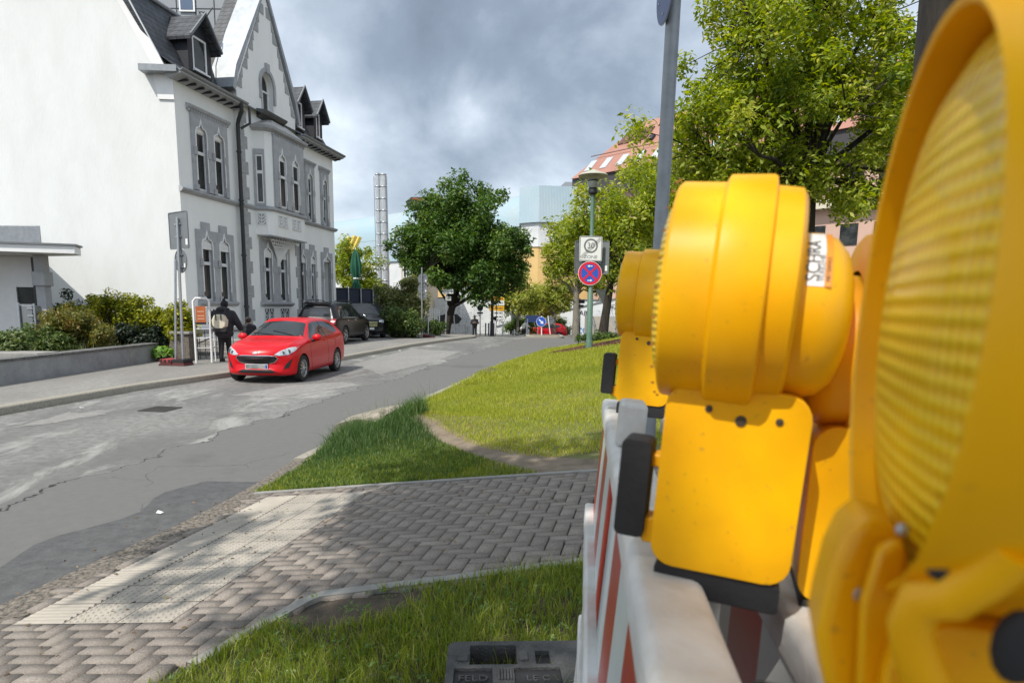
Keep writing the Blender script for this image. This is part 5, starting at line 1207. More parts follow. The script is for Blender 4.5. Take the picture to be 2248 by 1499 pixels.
tree('plane_tree', 'slender plane tree with pale trunk between the arrow sign and the lamp post', (f.x, 44, f.z), (.0, 0), 3, .22,
     [(.3, 0, 5.8, 2.4, 2.3, 2.4), (-1.0, 0, 5.0, 1.6, 1.6, 1.2), (1.4, 0, 4.2, 1.9, 1.6, 1.3), (-1.7, 0, 7.0, .8, .8, .5)], 150, 90, .6, .13, LM_plane, 9, bark=mat('pale_bark', (.24, .22, .18), .9, var=.4, vscale=6, stretch=(1, 1, .4)))
sm_ = mat('pale_bark', (.24, .22, .18))
for px, Y, sz, lab, sd_ in ((1136, 60, 1.0, 'small yellowish young tree beside the yellow direction sign', 21), (1216, 62, 1.15, 'small yellow-green young tree with forked trunk behind the blue arrow sign', 22), (1176, 68, .9, 'young yellow-green tree between the two forked saplings', 23)):
    f = P(px, 742, Y); tree('young_tree', lab, (f.x, Y, f.z), (0, 0), 2.0*sz, .13, [(0, 0, 3.7*sz, 2.3*sz, 2.0, 1.5*sz), (-1.0, 0, 3.1*sz, 1.2, 1.2, .8), (1.2, 0, 3.2*sz, 1.3, 1.2, .9), (.1, 0, 5.1*sz, 1.2, 1.2, 1.0)], 80, 80, .55, .15, LM_small, sd_, 'young trees by the far crossing', bark=sm_)
f = P(785, 668, 43)
tree('garden_tree', 'rounded light green tree behind the dark blue fence and closed parasol', (f.x, 43, -.2), (0, 0), 2.2, .2, [(0, 0, 4.2, 1.7, 1.7, 1.5), (-.5, 0, 5.2, 1.2, 1.2, 1.0), (.5, 0, 2.9, 1.5, 1.5, 1.2)], 90, 110, .45, .11, LM_plane, 31)
# trunk of the near tree at the top right edge; its crown is above the picture
tree('street_tree', 'thick dark rough tree trunk at the top right behind the nearest yellow light', (2.86, 4.3, .9), (-.02, 0), 5.2, .27,
     [(.6, .8, 8.6, 3.4, 3.2, 2.0), (1.5, 0, 7.8, 2.4, 2.4, 1.4)], 110, 110, .6, .12, LM_plane, 41)
# the tree beside the camera whose crown throws the dappled shade on the paving (outside the frame)
tree('street_tree', 'leafy street tree standing behind the camera, shading the paving', (-1.9, -3.6, .4), (-.18, .12), 4.6, .24,
     [(-1.3, 3.4, 7.0, 2.6, 2.2, 1.2), (.8, 2.6, 7.2, 2.1, 2.0, 1.1), (-1.6, 4.9, 7.2, 1.9, 1.3, .9), (.6, 4.6, 7.0, 1.5, 1.3, .8), (-.2, 1.0, 6.9, 1.7, 1.4, .9)], 150, 85, .46, .12, LM_plane, 43)
def shrub(name, label, base, blobs, ncl, per, crad, ls, lm, seed, cat='shrub', stems=7, sr=.03, group=None):
    rng = np.random.default_rng(seed); t = thing(name, label, cat, base, 0, group); cl = []
    vol = np.array([q[3]*q[4]*q[5] for q in blobs]); vol = vol/vol.sum()
    for q, f_ in zip(blobs, vol):
        k = max(4, int(ncl*f_)); d = rng.normal(size=(k, 3)); d /= np.linalg.norm(d, axis=1)[:, None]; cl.append(np.array(q[:3])+d*(rng.random(k)**.45)[:, None]*np.array(q[3:]))
    cl = np.concatenate(cl); cl[:, 2] = np.maximum(cl[:, 2], .08); b = MB()
    for i in rng.permutation(len(cl))[:stems*3]:
        e_ = Vector(cl[i]); r0 = Vector((e_.x*.45+rng.normal()*.05, e_.y*.45, -.05)); b.tube([r0, r0.lerp(e_, .5)+Vector(rng.normal(size=3)*.05), e_], [sr, sr*.7, sr*.3], 5)
    b.build('stem', M_bark, t); V, F, rn = leaves(cl, per, crad*rng.uniform(.7, 1.3, len(cl)), ls, rng)
    put(npmesh('foliage', V, F, lm, rn), 'foliage', t); return t
def at(px, py, Y, z): p = P(px, py, Y); return Vector((p.x, Y, z))
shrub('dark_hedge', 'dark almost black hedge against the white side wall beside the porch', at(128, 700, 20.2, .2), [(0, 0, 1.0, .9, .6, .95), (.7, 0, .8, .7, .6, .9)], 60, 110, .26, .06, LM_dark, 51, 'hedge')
shrub('yew_hedge', 'long golden topped yew hedge spreading in front of the white side wall', at(270, 700, 19.6, .2), [(-.9, 0, 1.2, .9, .6, .55), (.2, 0, 1.15, 1.1, .65, .6), (1.2, 0, .95, .8, .6, .45), (1.8, -.2, .85, .55, .5, .45), (0, 0, .5, 1.5, .5, .5), (-.3, -.1, 1.65, .35, .3, .2)], 170, 150, .22, .05, LM_yew, 52, 'hedge', 12, .035)
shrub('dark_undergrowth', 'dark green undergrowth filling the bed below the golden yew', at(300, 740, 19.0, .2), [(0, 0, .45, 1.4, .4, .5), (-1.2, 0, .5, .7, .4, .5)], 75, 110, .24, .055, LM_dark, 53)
shrub('rusty_shrub', 'spreading reddish green shrub with dark stems in the middle of the front bed', at(158, 745, 17.2, .25), [(-.1, 0, .95, .7, .5, .42), (.5, 0, .75, .6, .5, .45), (-.55, -.1, .8, .45, .4, .25)], 85, 130, .2, .045, LM_rust, 54, stems=6, sr=.025)
shrub('feathery_shrub', 'feathery mid green shrub at the left of the front bed below the letterboxes', at(70, 745, 16.6, .2), [(0, 0, .5, .85, .5, .42), (.55, 0, .35, .6, .5, .35)], 80, 150, .24, .04, LM_bush, 55)
shrub('broad_leaf_bush', 'small broad leaved bush at the extreme left edge over the paved step', at(8, 745, 15.0, .3), [(0, 0, .42, .55, .4, .3)], 32, 90, .18, .06, leaf_mat('broad_leaf', (.06, .10, .03), (.20, .26, .09), (.3, .33, .16), .3), 56)
shrub('hosta_plant', 'low bright green large leaved plant behind the end of the garden wall', at(335, 775, 18.3, .28), [(0, 0, .12, .42, .2, .1), (.45, 0, .14, .2, .2, .1)], 16, 16, .12, .13, leaf_mat('hosta_leaf', (.14, .3, .06), (.3, .45, .12), None, .35), 57)
shrub('clipped_yew', 'yellow green end of the yew leaning over the pebble pier beside the sign poles', at(392, 705, 18.9, .2), [(0, 0, 1.15, .42, .4, .4), (.1, 0, .7, .35, .3, .3)], 45, 130, .2, .05, LM_yew, 58)
shrub('garden_bush', 'dark rounded bush beside the nose of the second black car', at(880, 720, 33.6, .1), [(0, 0, .8, .75, .6, .8), (.5, 0, .6, .7, .6, .7), (-.6, .6, .9, .7, .5, .7)], 85, 120, .3, .075, LM_bush, 61)
shrub('climbing_shrub', 'tall loose pale green shrub overgrowing the end of the blue fence', at(890, 735, 35.2, .05), [(0, 0, 1.1, 1.1, .7, 1.1), (-.5, .2, 2.0, .9, .6, .7), (.7, .1, 1.6, .6, .6, 1.0), (.3, .2, 2.7, .7, .5, .6), (-1.3, .4, 2.3, .7, .5, .5)], 170, 120, .32, .08, LM_ivy, 62, stems=9)
shrub('low_bush', 'low dark bush between the back turned signs and the maple trunk', at(952, 735, 38.5, .0), [(0, 0, .4, .75, .5, .4)], 34, 100, .26, .07, LM_bush, 63)
shrub('round_bush', 'round bright green bush behind the white chain posts', at(1140, 742, 63, float(gz(63))), [(0, 0, .75, 1.5, .8, .8)], 45, 110, .4, .11, leaf_mat('box_leaf', (.07, .13, .02), (.17, .25, .05), None, .3), 64)
shrub('dark_bush', 'dark green bush behind the far red car', at(1226, 742, 70, float(gz(70))-.2), [(0, 0, .9, 1.8, .8, 1.0)], 45, 100, .45, .12, LM_bush, 65)
shrub('low_hedge', 'low dark hedge at the top of the mulch bed near the steps', at(1330, 738, 25.5, P(1330, 748, 25.5).z), [(0, 0, .1, 1.3, .5, .18)], 34, 100, .18, .06, LM_bush, 66, 'hedge')
# thin grasses and weeds in the bed
for px, Y, lab, sd_ in ((175, 16.7, 'thin pale ornamental grass standing behind the garden wall', 1), (250, 17.2, 'smaller clump of pale ornamental grass near the end of the garden wall', 2)):
    g_ = np.random.default_rng(sd_); n_ = 160; p = at(px, 760, Y, .2)
    V, F, rn = blades('g', np.stack([g_.normal(0, .2, n_), g_.normal(0, .1, n_), 0*g_.random(n_)], 1), .55*g_.uniform(.5, 1.1, n_), .006, None, .5, g_)
    o = put(npmesh('ornamental_grass', V, F, leaf_mat('straw_grass', (.10, .15, .05), (.33, .35, .16), None, .3), rn), 'ornamental_grass', None, p); tag(o, lab, 'ornamental grass', 'ornamental grasses in the front bed')
# stray tall stalks in the tuft
p = G(800, 940); g_ = np.random.default_rng(9); n_ = 120; xs = g_.uniform(-2.05, -.7, n_); ys = g_.uniform(7.7, 9.1, n_)
V, F, rn = blades('g', np.stack([xs, ys, zr(xs, ys)], 1), .42*g_.uniform(.5, 1.2, n_), .0022, None, .4, g_); o = put(npmesh('grass_stalks', V, F, GM[0], rn), 'grass_stalks'); tag(o, 'thin seeding stalks rising from the dark grass tuft', 'grass', kind='stuff')
# stones
def rock(name, label, c, r_, seed, rot=0, m=None):
    g_ = random.Random(seed); b = bmesh.new(); bmesh.ops.create_icosphere(b, subdivisions=4, radius=1)
    off = [Vector((g_.gauss(0, 1), g_.gauss(0, 1), g_.gauss(0, 1))).normalized() for _ in range(14)]; hh = [g_.uniform(.55, .85) for _ in off]
    for v_ in b.verts:
        p = v_.co.copy()
        for n_, h_ in zip(off, hh):
            d_ = p.dot(n_)
            if d_ > h_: p -= n_*(d_-h_)
        p += Vector((math.sin(p.y*9+seed), math.sin(p.z*8+seed), math.sin(p.x*10)))*.018
        v_.co = Vector((p.x*r_[0], p.y*r_[1], p.z*r_[2]))
    me = bpy.data.meshes.new(name); b.to_mesh(me); b.free(); me.materials.append(m or mat('mossy_stone', (.36, .32, .26), .95, col2=(.12, .11, .09), vscale=9, bump=.7, bscale=30)); me.polygons.foreach_set('use_smooth', [True]*len(me.polygons)); me.set_sharp_from_angle(angle=R(28))
    return tag(put(me, name, None, c, (R(4), R(-12), rot)), label, 'stone')
p = P(818, 928, 8.4); rock('stone_slab', 'flat weathered stone slab tilted in the tall grass tuft', (p.x+.06, 8.38, p.z-.02), (.60, .28, .26), 4, R(12))
p = P(1083, 820, 16.4); rock('boulder', 'dark rough boulder in the lawn beside the road', (p.x, 16.4, p.z-.05), (.62, .4, .23), 9, R(-10), mat('dark_stone', (.15, .14, .125), .95, col2=(.05, .05, .045), vscale=7, bump=.8, bscale=25))

# low weeds among the near grass
x, y = scatter(-1.9, .5, 1.9, 3.6, 260, lambda x, y: (y < yn(x)-.06) & (np.abs(x) < y*.9))
V, F, rn = leaves(np.stack([x, y, zr(x, y)+.028], 1), 9, .035, .012, np.random.default_rng(77), 1.2, .4)
o = put(npmesh('weeds', V, F, leaf_mat('clover', (.07, .15, .035), (.17, .28, .07), (.30, .36, .12), .35), rn), 'weeds'); tag(o, 'low clover and broad leaved weeds scattered through the near grass', 'weeds', kind='stuff')
# ------------------------------------------------------------------ street furniture
M_signw = mat('sign_white', (.80, .81, .80), .4, var=.06, vscale=5); M_signb = mat('sign_black', (.025, .025, .03), .45); M_signgrey = mat('sign_grey_line', (.17, .17, .18), .5)
M_signred = mat('sign_red', (.62, .012, .04), .4); M_signblue = mat('sign_blue', (.02, .09, .48), .4); M_yel = mat('direction_yellow', (.80, .40, .015), .5)
M_green = mat('green_post_paint', (.105, .19, .14), .5, var=.2, vscale=6)
XZ = lambda y: (lambda a, c: (a, y, c))
def plate(o, loops, m, name='plate', y0=0., th=.003):
    b = MB(); b.prism(loops, XZ(y0), XZ(y0+th)); return b.build(name, m, o, angle=30)
def post(p0, top, r, m, name, label, cat='post', group=None):
    t = Vector(p0); b = MB(); q = Vector(top)-t; b.tube([(0, 0, -.1), q], r, 12); b.lathe([(r*1.05, 0), (r*1.05, .03), (r*.5, .045), (0, .045)], q-Vector((0, 0, .03)), n=12)
    return tag(b.build(name, m, None, loc=t), label, cat, group)
def disc_back(name, label, c, r_, rz, shape='round', m=None, th=.02, w=None, h=None, group=None, sticker=True):
    o = thing(name, label, 'road sign', c, rz, group)
    lp = circ(r_, 36) if shape == 'round' else rrect(-w/2, w/2, -h/2, h/2, .05)
    plate(o, lp, m or M_alu, 'plate', 0, .012)
    if shape == 'round': plate(o, [lp, circ(r_*.96, 36)], m or M_alu, 'rim', -.012, .011)
    else: plate(o, [lp, rrect(-w/2+.02, w/2-.02, -h/2+.02, h/2-.02, .04)], m or M_alu, 'rim', -.012, .011)
    for z in (-.16, .16):
        b = MB(); b.box(-.16, .16, -.03, -.002, z-.018, z+.018); b.build('clamp', M_galv, o)
    if sticker: plate(o, rrect(r_*.52 if shape == 'round' else w*.34, r_*.72 if shape == 'round' else w*.44, -r_*.55 if shape == 'round' else -h*.40, -r_*.2 if shape == 'round' else -h*.24, .005), M_stick, 'sticker', -.006, .005)
    return o
# left pair of sign poles on a recycled rubber foot
Ys = 17.2; b0 = P(402, 795, Ys); b1 = P(389, 478, Ys); gzs = .13
c0 = P(390, 790, Ys+.02)
post((b0.x, Ys, gzs+.16), (b1.x, Ys, b1.z), .035, M_galv, 'sign_post', 'taller of the two leaning steel sign poles on the red rubber foot')
post((c0.x-.02, Ys-.05, gzs+.16), (P(387, 572, Ys).x, Ys-.05, P(387, 572, Ys).z), .03, M_galv, 'sign_post', 'shorter steel pole leaning beside the taller sign pole')
p = P(392, 506, Ys+.09); disc_back('square_sign', 'grey back of a square road sign at the top of the leaning poles', (p.x, Ys+.09, p.z), .4, R(-36), 'sq', w=.98, h=.96)
p = P(397, 573, Ys+.09); disc_back('round_sign', 'grey back of a round road sign below the square one by the villa', (p.x, Ys+.09, p.z), .315, R(-36))
def foot(c, rz, label, s=1., cols=('red', 'black')):
    t = thing('ballast_block', label, 'sign base', c, rz, None, None, s); M_rr = mat('red_recycled_plastic', (.36, .05, .05), .75, var=.35, vscale=9)
    for k_, x in ((0, -.22), (1, .12)):
        for lv in (0, 1):
            b = MB(); b.prism([(x-.2+lv*.02, lv*.085), (x+.19-lv*.02, lv*.085), (x+.15, lv*.085+.08), (x-.14, lv*.085+.08)], lambda a, z: (a, -.2, z), lambda a, z: (a, .22, z))
            o = b.build('weight_block', M_rr if k_ == 0 and lv == 1 else (mat('dark_red_plastic', (.12, .035, .035), .8, var=.4) if lv == 0 else M_black), t, bevel=.012)
    for x in (-.33, -.22, -.11):
        b = MB(); b.box(x-.025, x+.025, -.215, -.14, .10, .155); b.build('grip_hole', M_black, t)
    return t
f = P(391, 800, Ys); foot((f.x, Ys, gzs), R(-6), 'red and black recycled plastic foot carrying the leaning sign poles', 1.05)
# garden wall and pier with pebble dash
W0, W1 = P(-60, 852, 12.2), P(352, 790, 18.5)
gw = thing('garden_wall', 'low rendered garden wall with rough dark coping along the left pavement', 'wall', (0, 0, 0))
xw_ = -10.32; d_ = Vector((-.02, 1, 0))
b = MB(); b.box(xw_-.32, xw_, 6, 18.55, -.05, .58); b.build('body', mat('grey_render', (.34, .355, .36), .9, col2=(.22, .23, .235), vscale=2.2, bump=.3, bscale=20), gw)
b = MB(); b.box(xw_-.35, xw_+.03, 6, 18.57, .583, .64); b.build('coping', mat('rough_coping', (.20, .20, .19), .95, col2=(.07, .07, .07), vscale=16, bump=.8, bscale=50), gw, bevel=.01)
pz = P(385, 745, 18.2); pr = thing('pebble_pier', 'short pebble dashed pier at the end of the garden wall behind the sign poles', 'pier', (pz.x, 18.75, .1))
b = MB(); b.prism([(-.42, 0), (.2, 0), (.2, .8), (-.28, .8), (-.42, .3)], lambda x, z: (x, -.2, z), lambda x, z: (x, .35, z)); b.build('body', M_peb, pr)
b = MB(); b.box(-.32, .26, -.26, .4, .803, .88); b.build('cap', M_conc, pr, bevel=.01)
# bed soil
b = MB(); b.box(-19, xw_-.33, 8, 22.0, -.1, .42); o = b.build('garden_bed', M_soil); o['kind'] = 'structure'
# paved step slabs in the bed
st_ = thing('stone_step', 'weathered slab step with rusty leaf litter at the left edge of the bed', 'step', (P(55, 780, 14.2).x, 14.2, .42))
b = MB(); b.box(-1.2, .5, -.3, .5, 0, .13); b.build('slab', M_conc, st_, bevel=.015); b = MB(); b.box(-1.2, .35, -.1, .6, .134, .24); b.build('upper_slab', M_conc, st_, bevel=.015)
# white rack of bars with an orange notice
wk_ = thing('white_rack', 'white tubular rack with an orange notice standing by the villa steps', 'rack', (P(450, 790, 18.0).x-.02, 18.0, .13), R(30))
b = MB(); b.tube([(-.2, 0, 0), (-.2, 0, 1.72), (-.14, 0, 1.8), (.14, 0, 1.8), (.2, 0, 1.72), (.2, 0, 0)], .032, 8); b.build('frame', M_wood, wk_)
for z in (.42, .7, .95, 1.15, 1.35, 1.55): 
    b = MB(); b.tube([(-.2, 0, z), (.2, 0, z)], .014, 6); b.build('rung', M_wood, wk_)
b = MB(); b.tube([(.2, 0, 1.6), (.32, .5, 1.3), (.34, .5, 0)], .02, 6); b.tube([(.2, 0, .42), (.33, .5, .42)], .016, 6); b.build('stay', M_wood, wk_)
nt_ = MB(); nt_.box(-.15, .1, -.045, -.03, 1.14, 1.58); no = nt_.build('notice', mat('orange_notice', (.62, .17, .05), .6, var=.2, vscale=8), wk_)
nt_ = MB()
for z in (1.22, 1.30, 1.42): nt_.box(-.11, .06, -.048, -.0455, z, z+.03)
nt_.build('notice_text', mat('pale_orange', (.75, .45, .3), .6), no); nt_ = MB(); nt_.box(-.15, .1, -.047, -.0445, 1.08, 1.14); nt_.build('notice_foot', M_signb, no)
# railing and steps at the villa corner
ra = thing('step_railing', 'dark iron handrail by the villa corner behind the white rack', 'railing', (P(415, 780, 19.4).x, 19.4, .13), R(12))
b = MB()
for i in range(9): b.tube([(i*.16, 0, 0), (i*.16, 0, .85+.0*i)], .012, 6)
b.tube([(-.05, 0, .88), (1.4, 0, .88)], .02, 6); b.tube([(-.05, -.1, .3), (1.4, -.1, .95)], .02, 6); b.build('bars', mat('grey_iron', (.12, .13, .14), .5), ra)
sp_ = thing('entrance_steps', 'pale concrete steps and ledge at the foot of the villa by the railing', 'steps', (P(440, 780, 20.6).x, 20.6, .1), R(5))
for k_ in range(3):
    b = MB(); b.box(-1.0, 1.9, -.2+k_*.35, 1.6, k_*.16, k_*.16+.158); b.build('step', M_conc, sp_, bevel=.012)
# ---- lamp with the two front signs
Yl = 20.; lb = P(1293, 765, Yl); lt = P(1303, 372, Yl); zb = float(zr(lb.x, Yl))
lamp = thing('street_lamp', 'green street lamp with flat mushroom shade rising from the mulch bed', 'street lamp', (lb.x, Yl, zb))
tp = Vector((lt.x-lb.x, 0, lt.z-zb)); H_l = tp.z
at_ = lambda f: Vector((tp.x*f, 0, tp.z*f))
b = MB(); b.tube([(0, 0, -.2), at_(.32), at_(.325), at_(.9)], [.095, .09, .068, .062], 14); b.lathe([(.12, 0), (.11, .3), (.097, .34)], (0, 0, -.05), n=14); b.build('post', M_green, lamp)
b = MB(); b.lathe([(.07, 0), (.14, .05), (.15, .12), (.11, .2), (.11, .34), (.17, .40), (.15, .44), (0, .46)], at_(.862), n=18); b.build('lantern_neck', M_dark, lamp)
b = MB(); b.lathe([(.13, 0), (.17, .12), (.15, .26)], at_(.90), n=18); b.build('glass_drum', mat('lamp_drum', (.35, .36, .34), .15, spec=.8), lamp)
b = MB(); b.lathe([(.0, .2), (.08, .17), (.2, .115), (.40, .05), (.455, .0), (.44, -.015), (.2, .03), (0, .06)], at_(.965), n=36); b.build('shade', mat('lamp_shade', (.46, .45, .36), .5, var=.1, vscale=5), lamp)
p = P(1297, 546, Yl-.1); zs_ = thing('zone_end_sign', 'white square end of 30 zone sign struck through, on the green lamp post', 'road sign', (p.x, Yl-.1, p.z), R(4))
s_ = .35; plate(zs_, rrect(-s_, s_, -s_*1.06, s_*1.06, .045), M_signw, 'plate', 0, .02)
plate(zs_, [rrect(-s_+.012, s_-.012, -s_*1.06+.012, s_*1.06-.012, .04), rrect(-s_+.028, s_-.028, -s_*1.06+.028, s_*1.06-.028, .03)], M_signb, 'border', -.002, .0018)
plate(zs_, [circ(.215, 40, (0, .085)), circ(.165, 40, (0, .085))], M_signgrey, 'ring', -.003, .0028)
lettering('30', .235, M_signgrey, zs_, (0, -.003, .085), (R(90), 0, 0), 'numerals'); lettering('ZONE', .135, M_signgrey, zs_, (0, -.003, -.25), (R(90), 0, 0), 'wording', sx=1.15)
b = MB()
for k_ in (-1.5, -.5, .5, 1.5):
    o_ = k_*.019; b.prism([(-.30+o_, -.2775-o_), (-.2965+o_, -.281-o_), (.30+o_, .3065-o_), (.2965+o_, .31-o_)], XZ(-.006), XZ(-.0045))
b.build('strike_lines', M_signb, zs_)
p = P(1295, 600, Yl-.1); ns_ = thing('no_stopping_sign', 'round blue and red no stopping sign with white arrows on the green lamp post', 'road sign', (p.x, Yl-.1, p.z), R(2))
r_ = .365; plate(ns_, circ(r_, 44), M_signw, 'plate', 0, .02); plate(ns_, [circ(r_*.965, 44), circ(r_*.74, 44)], M_signred, 'ring', -.002, .0018); plate(ns_, circ(r_*.745, 44), M_signblue, 'field', -.002, .0018)
b = MB()
for sg in (-1, 1):
    u_ = Vector((sg, 0, 1)).normalized(); v_ = Vector((-u_.z, 0, u_.x)); q = [u_*-r_*.76+v_*.032, u_*r_*.76+v_*.032, u_*r_*.76-v_*.032, u_*-r_*.76-v_*.032]
    y_ = -.004-.0015*(sg > 0); b.prism([(a.x, a.z) for a in q], XZ(y_), XZ(y_+.0013))
b.build('cross', M_signred, ns_)
b = MB()
for sg, z in ((-1, .215), (1, -.215)):
    b.prism([(-sg*.075, z-.014), (sg*.02, z-.014), (sg*.02, z-.04), (sg*.085, z), (sg*.02, z+.04), (sg*.02, z+.014), (-sg*.075, z+.014)], XZ(-.008), XZ(-.0065))
b.build('arrow', M_signw, ns_)
p = P(1281, 566, Yl+.12); disc_back('square_sign', 'grey back of a square sign showing left of the 30 zone sign', (p.x+.12, Yl+.12, p.z), .4, R(20), 'sq', w=.86, h=1.0, sticker=False)
p = P(1316, 566, Yl+.16); disc_back('square_sign', 'grey back of a square sign showing right of the 30 zone sign', (p.x-.1, Yl+.19, p.z), .4, R(-14), 'sq', w=.80, h=1.0)
# ---- tall steel pole with the round blue sign at the top edge
Yp_ = 4.3; t0, t1 = P(1483, -60, Yp_), P(1451, 490, Yp_); dd_ = (t0-t1)/(t0.z-t1.z); zb = float(zr(t1.x, Yp_))
bt = t1+dd_*(zb-t1.z)
post((bt.x, bt.y, zb), t0+dd_*.6, .045, M_zinc, 'steel_pole', 'tall grey steel pole rising behind the nearer yellow lights', 'pole')
p = P(1456, -30, Yp_-.02); bs = thing('round_sign', 'round blue sign seen nearly edge on at the top of the tall steel pole', 'road sign', (p.x+.015, Yp_-.02, p.z), R(-88))
plate(bs, circ(.215, 40), M_galv, 'plate', 0, .004); plate(bs, circ(.209, 40), mat('faded_blue_sign', (.10, .14, .28), .5, var=.2), 'face', -.002, .0018)
b = MB()
for i in range(6): b.ell((.15*math.cos(i*1.05+.3), -.004, .15*math.sin(i*1.05+.3)), (.009, .005, .009), 8)
b.build('rivet', M_galv, bs)
b = MB(); b.lathe([(.055, -.03), (.06, 0), (.055, .03)], (0, .05, .0), (dd_.x, 0, 1), 14); b.box(-.05, .05, .004, .06, -.02, .02); b.build('clamp', M_galv, bs)
# ---- far signs on the left
def far_post(px, py0, py1, Y, r, label, m=M_galv, lean=0, name='sign_post'):
    a = P(px, py0, Y); c = P(px+lean, py1, Y); return post((a.x, Y, a.z), (c.x, Y, c.z), r, m, name, label), c
Yq = 34.; far_post(926, 741, 588, Yq, .035, 'slim grey post with two round sign backs at the end of the hedge')
for py, lb_ in ((612, 'upper grey round sign back on the slim post by the ivy shrub'), (634, 'lower grey round sign back on the slim post by the ivy shrub')):
    p = P(928, py, Yq+.06); disc_back('round_sign', lb_, (p.x, Yq+.06, p.z), .29, R(-20))
p = P(928, 650, Yq+.06); disc_back('plate_sign', 'small grey plate back under the two round sign backs', (p.x, Yq+.06, p.z), .3, R(-20), 'sq', w=.5, h=.2, sticker=False)
p = P(938, 739, 34.5); foot((p.x+.1, 34.5, float(gz(34.5))+.13), 0, 'small red and black plastic foot under the stubby pole far along the pavement', .95)
post((p.x+.05, 34.5, p.z+.1), (P(938, 696, 34.5).x+.06, 34.5, P(938, 696, 34.5).z), .025, M_galv, 'sign_post', 'stubby bare pole standing in the far red plastic foot')
Yn = 43.5; far_post(978, 730, 640, Yn, .05, 'pale post carrying the white street name sign', M_galv, 3)
p = P(983, 640, Yn-.08); sn = thing('street_name_sign', 'white street name sign on a pale post before the maple trunk', 'street sign', (p.x, Yn-.08, p.z), R(3)); plate(sn, rrect(-.38, .38, -.15, .15, .02), M_signw, 'plate', 0, .03); lettering('E.-F.-Straße', .15, M_signb, sn, (0, -.002, 0), (R(90), 0, 0))
p = P(984, 655, Yn-.08); sn = thing('street_name_sign', 'small grey plate under the white street name sign', 'street sign', (p.x, Yn-.08, p.z), R(3)); plate(sn, rrect(-.19, .19, -.15, .13, .02), mat('dull_plate', (.42, .42, .40), .6), 'plate', 0, .03); lettering('2-8', .15, M_signb, sn, (0, -.002, 0), (R(90), 0, 0))
Yk = 50.; far_post(1054, 737, 670, Yk, .035, 'dark post carrying the dark round sign near the far walker', M_dark)
p = P(1054, 676, Yk+.06); disc_back('round_sign', 'dark round sign back near the far walker', (p.x, Yk+.06, p.z), .235, 0, m=mat('dark_sign_back', (.05, .055, .06), .6), sticker=False)
p = P(1054, 687, Yk+.06); disc_back('plate_sign', 'small dark plate under the dark round sign back', (p.x, Yk+.06, p.z), .3, 0, 'sq', m=MATS['dark_sign_back'], w=.46, h=.14, sticker=False)
Yd = 47.; a = P(1080, 742, Yd); lc = thing('lamp_column', 'dark tall lamp column at the far corner, its top inside the maple crown', 'street lamp', (a.x, Yd, a.z))
b = MB(); b.tube([(0, 0, 0), (0, 0, .5), (0, 0, 1.4), (.02, 0, 6.2)], [.2, .13, .1, .06], 12); b.build('column', M_dark, lc)
b = MB(); b.lathe([(.06, 0), (.2, .1), (.3, .3), (.1, .42), (0, .45)], (.02, 0, 6.2), n=16); b.build('lantern', M_dark, lc)
# direction board: white, yellow, white, yellow rows
Yb = 54.; k_ = Yb/FPX
ds = thing('direction_board', 'stack of white and yellow direction panels facing the street beside the dark lamp column', 'direction sign', (P(1091, 742, Yb).x, Yb, P(1091, 742, Yb).z))
for px in (1076, 1104): b = MB(); q = P(px, 742, Yb); b.tube([(q.x-ds.location.x, .05, -.1), (q.x-ds.location.x, .05, P(px, 648, Yb).z-ds.location.z)], .05, 8); b.build('post', M_galv, ds)
M_txt = mat('sign_dark_text', (.05, .05, .06), .5)
for y0, y1, m_ in ((644, 651, M_signw), (652, 659, M_yel), (660, 670, M_signw), (671.5, 682, M_yel), (683.5, 691, M_signw), (692, 699, M_signw), (700, 706, M_signw)):
    x0, x1 = P(1074, 660, Yb).x-ds.location.x, P(1107, 660, Yb).x-ds.location.x; z1, z0 = P(1090, y0, Yb).z-ds.location.z, P(1090, y1, Yb).z-ds.location.z
    b = MB(); b.box(x0, x1, -.03, 0, z0, z1); o = b.build('panel', m_, ds)
    b = MB(); zc_ = (z0+z1)/2
    for j in range(4): xa = x0+.25+j*.2; b.box(xa, xa+.13+.04*(j % 2), -.034, -.031, zc_-.05, zc_+.05)
    b.prism([(x1-.2, zc_-.07), (x1-.08, zc_), (x1-.2, zc_+.07)], lambda a_, c_: (a_, -.034, c_), lambda a_, c_: (a_, -.031, c_)); b.build('panel_text', M_txt, o)
a = P(1088, 742, 56); far_post(1088, 742, 660, 52.5, .03, 'thin dark signal pole beside the yellow direction panels', M_dark, 3)
for z, in ((666,), (699,)):
    p = P(1090, z, 52.4); o = MB(); o.box(-.13, .13, -.1, .1, -.13, .13); o.lathe([(.07, 0), (.08, .06)], (0, -.1, 0), (0, -1, 0), 10); tag(o.build('signal_box', M_dark, None, loc=(p.x-.15, 52.4, p.z)), 'small dark signal box %s on the thin pole' % ('higher' if z == 666 else 'lower'), 'signal')
far_post(1000, 735, 672, 56, .05, 'thin leaning grey post in front of the white wall right of the maple', M_alu, -5)
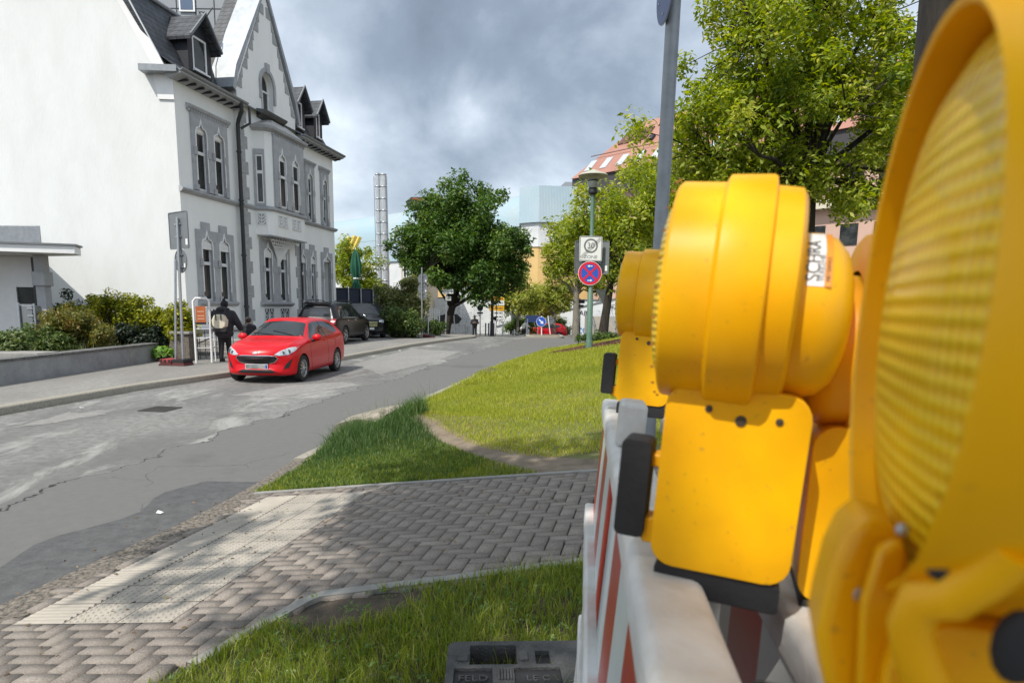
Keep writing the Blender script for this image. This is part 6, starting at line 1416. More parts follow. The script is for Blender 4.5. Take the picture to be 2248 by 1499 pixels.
# bollards, chain posts
for i, px in enumerate((1020, 1066, 1072.5, 1084)):
    a = P(px, 738, 53); b = MB(); b.tube([(0, 0, -.1), (0, 0, .95)], .06, 10); b.lathe([(.075, 0), (.075, .05), (.05, .12), (0, .13)], (0, 0, .95), n=10); b.lathe([(.066, 0), (.066, .1)], (0, 0, .7), n=10)
    tag(b.build('bollard', M_alu, None, loc=(a.x, 53, a.z)), ['short grey bollard before the foot of the white wall', 'grey bollard just right of the far walker', 'grey bollard left of the dark lamp column', 'grey bollard right of the dark lamp column'][i], 'bollard', 'grey bollards at the far crossing')
cps = []
for i, px in enumerate((1103, 1129, 1160)):
    a = P(px, 748, 48); b = MB(); b.tube([(0, 0, -.1), (0, 0, .82)], .055, 10); b.lathe([(.06, 0), (.05, .03), (0, .04)], (0, 0, .82), n=10)
    tag(b.build('chain_post', M_wood, None, loc=(a.x, 48, a.z)), ['white chain post nearest the dark lamp column', 'middle white chain post before the round bush', 'white chain post beside the far bicycle'][i], 'chain post', 'white chain posts at the far corner'); cps.append(a)
for i in range(2):
    b = MB(); a, c = cps[i], cps[i+1]; b.tube([(a.x+(c.x-a.x)*f_, 48, a.z+.72-.3*4*f_*(1-f_)) for f_ in np.linspace(0, 1, 13)], .022, 6); tag(b.build('chain', M_wood), ['white chain sagging between the first two chain posts', 'white chain sagging towards the far bicycle'][i], 'chain')
# crossing furniture: post, and a plain blue panel on posts
far_post(1158, 744, 700, 55, .045, 'short grey post beside the nose of the far red car', M_galv); 
p = P(1166, 717, 57); o = thing('blue_board', 'dark blue board on posts behind the far red car', 'board', (p.x, 57, float(gz(57)))); b = MB(); b.box(-.5, .7, 0, .05, 1.15, 1.75); b.build('panel', mat('navy_panel', (.02, .04, .13), .5), o); b = MB(); b.tube([(-.4, .08, -.1), (-.4, .08, 1.8)], .04, 8); b.tube([(.6, .08, -.1), (.6, .08, 1.8)], .04, 8); b.build('post', M_galv, o)
# traffic island with arrow sign
Yi = 41.5; a = P(1200, 747, Yi); isl = thing('traffic_island', 'low stone edged traffic island under the blue arrow sign', 'traffic island', (a.x, Yi, float(gz(Yi))))
b = MB(); b.prism(rrect(-1.35, 1.1, -.8, 1.6, .6, 6), lambda x, y: (x, y, -.05), lambda x, y: (x, y, .16)); b.build('kerb_ring', M_kerb, isl, bevel=.03); b = MB(); b.prism(rrect(-1.1, .85, -.55, 1.35, .5, 6), lambda x, y: (x, y, .162), lambda x, y: (x, y, .18)); b.build('filling', M_dirt, isl)
far_post(1189, 742, 694, Yi, .038, 'pale post of the blue arrow sign on the traffic island', M_wood)
p = P(1188, 706, Yi-.08); ar_ = thing('arrow_sign', 'round blue sign with white arrow pointing down right on the island', 'road sign', (p.x, Yi-.08, p.z)); r_ = .315
plate(ar_, circ(r_, 40), M_signw, 'plate', 0, .02); plate(ar_, circ(r_*.94, 40), M_signblue, 'field', -.003, .0028)
b = MB(); M_ = Matrix.Rotation(R(-45), 3, 'Y').inverted()
pts = [(-.2, -.04), (.04, -.04), (.04, -.13), (.21, 0), (.04, .13), (.04, .04), (-.2, .04)]; ca, sa = math.cos(R(-45)), math.sin(R(-45)); b.prism([(x*ca-z*sa, x*sa+z*ca) for x, z in pts], XZ(-.006), XZ(-.0045)); b.build('arrow', M_signw, ar_)
far_post(1209, 738, 694, 43, .032, 'post leaning left behind the blue arrow sign', M_wood, -6)
p = P(1204, 704, 43.1); disc_back('round_sign', 'leaning grey round sign back half hidden by the blue arrow sign', (p.x+.1, 43.1, p.z), .29, R(15), sticker=False)
# T-shaped dark direction sign by the steps
far_post(1273, 735, 655, 46, .04, 'dark post of the T shaped sign beside the pale plane trunk', M_dark)
for y0, y1, w_, lb_ in ((658, 666, .38, 'upper dark board of the T shaped sign left of the lamp post'), (669, 674, .3, 'lower dark board of the T shaped sign left of the lamp post')):
    p = P(1272, (y0+y1)/2, 45.9); o = thing('direction_sign', lb_, 'direction sign', (p.x, 45.9, p.z)); h_ = (y1-y0)/2*45.9/FPX
    plate(o, [(-w_, -h_), (w_, -h_), (w_, h_), (-w_, h_), (-w_-.12, 0)], M_dark, 'board', 0, .05); b = MB(); b.box(-.1, .1, .052, .08, -.05, .05); b.build('bracket', M_galv, o)
# triangular sign back
p = P(1325, 652, 31); o = thing('triangle_sign', 'grey back of a downward triangle sign right of the green lamp post', 'road sign', (p.x, 31, p.z), R(8)); plate(o, [(-.42, .36), (.42, .36), (0, -.36)], mat('pale_sign_back', (.34, .34, .35), .55), 'plate', 0, .02)
b = MB(); b.box(-.18, .18, -.02, -.001, .16, .2); b.build('clamp', M_galv, o)
far_post(1325, 745, 640, 31.1, .03, 'thin post of the downward triangle sign', M_alu)
# fence in front of the terrace, parasol
F0, F1 = P(728, 670, 35.5), P(862, 690, 38.5); fe = thing('blue_fence', 'dark blue screened fence with pale posts between the villa and the shrubs', 'fence', (0, 0, 0))
M_navy = mat('navy_screen', (.012, .022, .05), .55, var=.3, vscale=1.5)
zt0 = P(728, 632, 35.5).z; dvec = Vector((F1.x-F0.x, 3.0, 0)); n_ = 5
b = MB(); b.add([(F0.x, 35.5, 0), (F0.x+dvec.x, 38.5, -.1), (F0.x+dvec.x, 38.5, zt0), (F0.x, 35.5, zt0), (F0.x, 35.55, 0), (F0.x+dvec.x, 38.55, -.1), (F0.x+dvec.x, 38.55, zt0), (F0.x, 35.55, zt0)], [(0, 1, 2, 3), (4, 7, 6, 5), (3, 2, 6, 7), (0, 3, 7, 4), (1, 5, 6, 2)]); b.build('screen', M_navy, fe)
for i in range(n_):
    f_ = (i+.35)/n_; b = MB(); b.tube([(F0.x+dvec.x*f_, 35.42+3*f_, 0), (F0.x+dvec.x*f_, 35.42+3*f_, zt0+.02)], .04, 8); b.build('post', M_galv, fe)
b = MB(); b.tube([(F0.x, 35.45, zt0), (F0.x+dvec.x, 38.45, zt0)], .03, 6); b.build('top_rail', M_dark, fe)
gb = thing('roadside_gate', 'dark open framed gate between the villa corner and the blue fence', 'gate', (F0.x-.5, 35.2, 0)); b = MB()
for z in (1.6, 2.0, 2.5): b.tube([(-.9, 0, z), (.5, .1, z)], .03, 6)
b.build('rail', M_dark, gb); b = MB(); b.box(-.9, .5, .02, .06, .1, 1.6); b.build('panel', M_navy, gb)
Yu = 40.; a, c = P(783, 668, Yu), P(781, 547, Yu); um = thing('closed_parasol', 'tall closed dark green parasol tied in folds behind the blue fence', 'parasol', (a.x, Yu, 0)); k_ = c.z
b = MB(); b.tube([(0, 0, 0), (0, 0, k_+.1)], .035, 8); b.build('pole', M_wood, um)
V_, F_ = [], []; n_ = 24; prof = [(.02, k_), (.16, k_-.25), (.27, k_-.9), (.26, k_-1.4), (.15, k_-1.75), (.17, k_-1.95), (.30, k_-2.6), (.27, k_-2.9), (.16, k_-2.7)]
for rr, z in prof:
    for j in range(n_): t_ = 2*math.pi*j/n_; q = rr*(1+.28*math.cos(8*t_+z)); V_.append((q*math.cos(t_), q*math.sin(t_), z+.08*math.sin(3*t_)*(rr > .2)))
F_ = [(i*n_+j, i*n_+(j+1) % n_, (i+1)*n_+(j+1) % n_, (i+1)*n_+j) for i in range(len(prof)-1) for j in range(n_)]
b = MB(); b.add(V_, F_); b.build('canopy', mat('green_canvas', (.015, .105, .06), .8), um, angle=60); b = MB(); b.lathe([(.17, 0), (.19, .05), (.17, .1)], (0, 0, k_-1.82), n=14); b.build('tie', M_signw, um)
# electrical cabinet and pale slatted gate under the maple
a = P(934, 735, 40); o = thing('cabinet', 'grey graffitied cabinet behind the slim sign post', 'cabinet', (a.x, 40, float(gz(40)))); b = MB(); b.box(-.2, .2, 0, .4, 0, 1.25); b.build('case', mat('scribbled_grey', (.38, .39, .39), .7, col2=(.16, .17, .18), vscale=9, stretch=(1, 1, .4)), o, bevel=.015); b = MB(); b.box(-.22, .22, -.02, .42, 1.252, 1.3); b.build('lid', M_alu, o)
a = P(951, 730, 44); o = thing('slatted_gate', 'pale slatted gate under the maple beside its trunk', 'gate', (a.x, 44, float(gz(44))))
for i in range(6): b = MB(); b.box(-.42+i*.16, -.33+i*.16, 0, .03, .1, 1.9); b.build('slat', M_galv, o)
b = MB(); b.box(-.5, .56, .031, .06, .4, .47); b.box(-.5, .56, .031, .06, 1.6, 1.67); b.build('crossbar', M_galv, o)
# litter in the gutter
for i, (px, py, lab) in enumerate(((348, 1129, 'small white paper scrap on the asphalt near the pebble kerb'), (878, 771, 'crumpled white paper in the far gutter beyond the red car'), (176, 897, 'tiny pale paper scrap by the near left kerb'))):
    p = G(px, py, 'road'); b = MB(); g_ = random.Random(i); s = .05+.035*(i == 1)
    b.add([(g_.uniform(-s, s), g_.uniform(-s, s), g_.uniform(.002, s*.5)) for _ in range(6)], [(0, 1, 2), (2, 3, 4), (1, 3, 5), (0, 4, 5)]); tag(b.build('paper_scrap', M_stick, None, angle=0, loc=(p.x, p.y, p.z+.002)), lab, 'litter')
# ------------------------------------------------------------------ far buildings
def ribbed(name, col, col2, scale, ax='x', rough=.45):
    m, t, b, n, ramp, mix, lk = nodes_mat(name); co = n('ShaderNodeTexCoord').outputs['Object']
    w = n('ShaderNodeTexWave', wave_type='BANDS', bands_direction='X', i_Scale=scale, i_Distortion=0.); lk(co, w.inputs['Vector'])
    ns = n('ShaderNodeTexNoise', i_Scale=.25, i_Detail=6); lk(co, ns.inputs['Vector'])
    c = mix(ramp(ns.outputs[0], [(.38, 0.), (.62, 1.)]), col, col2); c = mix(ramp(w.outputs[0], [(0., .28), (.25, 0.)]), c, tuple(q*.55 for q in col)); lk(c, b.inputs['Base Color']); b.inputs['Roughness'].default_value = rough
    bp = n('ShaderNodeBump', i_Strength=.4, i_Distance=.05); lk(w.outputs[0], bp.inputs['Height']); lk(bp.outputs[0], b.inputs['Normal']); return m
M_blue = ribbed('blue_sheet_roof', (.32, .45, .51), (.37, .44, .47), 1.2); M_blue2 = ribbed('pale_blue_cladding', (.38, .51, .58), (.44, .54, .60), 1.6)
M_yellow = mat('yellow_cladding', (.62, .42, .17), .7, var=.12, vscale=.6); M_cream = mat('cream_render', (.60, .54, .43), .85, var=.1, vscale=.8)
M_wallw = mat('white_concrete', (.66, .68, .68), .85, col2=(.52, .54, .55), vscale=.35, bump=.1)
# hall with the blue roof: local x along its front (right end to left end), y away, z up
A0, A1 = P(1182, 500, 86), P(735, 545, 119); fr_ = Vector((A1.x-A0.x, 33, 0)); Lh = fr_.length
hall = thing('blue_hall', 'large industrial hall with curved light blue sheet roof behind the maple', 'hall', (A0.x, 86, 0), math.atan2(fr_.y, fr_.x))
zt_, ze = 17.2, 12.4
prof = [(0, ze), (-.2, ze+1.2), (-.8, ze+2.6), (-1.9, ze+3.8), (-3.6, ze+4.8), (-16, ze+5.2), (-16, ze)]
b = MB(); b.prism(prof, lambda y, z: (0, y, z), lambda y, z: (Lh+12, y, z)); b.build('roof', M_blue, hall, angle=40)
b = MB(); b.box(0, Lh+12, -16, -.3, -2, ze-.02); b.build('wall', M_wallw, hall)
b = MB(); b.box(15, Lh+12, -.29, .0, ze-3.6, ze-.03); b.build('cladding', M_blue2, hall)
b = MB(); b.box(-1, 22, -.28, .05, -2, ze-3.2); b.build('lower_cladding', M_yellow, hall)
b = MB(); b.box(-1, 15, -.2, .1, ze-.35, ze-.02); b.build('eaves_band', M_alu, hall)
for x in (1.5, 5, 8.5, 12):
    b = MB(); b.prism([(0, ze-.4), (1.3, ze-.4), (1.2, ze-.75), (0, ze-2.0)], lambda y, z, x=x: (x-.35, y, z), lambda y, z, x=x: (x+.35, y, z)); b.build('bracket', M_trim, hall)
    b = MB(); b.box(x-.9, x+.9, -.25, -.02, ze-2.9, ze-1.0); b.build('window', M_glass, hall)
b = MB(); b.box(2.0, 2.35, .06, .4, -1, ze-.8); b.build('downpipe', M_zinc, hall)
# end facet of the hall on the right
E0, E1 = P(1182, 423, 84), P(1300, 452, 80); q = thing('blue_annex', 'pale blue sheet clad end block of the hall behind the plane trees', 'annex', (0, 0, 0))
b = MB(); b.prism([(A0.x-2.5, 85.2), (P(1182, 500, 84).x, 83.6), (P(1300, 500, 82).x, 84.5), (P(1300, 500, 84).x, 96), (A0.x-2.5, 96)], lambda x, y: (x, y, 12.42), lambda x, y: (x, y, 17.3 if x < 2 else (16.9 if x < 8 else 15.6)) if False else (x, y, 16.9)); b.build('cladding', M_blue2, q)
b = MB(); b.prism([(A0.x-2.2, 85.6), (P(1182, 500, 84).x, 84.2), (P(1300, 500, 82).x, 85), (P(1300, 500, 84).x, 96), (A0.x-2.2, 96)], lambda x, y: (x, y, -2), lambda x, y: (x, y, 12.4)); b.build('wall', M_yellow, q)
b = MB(); b.prism([(A0.x-2.25, 85.5), (P(1182, 500, 84).x, 84.0), (P(1300, 500, 82).x, 84.8), (P(1300, 500, 84).x, 95.9), (A0.x-2.25, 95.9)], lambda x, y: (x, y, 9.4), lambda x, y: (x, y, 12.38)); b.build('upper_wall', M_wallw, q)
# roof ventilator
a = P(921, 443, 104); o = thing('roof_ventilator', 'dark red edged ventilator box on top of the blue roof', 'ventilator', (a.x, 104, a.z-.9)); b = MB(); b.prism([(-1.9, 0), (1.4, 0), (1.7, 1.0), (1.1, 1.6), (-1.3, 1.6), (-2.2, .9)], lambda x, z: (x, 0, z), lambda x, z: (x, 3, z)); b.build('case', M_dark, o); b = MB(); b.box(-1.2, 1.0, -.05, -.003, 1.1, 1.5); b.build('red_band', mat('dull_red', (.32, .06, .05), .6), o)
for x in (-.9, .3, 1.1): b = MB(); b.box(x-.12, x+.12, -.06, -.004, .1, 1.0); b.build('strut', M_trim, o)
# stainless twin chimney
Yc = 58.; a, c = P(841, 640, Yc), P(838, 380, Yc); ch = thing('twin_chimney', 'tall pair of stainless steel flues with a ladder cage', 'chimney', (a.x, Yc, -1)); h_ = c.z+1
for dx, r_, dh in ((-.22, .20, 0), (.30, .27, .15)):
    b = MB(); b.tube([(dx, 0, 0), (dx-.12, 0, h_-dh)], r_, 16); o = b.build('flue', mat('stainless', (.62, .64, .66), .38, metal=.45, var=.15, vscale=3), ch)
    b = MB()
    for k_ in range(14): z = .8+k_*(h_-1)/13; b.lathe([(r_+.005, 0), (r_+.03, .03), (r_+.03, .09), (r_+.005, .12)], (dx-.12*z/h_, 0, z), n=16)
    b.build('joint_ring', M_galv, o)
b = MB()
for x in (-.5, .62): b.tube([(x, -.1, 0), (x-.12, -.1, h_-.3)], .035, 6)
for k_ in range(16): z = .5+k_*(h_-1)/15; b.tube([(-.5-.12*z/h_, -.1, z), (.62-.12*z/h_, -.1, z)], .025, 5)
b.build('ladder_frame', M_galv, ch)
# outside steel stair below the chimney
a = P(872, 690, 50); o = thing('steel_stair', 'grey steel outside stair below the twin flues', 'stair', (a.x, 50, -.4)); b = MB()
for k_ in range(14): b.box(-1.9+k_*.2, -1.65+k_*.2, -.4, .4, 3.6-k_*.24, 3.64-k_*.24)
b.build('tread', M_galv, o); b = MB()
for y in (-.42, .42):
    b.tube([(-1.9, y, 3.55), (.9, y, .2)], .05, 6); b.tube([(-1.9, y, 4.5), (.9, y, 1.15)], .03, 6)
    for k_ in range(8): b.tube([(-1.9+k_*.4, y, 3.6-k_*.48), (-1.9+k_*.4, y, 4.5-k_*.48)], .02, 5)
b.tube([(-2.3, 0, 0), (-2.3, 0, 4.5)], .05, 6); b.build('handrail', M_galv, o); b = MB(); b.box(-3.4, -1.9, -.5, .5, 3.5, 3.58); b.build('landing', M_galv, o)
# cream block between chimney and maple
a0, a1 = P(880, 533, 64), P(935, 533, 64); o = thing('cream_block', 'cream rendered block with windows left of the maple', 'building', (0, 0, 0)); b = MB(); b.box(a0.x, a1.x, 64, 74, -2, a0.z); b.build('wall', M_cream, o)
b = MB(); b.box(a0.x-.15, a1.x+.1, 63.85, 74, a0.z+.002, a0.z+.25); b.build('cornice', M_trim, o)
for px0, px1, py0, py1 in ((862+2, 874, 565, 600), (914, 930, 565, 596), (908, 925, 598, 618), (885, 893, 582, 610)):
    z1, z0 = P(px0, py0, 63.9).z, P(px0, py1, 63.9).z; x0, x1 = P(px0, 600, 63.9).x, P(px1, 600, 63.9).x
    if x0 < a0.x: continue
    b = MB(); b.prism([rect(x0, x1, z0, z1), rect(x0+.08, x1-.08, z0+.08, z1-.08)], *cap(63.88, 63.99)); w_ = b.build('window', M_wood, o); b = MB(); b.box(x0+.05, x1-.05, 63.95, 63.985, z0+.05, z1-.05); b.build('pane', M_glass, w_)
for i, px in enumerate((897, 905)):
    b = MB(); x = P(px, 600, 63).x; b.box(x-.1, x+.1, 63.7, 63.9, .5, 7.5); tag(b.build('flag_strip', M_yellow if i else M_blue2), ['pale blue vertical strip on the cream block', 'yellow vertical strip on the cream block'][i], 'banner')
a = P(916, 556, 48); b = MB(); g_ = random.Random(2); b.add([(g_.gauss(0, .28), g_.gauss(0, .2), g_.gauss(0, .17)) for _ in range(40)], [tuple(g_.sample(range(40), 3)) for _ in range(50)]); tag(b.build('pink_pennant', mat('pink_cloth', (.75, .12, .35), .7), None, angle=0, loc=a), 'small bright pink cloth caught at the left edge of the maple crown', 'cloth')
# yellow wing poles left
for i, (px, py) in enumerate(((768, 520), (780, 518), (790, 520))):
    a = P(px, py, 100); c = P(px-18, py+40, 100); b = MB(); b.tube([c, a], .35, 6); tag(b.build('yellow_strut', mat('bright_yellow', (.62, .48, .10), .5)), 'yellow slanted strut on the hall behind the fence tree, %s of three' % ('left', 'middle', 'right')[i], 'strut', 'yellow struts on the hall')
# white graffiti wall and ramp
m, t, b_, n, ramp, mix, lk = nodes_mat('scribbled_wall'); M_graf = m
co = n('ShaderNodeTexCoord').outputs['Object']; mp_ = n('ShaderNodeMapping'); mp_.inputs['Scale'].default_value = (1, 1, .8); lk(co, mp_.inputs[0])
v1 = n('ShaderNodeTexNoise', i_Scale=1.5, i_Detail=2., i_Distortion=2.2); lk(mp_.outputs[0], v1.inputs['Vector']); ms_ = n('ShaderNodeTexNoise', i_Scale=.35, i_Detail=2.); lk(co, ms_.inputs['Vector'])
ln = ramp(v1.outputs[0], [(.485, 0.), (.495, 1.), (.505, 1.), (.515, 0.)]); on = ramp(ms_.outputs[0], [(.50, 0.), (.55, .9)]); st2 = n('ShaderNodeTexNoise', i_Scale=.8, i_Detail=6.); lk(co, st2.inputs['Vector'])
c = mix(ramp(st2.outputs[0], [(.4, 0.), (.7, .5)]), (.70, .72, .72), (.52, .55, .57)); c = mix(mix(1., ln, on, 'MULTIPLY'), c, (.06, .06, .08)); lk(c, b_.inputs['Base Color']); b_.inputs['Roughness'].default_value = .85
a0, a1 = P(955, 735, 76), P(1500, 735, 76); zt = P(1040, 656, 76).z
gw_ = thing('white_wall', 'long white retaining wall with scribbled graffiti behind the young trees', 'wall', (0, 0, 0)); b = MB(); b.box(a0.x, a1.x, 76, 80, -3, zt); b.build('body', M_graf, gw_); b = MB(); b.box(a0.x-.1, a1.x, 75.9, 76.4, zt+.002, zt+.12); b.build('coping', M_alu, gw_)
b = MB(); b.prism([(P(1005, 650, 75.9).x, zt+.125), (P(1005, 650, 75.9).x, zt+.9), (P(1012, 650, 75.9).x, zt+1.5), (P(1055, 650, 75.9).x, zt+1.5), (P(1063, 650, 75.9).x, zt+.8), (P(1063, 650, 75.9).x, zt+.125)], *cap(76, 76.3)); b.build('raised_parapet', M_wallw, gw_)
rp = thing('access_ramp', 'white parapet of a ramp climbing to the right in front of the scribbled wall', 'ramp', (0, 0, 0)); xa, xb = P(1090, 720, 72).x, P(1480, 640, 72).x
zl, zh_ = P(1090, 718, 72).z, P(1480, 628, 72).z; b = MB(); b.prism([(xa, -3), (xb, -3), (xb, zh_), (xa, zl)], *cap(72, 72.3)); b.build('parapet', M_graf, rp); b = MB(); b.prism([(xa, zl+.002), (xb, zh_+.002), (xb, zh_+.16), (xa, zl+.16)], *cap(71.93, 72.37)); b.build('handrail', M_alu, rp)
for i, (px, py, tx, s_) in enumerate(((1094, 703, 'TAG', .7), (1284, 688, 'ABS', .75), (1345, 676, 'MINY', .6))):
    y_ = 75.95 if i == 0 else 71.97; p = P(px, py, y_); lettering(tx, s_, M_signb, rp, (p.x, y_, p.z), (R(90), R(4), 0), 'graffiti', .01)
p = P(1284, 726, 71.9); lettering('COB', .9, mat('spray_blue', (.05, .22, .55), .6), rp, (p.x, 71.92, p.z), (R(90), 0, 0), 'graffiti', .01)
b = MB(); x0, x1 = P(1122, 700, 75.9).x, P(1143, 700, 75.9).x; b.box(x0, x1, 75.9, 75.99, P(1130, 708, 76).z, P(1130, 681, 76).z)
for k_ in range(7): z = P(1130, 708, 76).z+.05+k_*.2; b.box(x0+.05, x1-.05, 75.85, 75.899, z, z+.12)
b.build('louvre', mat('green_louvre', (.08, .10, .09), .6), gw_)
# pale mural field left of the walker
b = MB(); b.box(P(955, 700, 70).x, P(1012, 700, 70).x, 70, 70.4, -3, P(1000, 650, 70).z-.3); o = b.build('low_white_wall', M_graf); tag(o, 'low white scribbled wall behind the maple trunk', 'wall')
p = P(1000, 700, 69.9); b = MB(); b.prism([(-1.9, -.2), (-1.0, -.5), (.6, -.5), (1.0, 0), (.5, .5), (-.6, .55), (-1.6, .3)], *cap(0, .03)); tag(b.build('painted_eye', M_signb, None, loc=(p.x-.3, 69.93, p.z)), 'black painted shape on the low white wall beside the maple trunk', 'graffiti')
# steps with rails on the right
a = P(1335, 742, 50); o = thing('outdoor_stair', 'broad stone stair with pale handrails right of the lamp post', 'stair', (a.x, 50, float(gz(50))))
for k_ in range(9): b = MB(); b.box(-1.2, 5, k_*.45, 6, k_*.17, k_*.17+.168); b.build('step', mat('stone_step', (.40, .37, .32), .9, var=.2), o)
for x in (-1.1, .6):
    b = MB(); b.tube([(x, 0, 0), (x, 0, .95), (x, 3.9, 2.5), (x+.5, 4.3, 2.5)], .035, 6); b.tube([(x, 0, .5), (x, 3.9, 2.05)], .025, 6); b.tube([(x, 3.9, 1.5), (x, 3.9, 2.5)], .03, 6); b.build('handrail', M_galv, o)
# light path beyond the lawn on the right
sheet('path', list(np.arange(33.5, 43, .5)), lambda y: XK(y)+.3, lambda y: XK(y)+22, lambda x, y: gz(y)+.10, mat('sandy_path', (.42, .36, .25), .9, var=.2, vscale=2), 8)
# red roofed block on the right; local x along the front from its left end
B0, B1 = P(1262, 395, 88), P(1950, 292, 60); fr_ = Vector((B1.x-B0.x, -28, 0)); Lb = fr_.length+14
blk = thing('red_roof_block', 'long pink walled block with a steep red sheet roof behind the plane trees', 'building', (B0.x, 88, 0), math.atan2(fr_.y, fr_.x)); ze = B0.z
M_rr = ribbed('red_sheet_roof', (.36, .17, .125), (.40, .20, .15), 1.5, rough=.6); M_pink = mat('salmon_render', (.58, .39, .31), .85, var=.08, vscale=.5)
dep, hr = 7., 7.6
b = MB(); b.add([(0, -.8, ze), (Lb, -.8, ze), (Lb, dep, ze+hr), (5.5, dep, ze+hr), (0, 14.8, ze), (Lb, 14.8, ze)], [(0, 1, 2, 3), (0, 3, 4), (4, 3, 2, 5), (1, 5, 2), (0, 4, 5, 1)]); b.build('roof', M_rr, blk, angle=20)
b = MB(); b.box(.4, Lb-.4, .5, 14, -2, ze-.02); b.build('wall', M_pink, blk)
b = MB(); b.box(0, Lb, -.5, .49, ze-2.2, ze-.03); b.build('eaves_dark_band', mat('dark_band', (.05, .045, .05), .7), blk)  # dark band across the top of the wall under the eaves
b = MB(); b.box(0, Lb, -.55, .45, ze-7.0, ze-6.2); b.build('floor_band', M_cream, blk)
sl = lambda f: (-.8+f*(dep+.8), ze+f*hr)
def onroof(x0, x1, f0, f1, m_, name, h=.1):
    b = MB(); (y0, z0), (y1, z1) = sl(f0), sl(f1); nn_ = Vector((0, -hr, dep+.8)).normalized()*h; v_ = [Vector((x0, y0, z0)), Vector((x1, y0, z0)), Vector((x1, y1, z1)), Vector((x0, y1, z1))]; b.add(v_+[q_+nn_ for q_ in v_], [(0, 1, 2, 3), (7, 6, 5, 4), (0, 4, 5, 1), (1, 5, 6, 2), (2, 6, 7, 3), (3, 7, 4, 0)]); return b.build(name, m_, blk)
for x in (4.2, 6.6): onroof(x, x+2.0, .56, .80, mat('dark_red_louvre', (.12, .05, .045), .7), 'roof_hatch', .15)
for x in np.arange(1.6, Lb-3, 2.6): onroof(x, x+1.0, .10, .30, mat('skylight_glass', (.62, .66, .70), .15, metal=.4), 'skylight', .12)
onroof(9.3, 10.0, .5, .58, M_dark, 'roof_vent', .35)
b = MB(); b.tube([(1.2, sl(.36)[0]-.25, sl(.36)[1]+.3), (Lb, sl(.36)[0]-.25, sl(.36)[1]+.3)], .06, 6)
b.build('snow_guard', mat('brown_rail', (.16, .08, .06), .6), blk)
for k_ in range(int(Lb/3)):
    for z in (ze-5.6, ze-10.5): b = MB(); b.box(1.2+k_*3, 2.8+k_*3, .42, .499, z, z+2.0); b.build('window', M_glass, blk)
b = MB(); b.box(0, Lb, -1.5, .4, ze-8.5, ze-8.2)
# green edged low roof left of it
a = P(1212, 420, 92); c = P(1290, 405, 90); o = thing('green_parapet_roof', 'small flat roof with green parapet beside the red roof', 'building', (0, 0, 0)); b = MB(); b.box(a.x, c.x, 90.5, 100, 8, a.z); b.build('parapet', mat('green_sheet', (.10, .22, .10), .6, var=.2), o); b = MB(); b.add([(a.x+.6, 90.4, a.z+.01), (c.x+1, 90.4, a.z+.01), (c.x+1, 97, a.z+2.2), (a.x+2.2, 97, a.z+2.2)], [(0, 1, 2, 3)]); b.build('roof', M_alu, o)
# ------------------------------------------------------------------ barrier and warning lights in the foreground
m, t, b_, n, ramp, mix, lk = nodes_mat('yellow_plastic'); M_y = m
co = n('ShaderNodeTexCoord').outputs['Object']; q1 = n('ShaderNodeTexNoise', i_Scale=14., i_Detail=5.); lk(co, q1.inputs['Vector']); q2 = n('ShaderNodeTexNoise', i_Scale=160., i_Detail=2.); lk(co, q2.inputs['Vector'])
c = mix(ramp(q1.outputs[0], [(.38, 0.), (.72, .7)]), (.93, .47, .001), (.74, .33, .004)); c = mix(ramp(q2.outputs[0], [(.68, 0.), (.76, .35)]), c, (.28, .16, .05)); lk(c, b_.inputs['Base Color']); b_.inputs['Roughness'].default_value = .38; b_.inputs['Specular IOR Level'].default_value = .3
b_.inputs['Subsurface Weight'].default_value = .12; b_.inputs['Subsurface Radius'].default_value = (.012, .006, .002); b_.inputs['Subsurface Scale'].default_value = .6
M_y2 = mat('worn_yellow_edge', (.80, .42, .03), .6, var=.2, vscale=30)
m, t, b_, n, ramp, mix, lk = nodes_mat('amber_lens'); M_amb = m
co = n('ShaderNodeTexCoord').outputs['Object']; sx_ = n('ShaderNodeSeparateXYZ'); lk(co, sx_.inputs[0])
wz = n('ShaderNodeTexWave', wave_type='BANDS', bands_direction='Z', i_Scale=55., i_Distortion=.6); lk(co, wz.inputs['Vector']); wy = n('ShaderNodeTexWave', wave_type='BANDS', bands_direction='Y', i_Scale=55., i_Distortion=.6); lk(co, wy.inputs['Vector'])
hgt = mix(.5, wz.outputs[0], wy.outputs[0]); b_.inputs['Base Color'].default_value = (.93, .58, .01, 1); b_.inputs['Roughness'].default_value = .15; b_.inputs['Coat Weight'].default_value = .12; b_.inputs['Specular IOR Level'].default_value = .3; b_.inputs['Transmission Weight'].default_value = 0.
lk(mix(ramp(hgt, [(.2, 0.), (.8, 1.)]), (.80, .44, .002), (.97, .68, .02)), b_.inputs['Base Color']); bp = n('ShaderNodeBump', i_Strength=.55, i_Distance=.004); lk(hgt, bp.inputs['Height']); lk(bp.outputs[0], b_.inputs['Normal'])
M_screw = mat('dark_screw', (.05, .035, .02), .6)
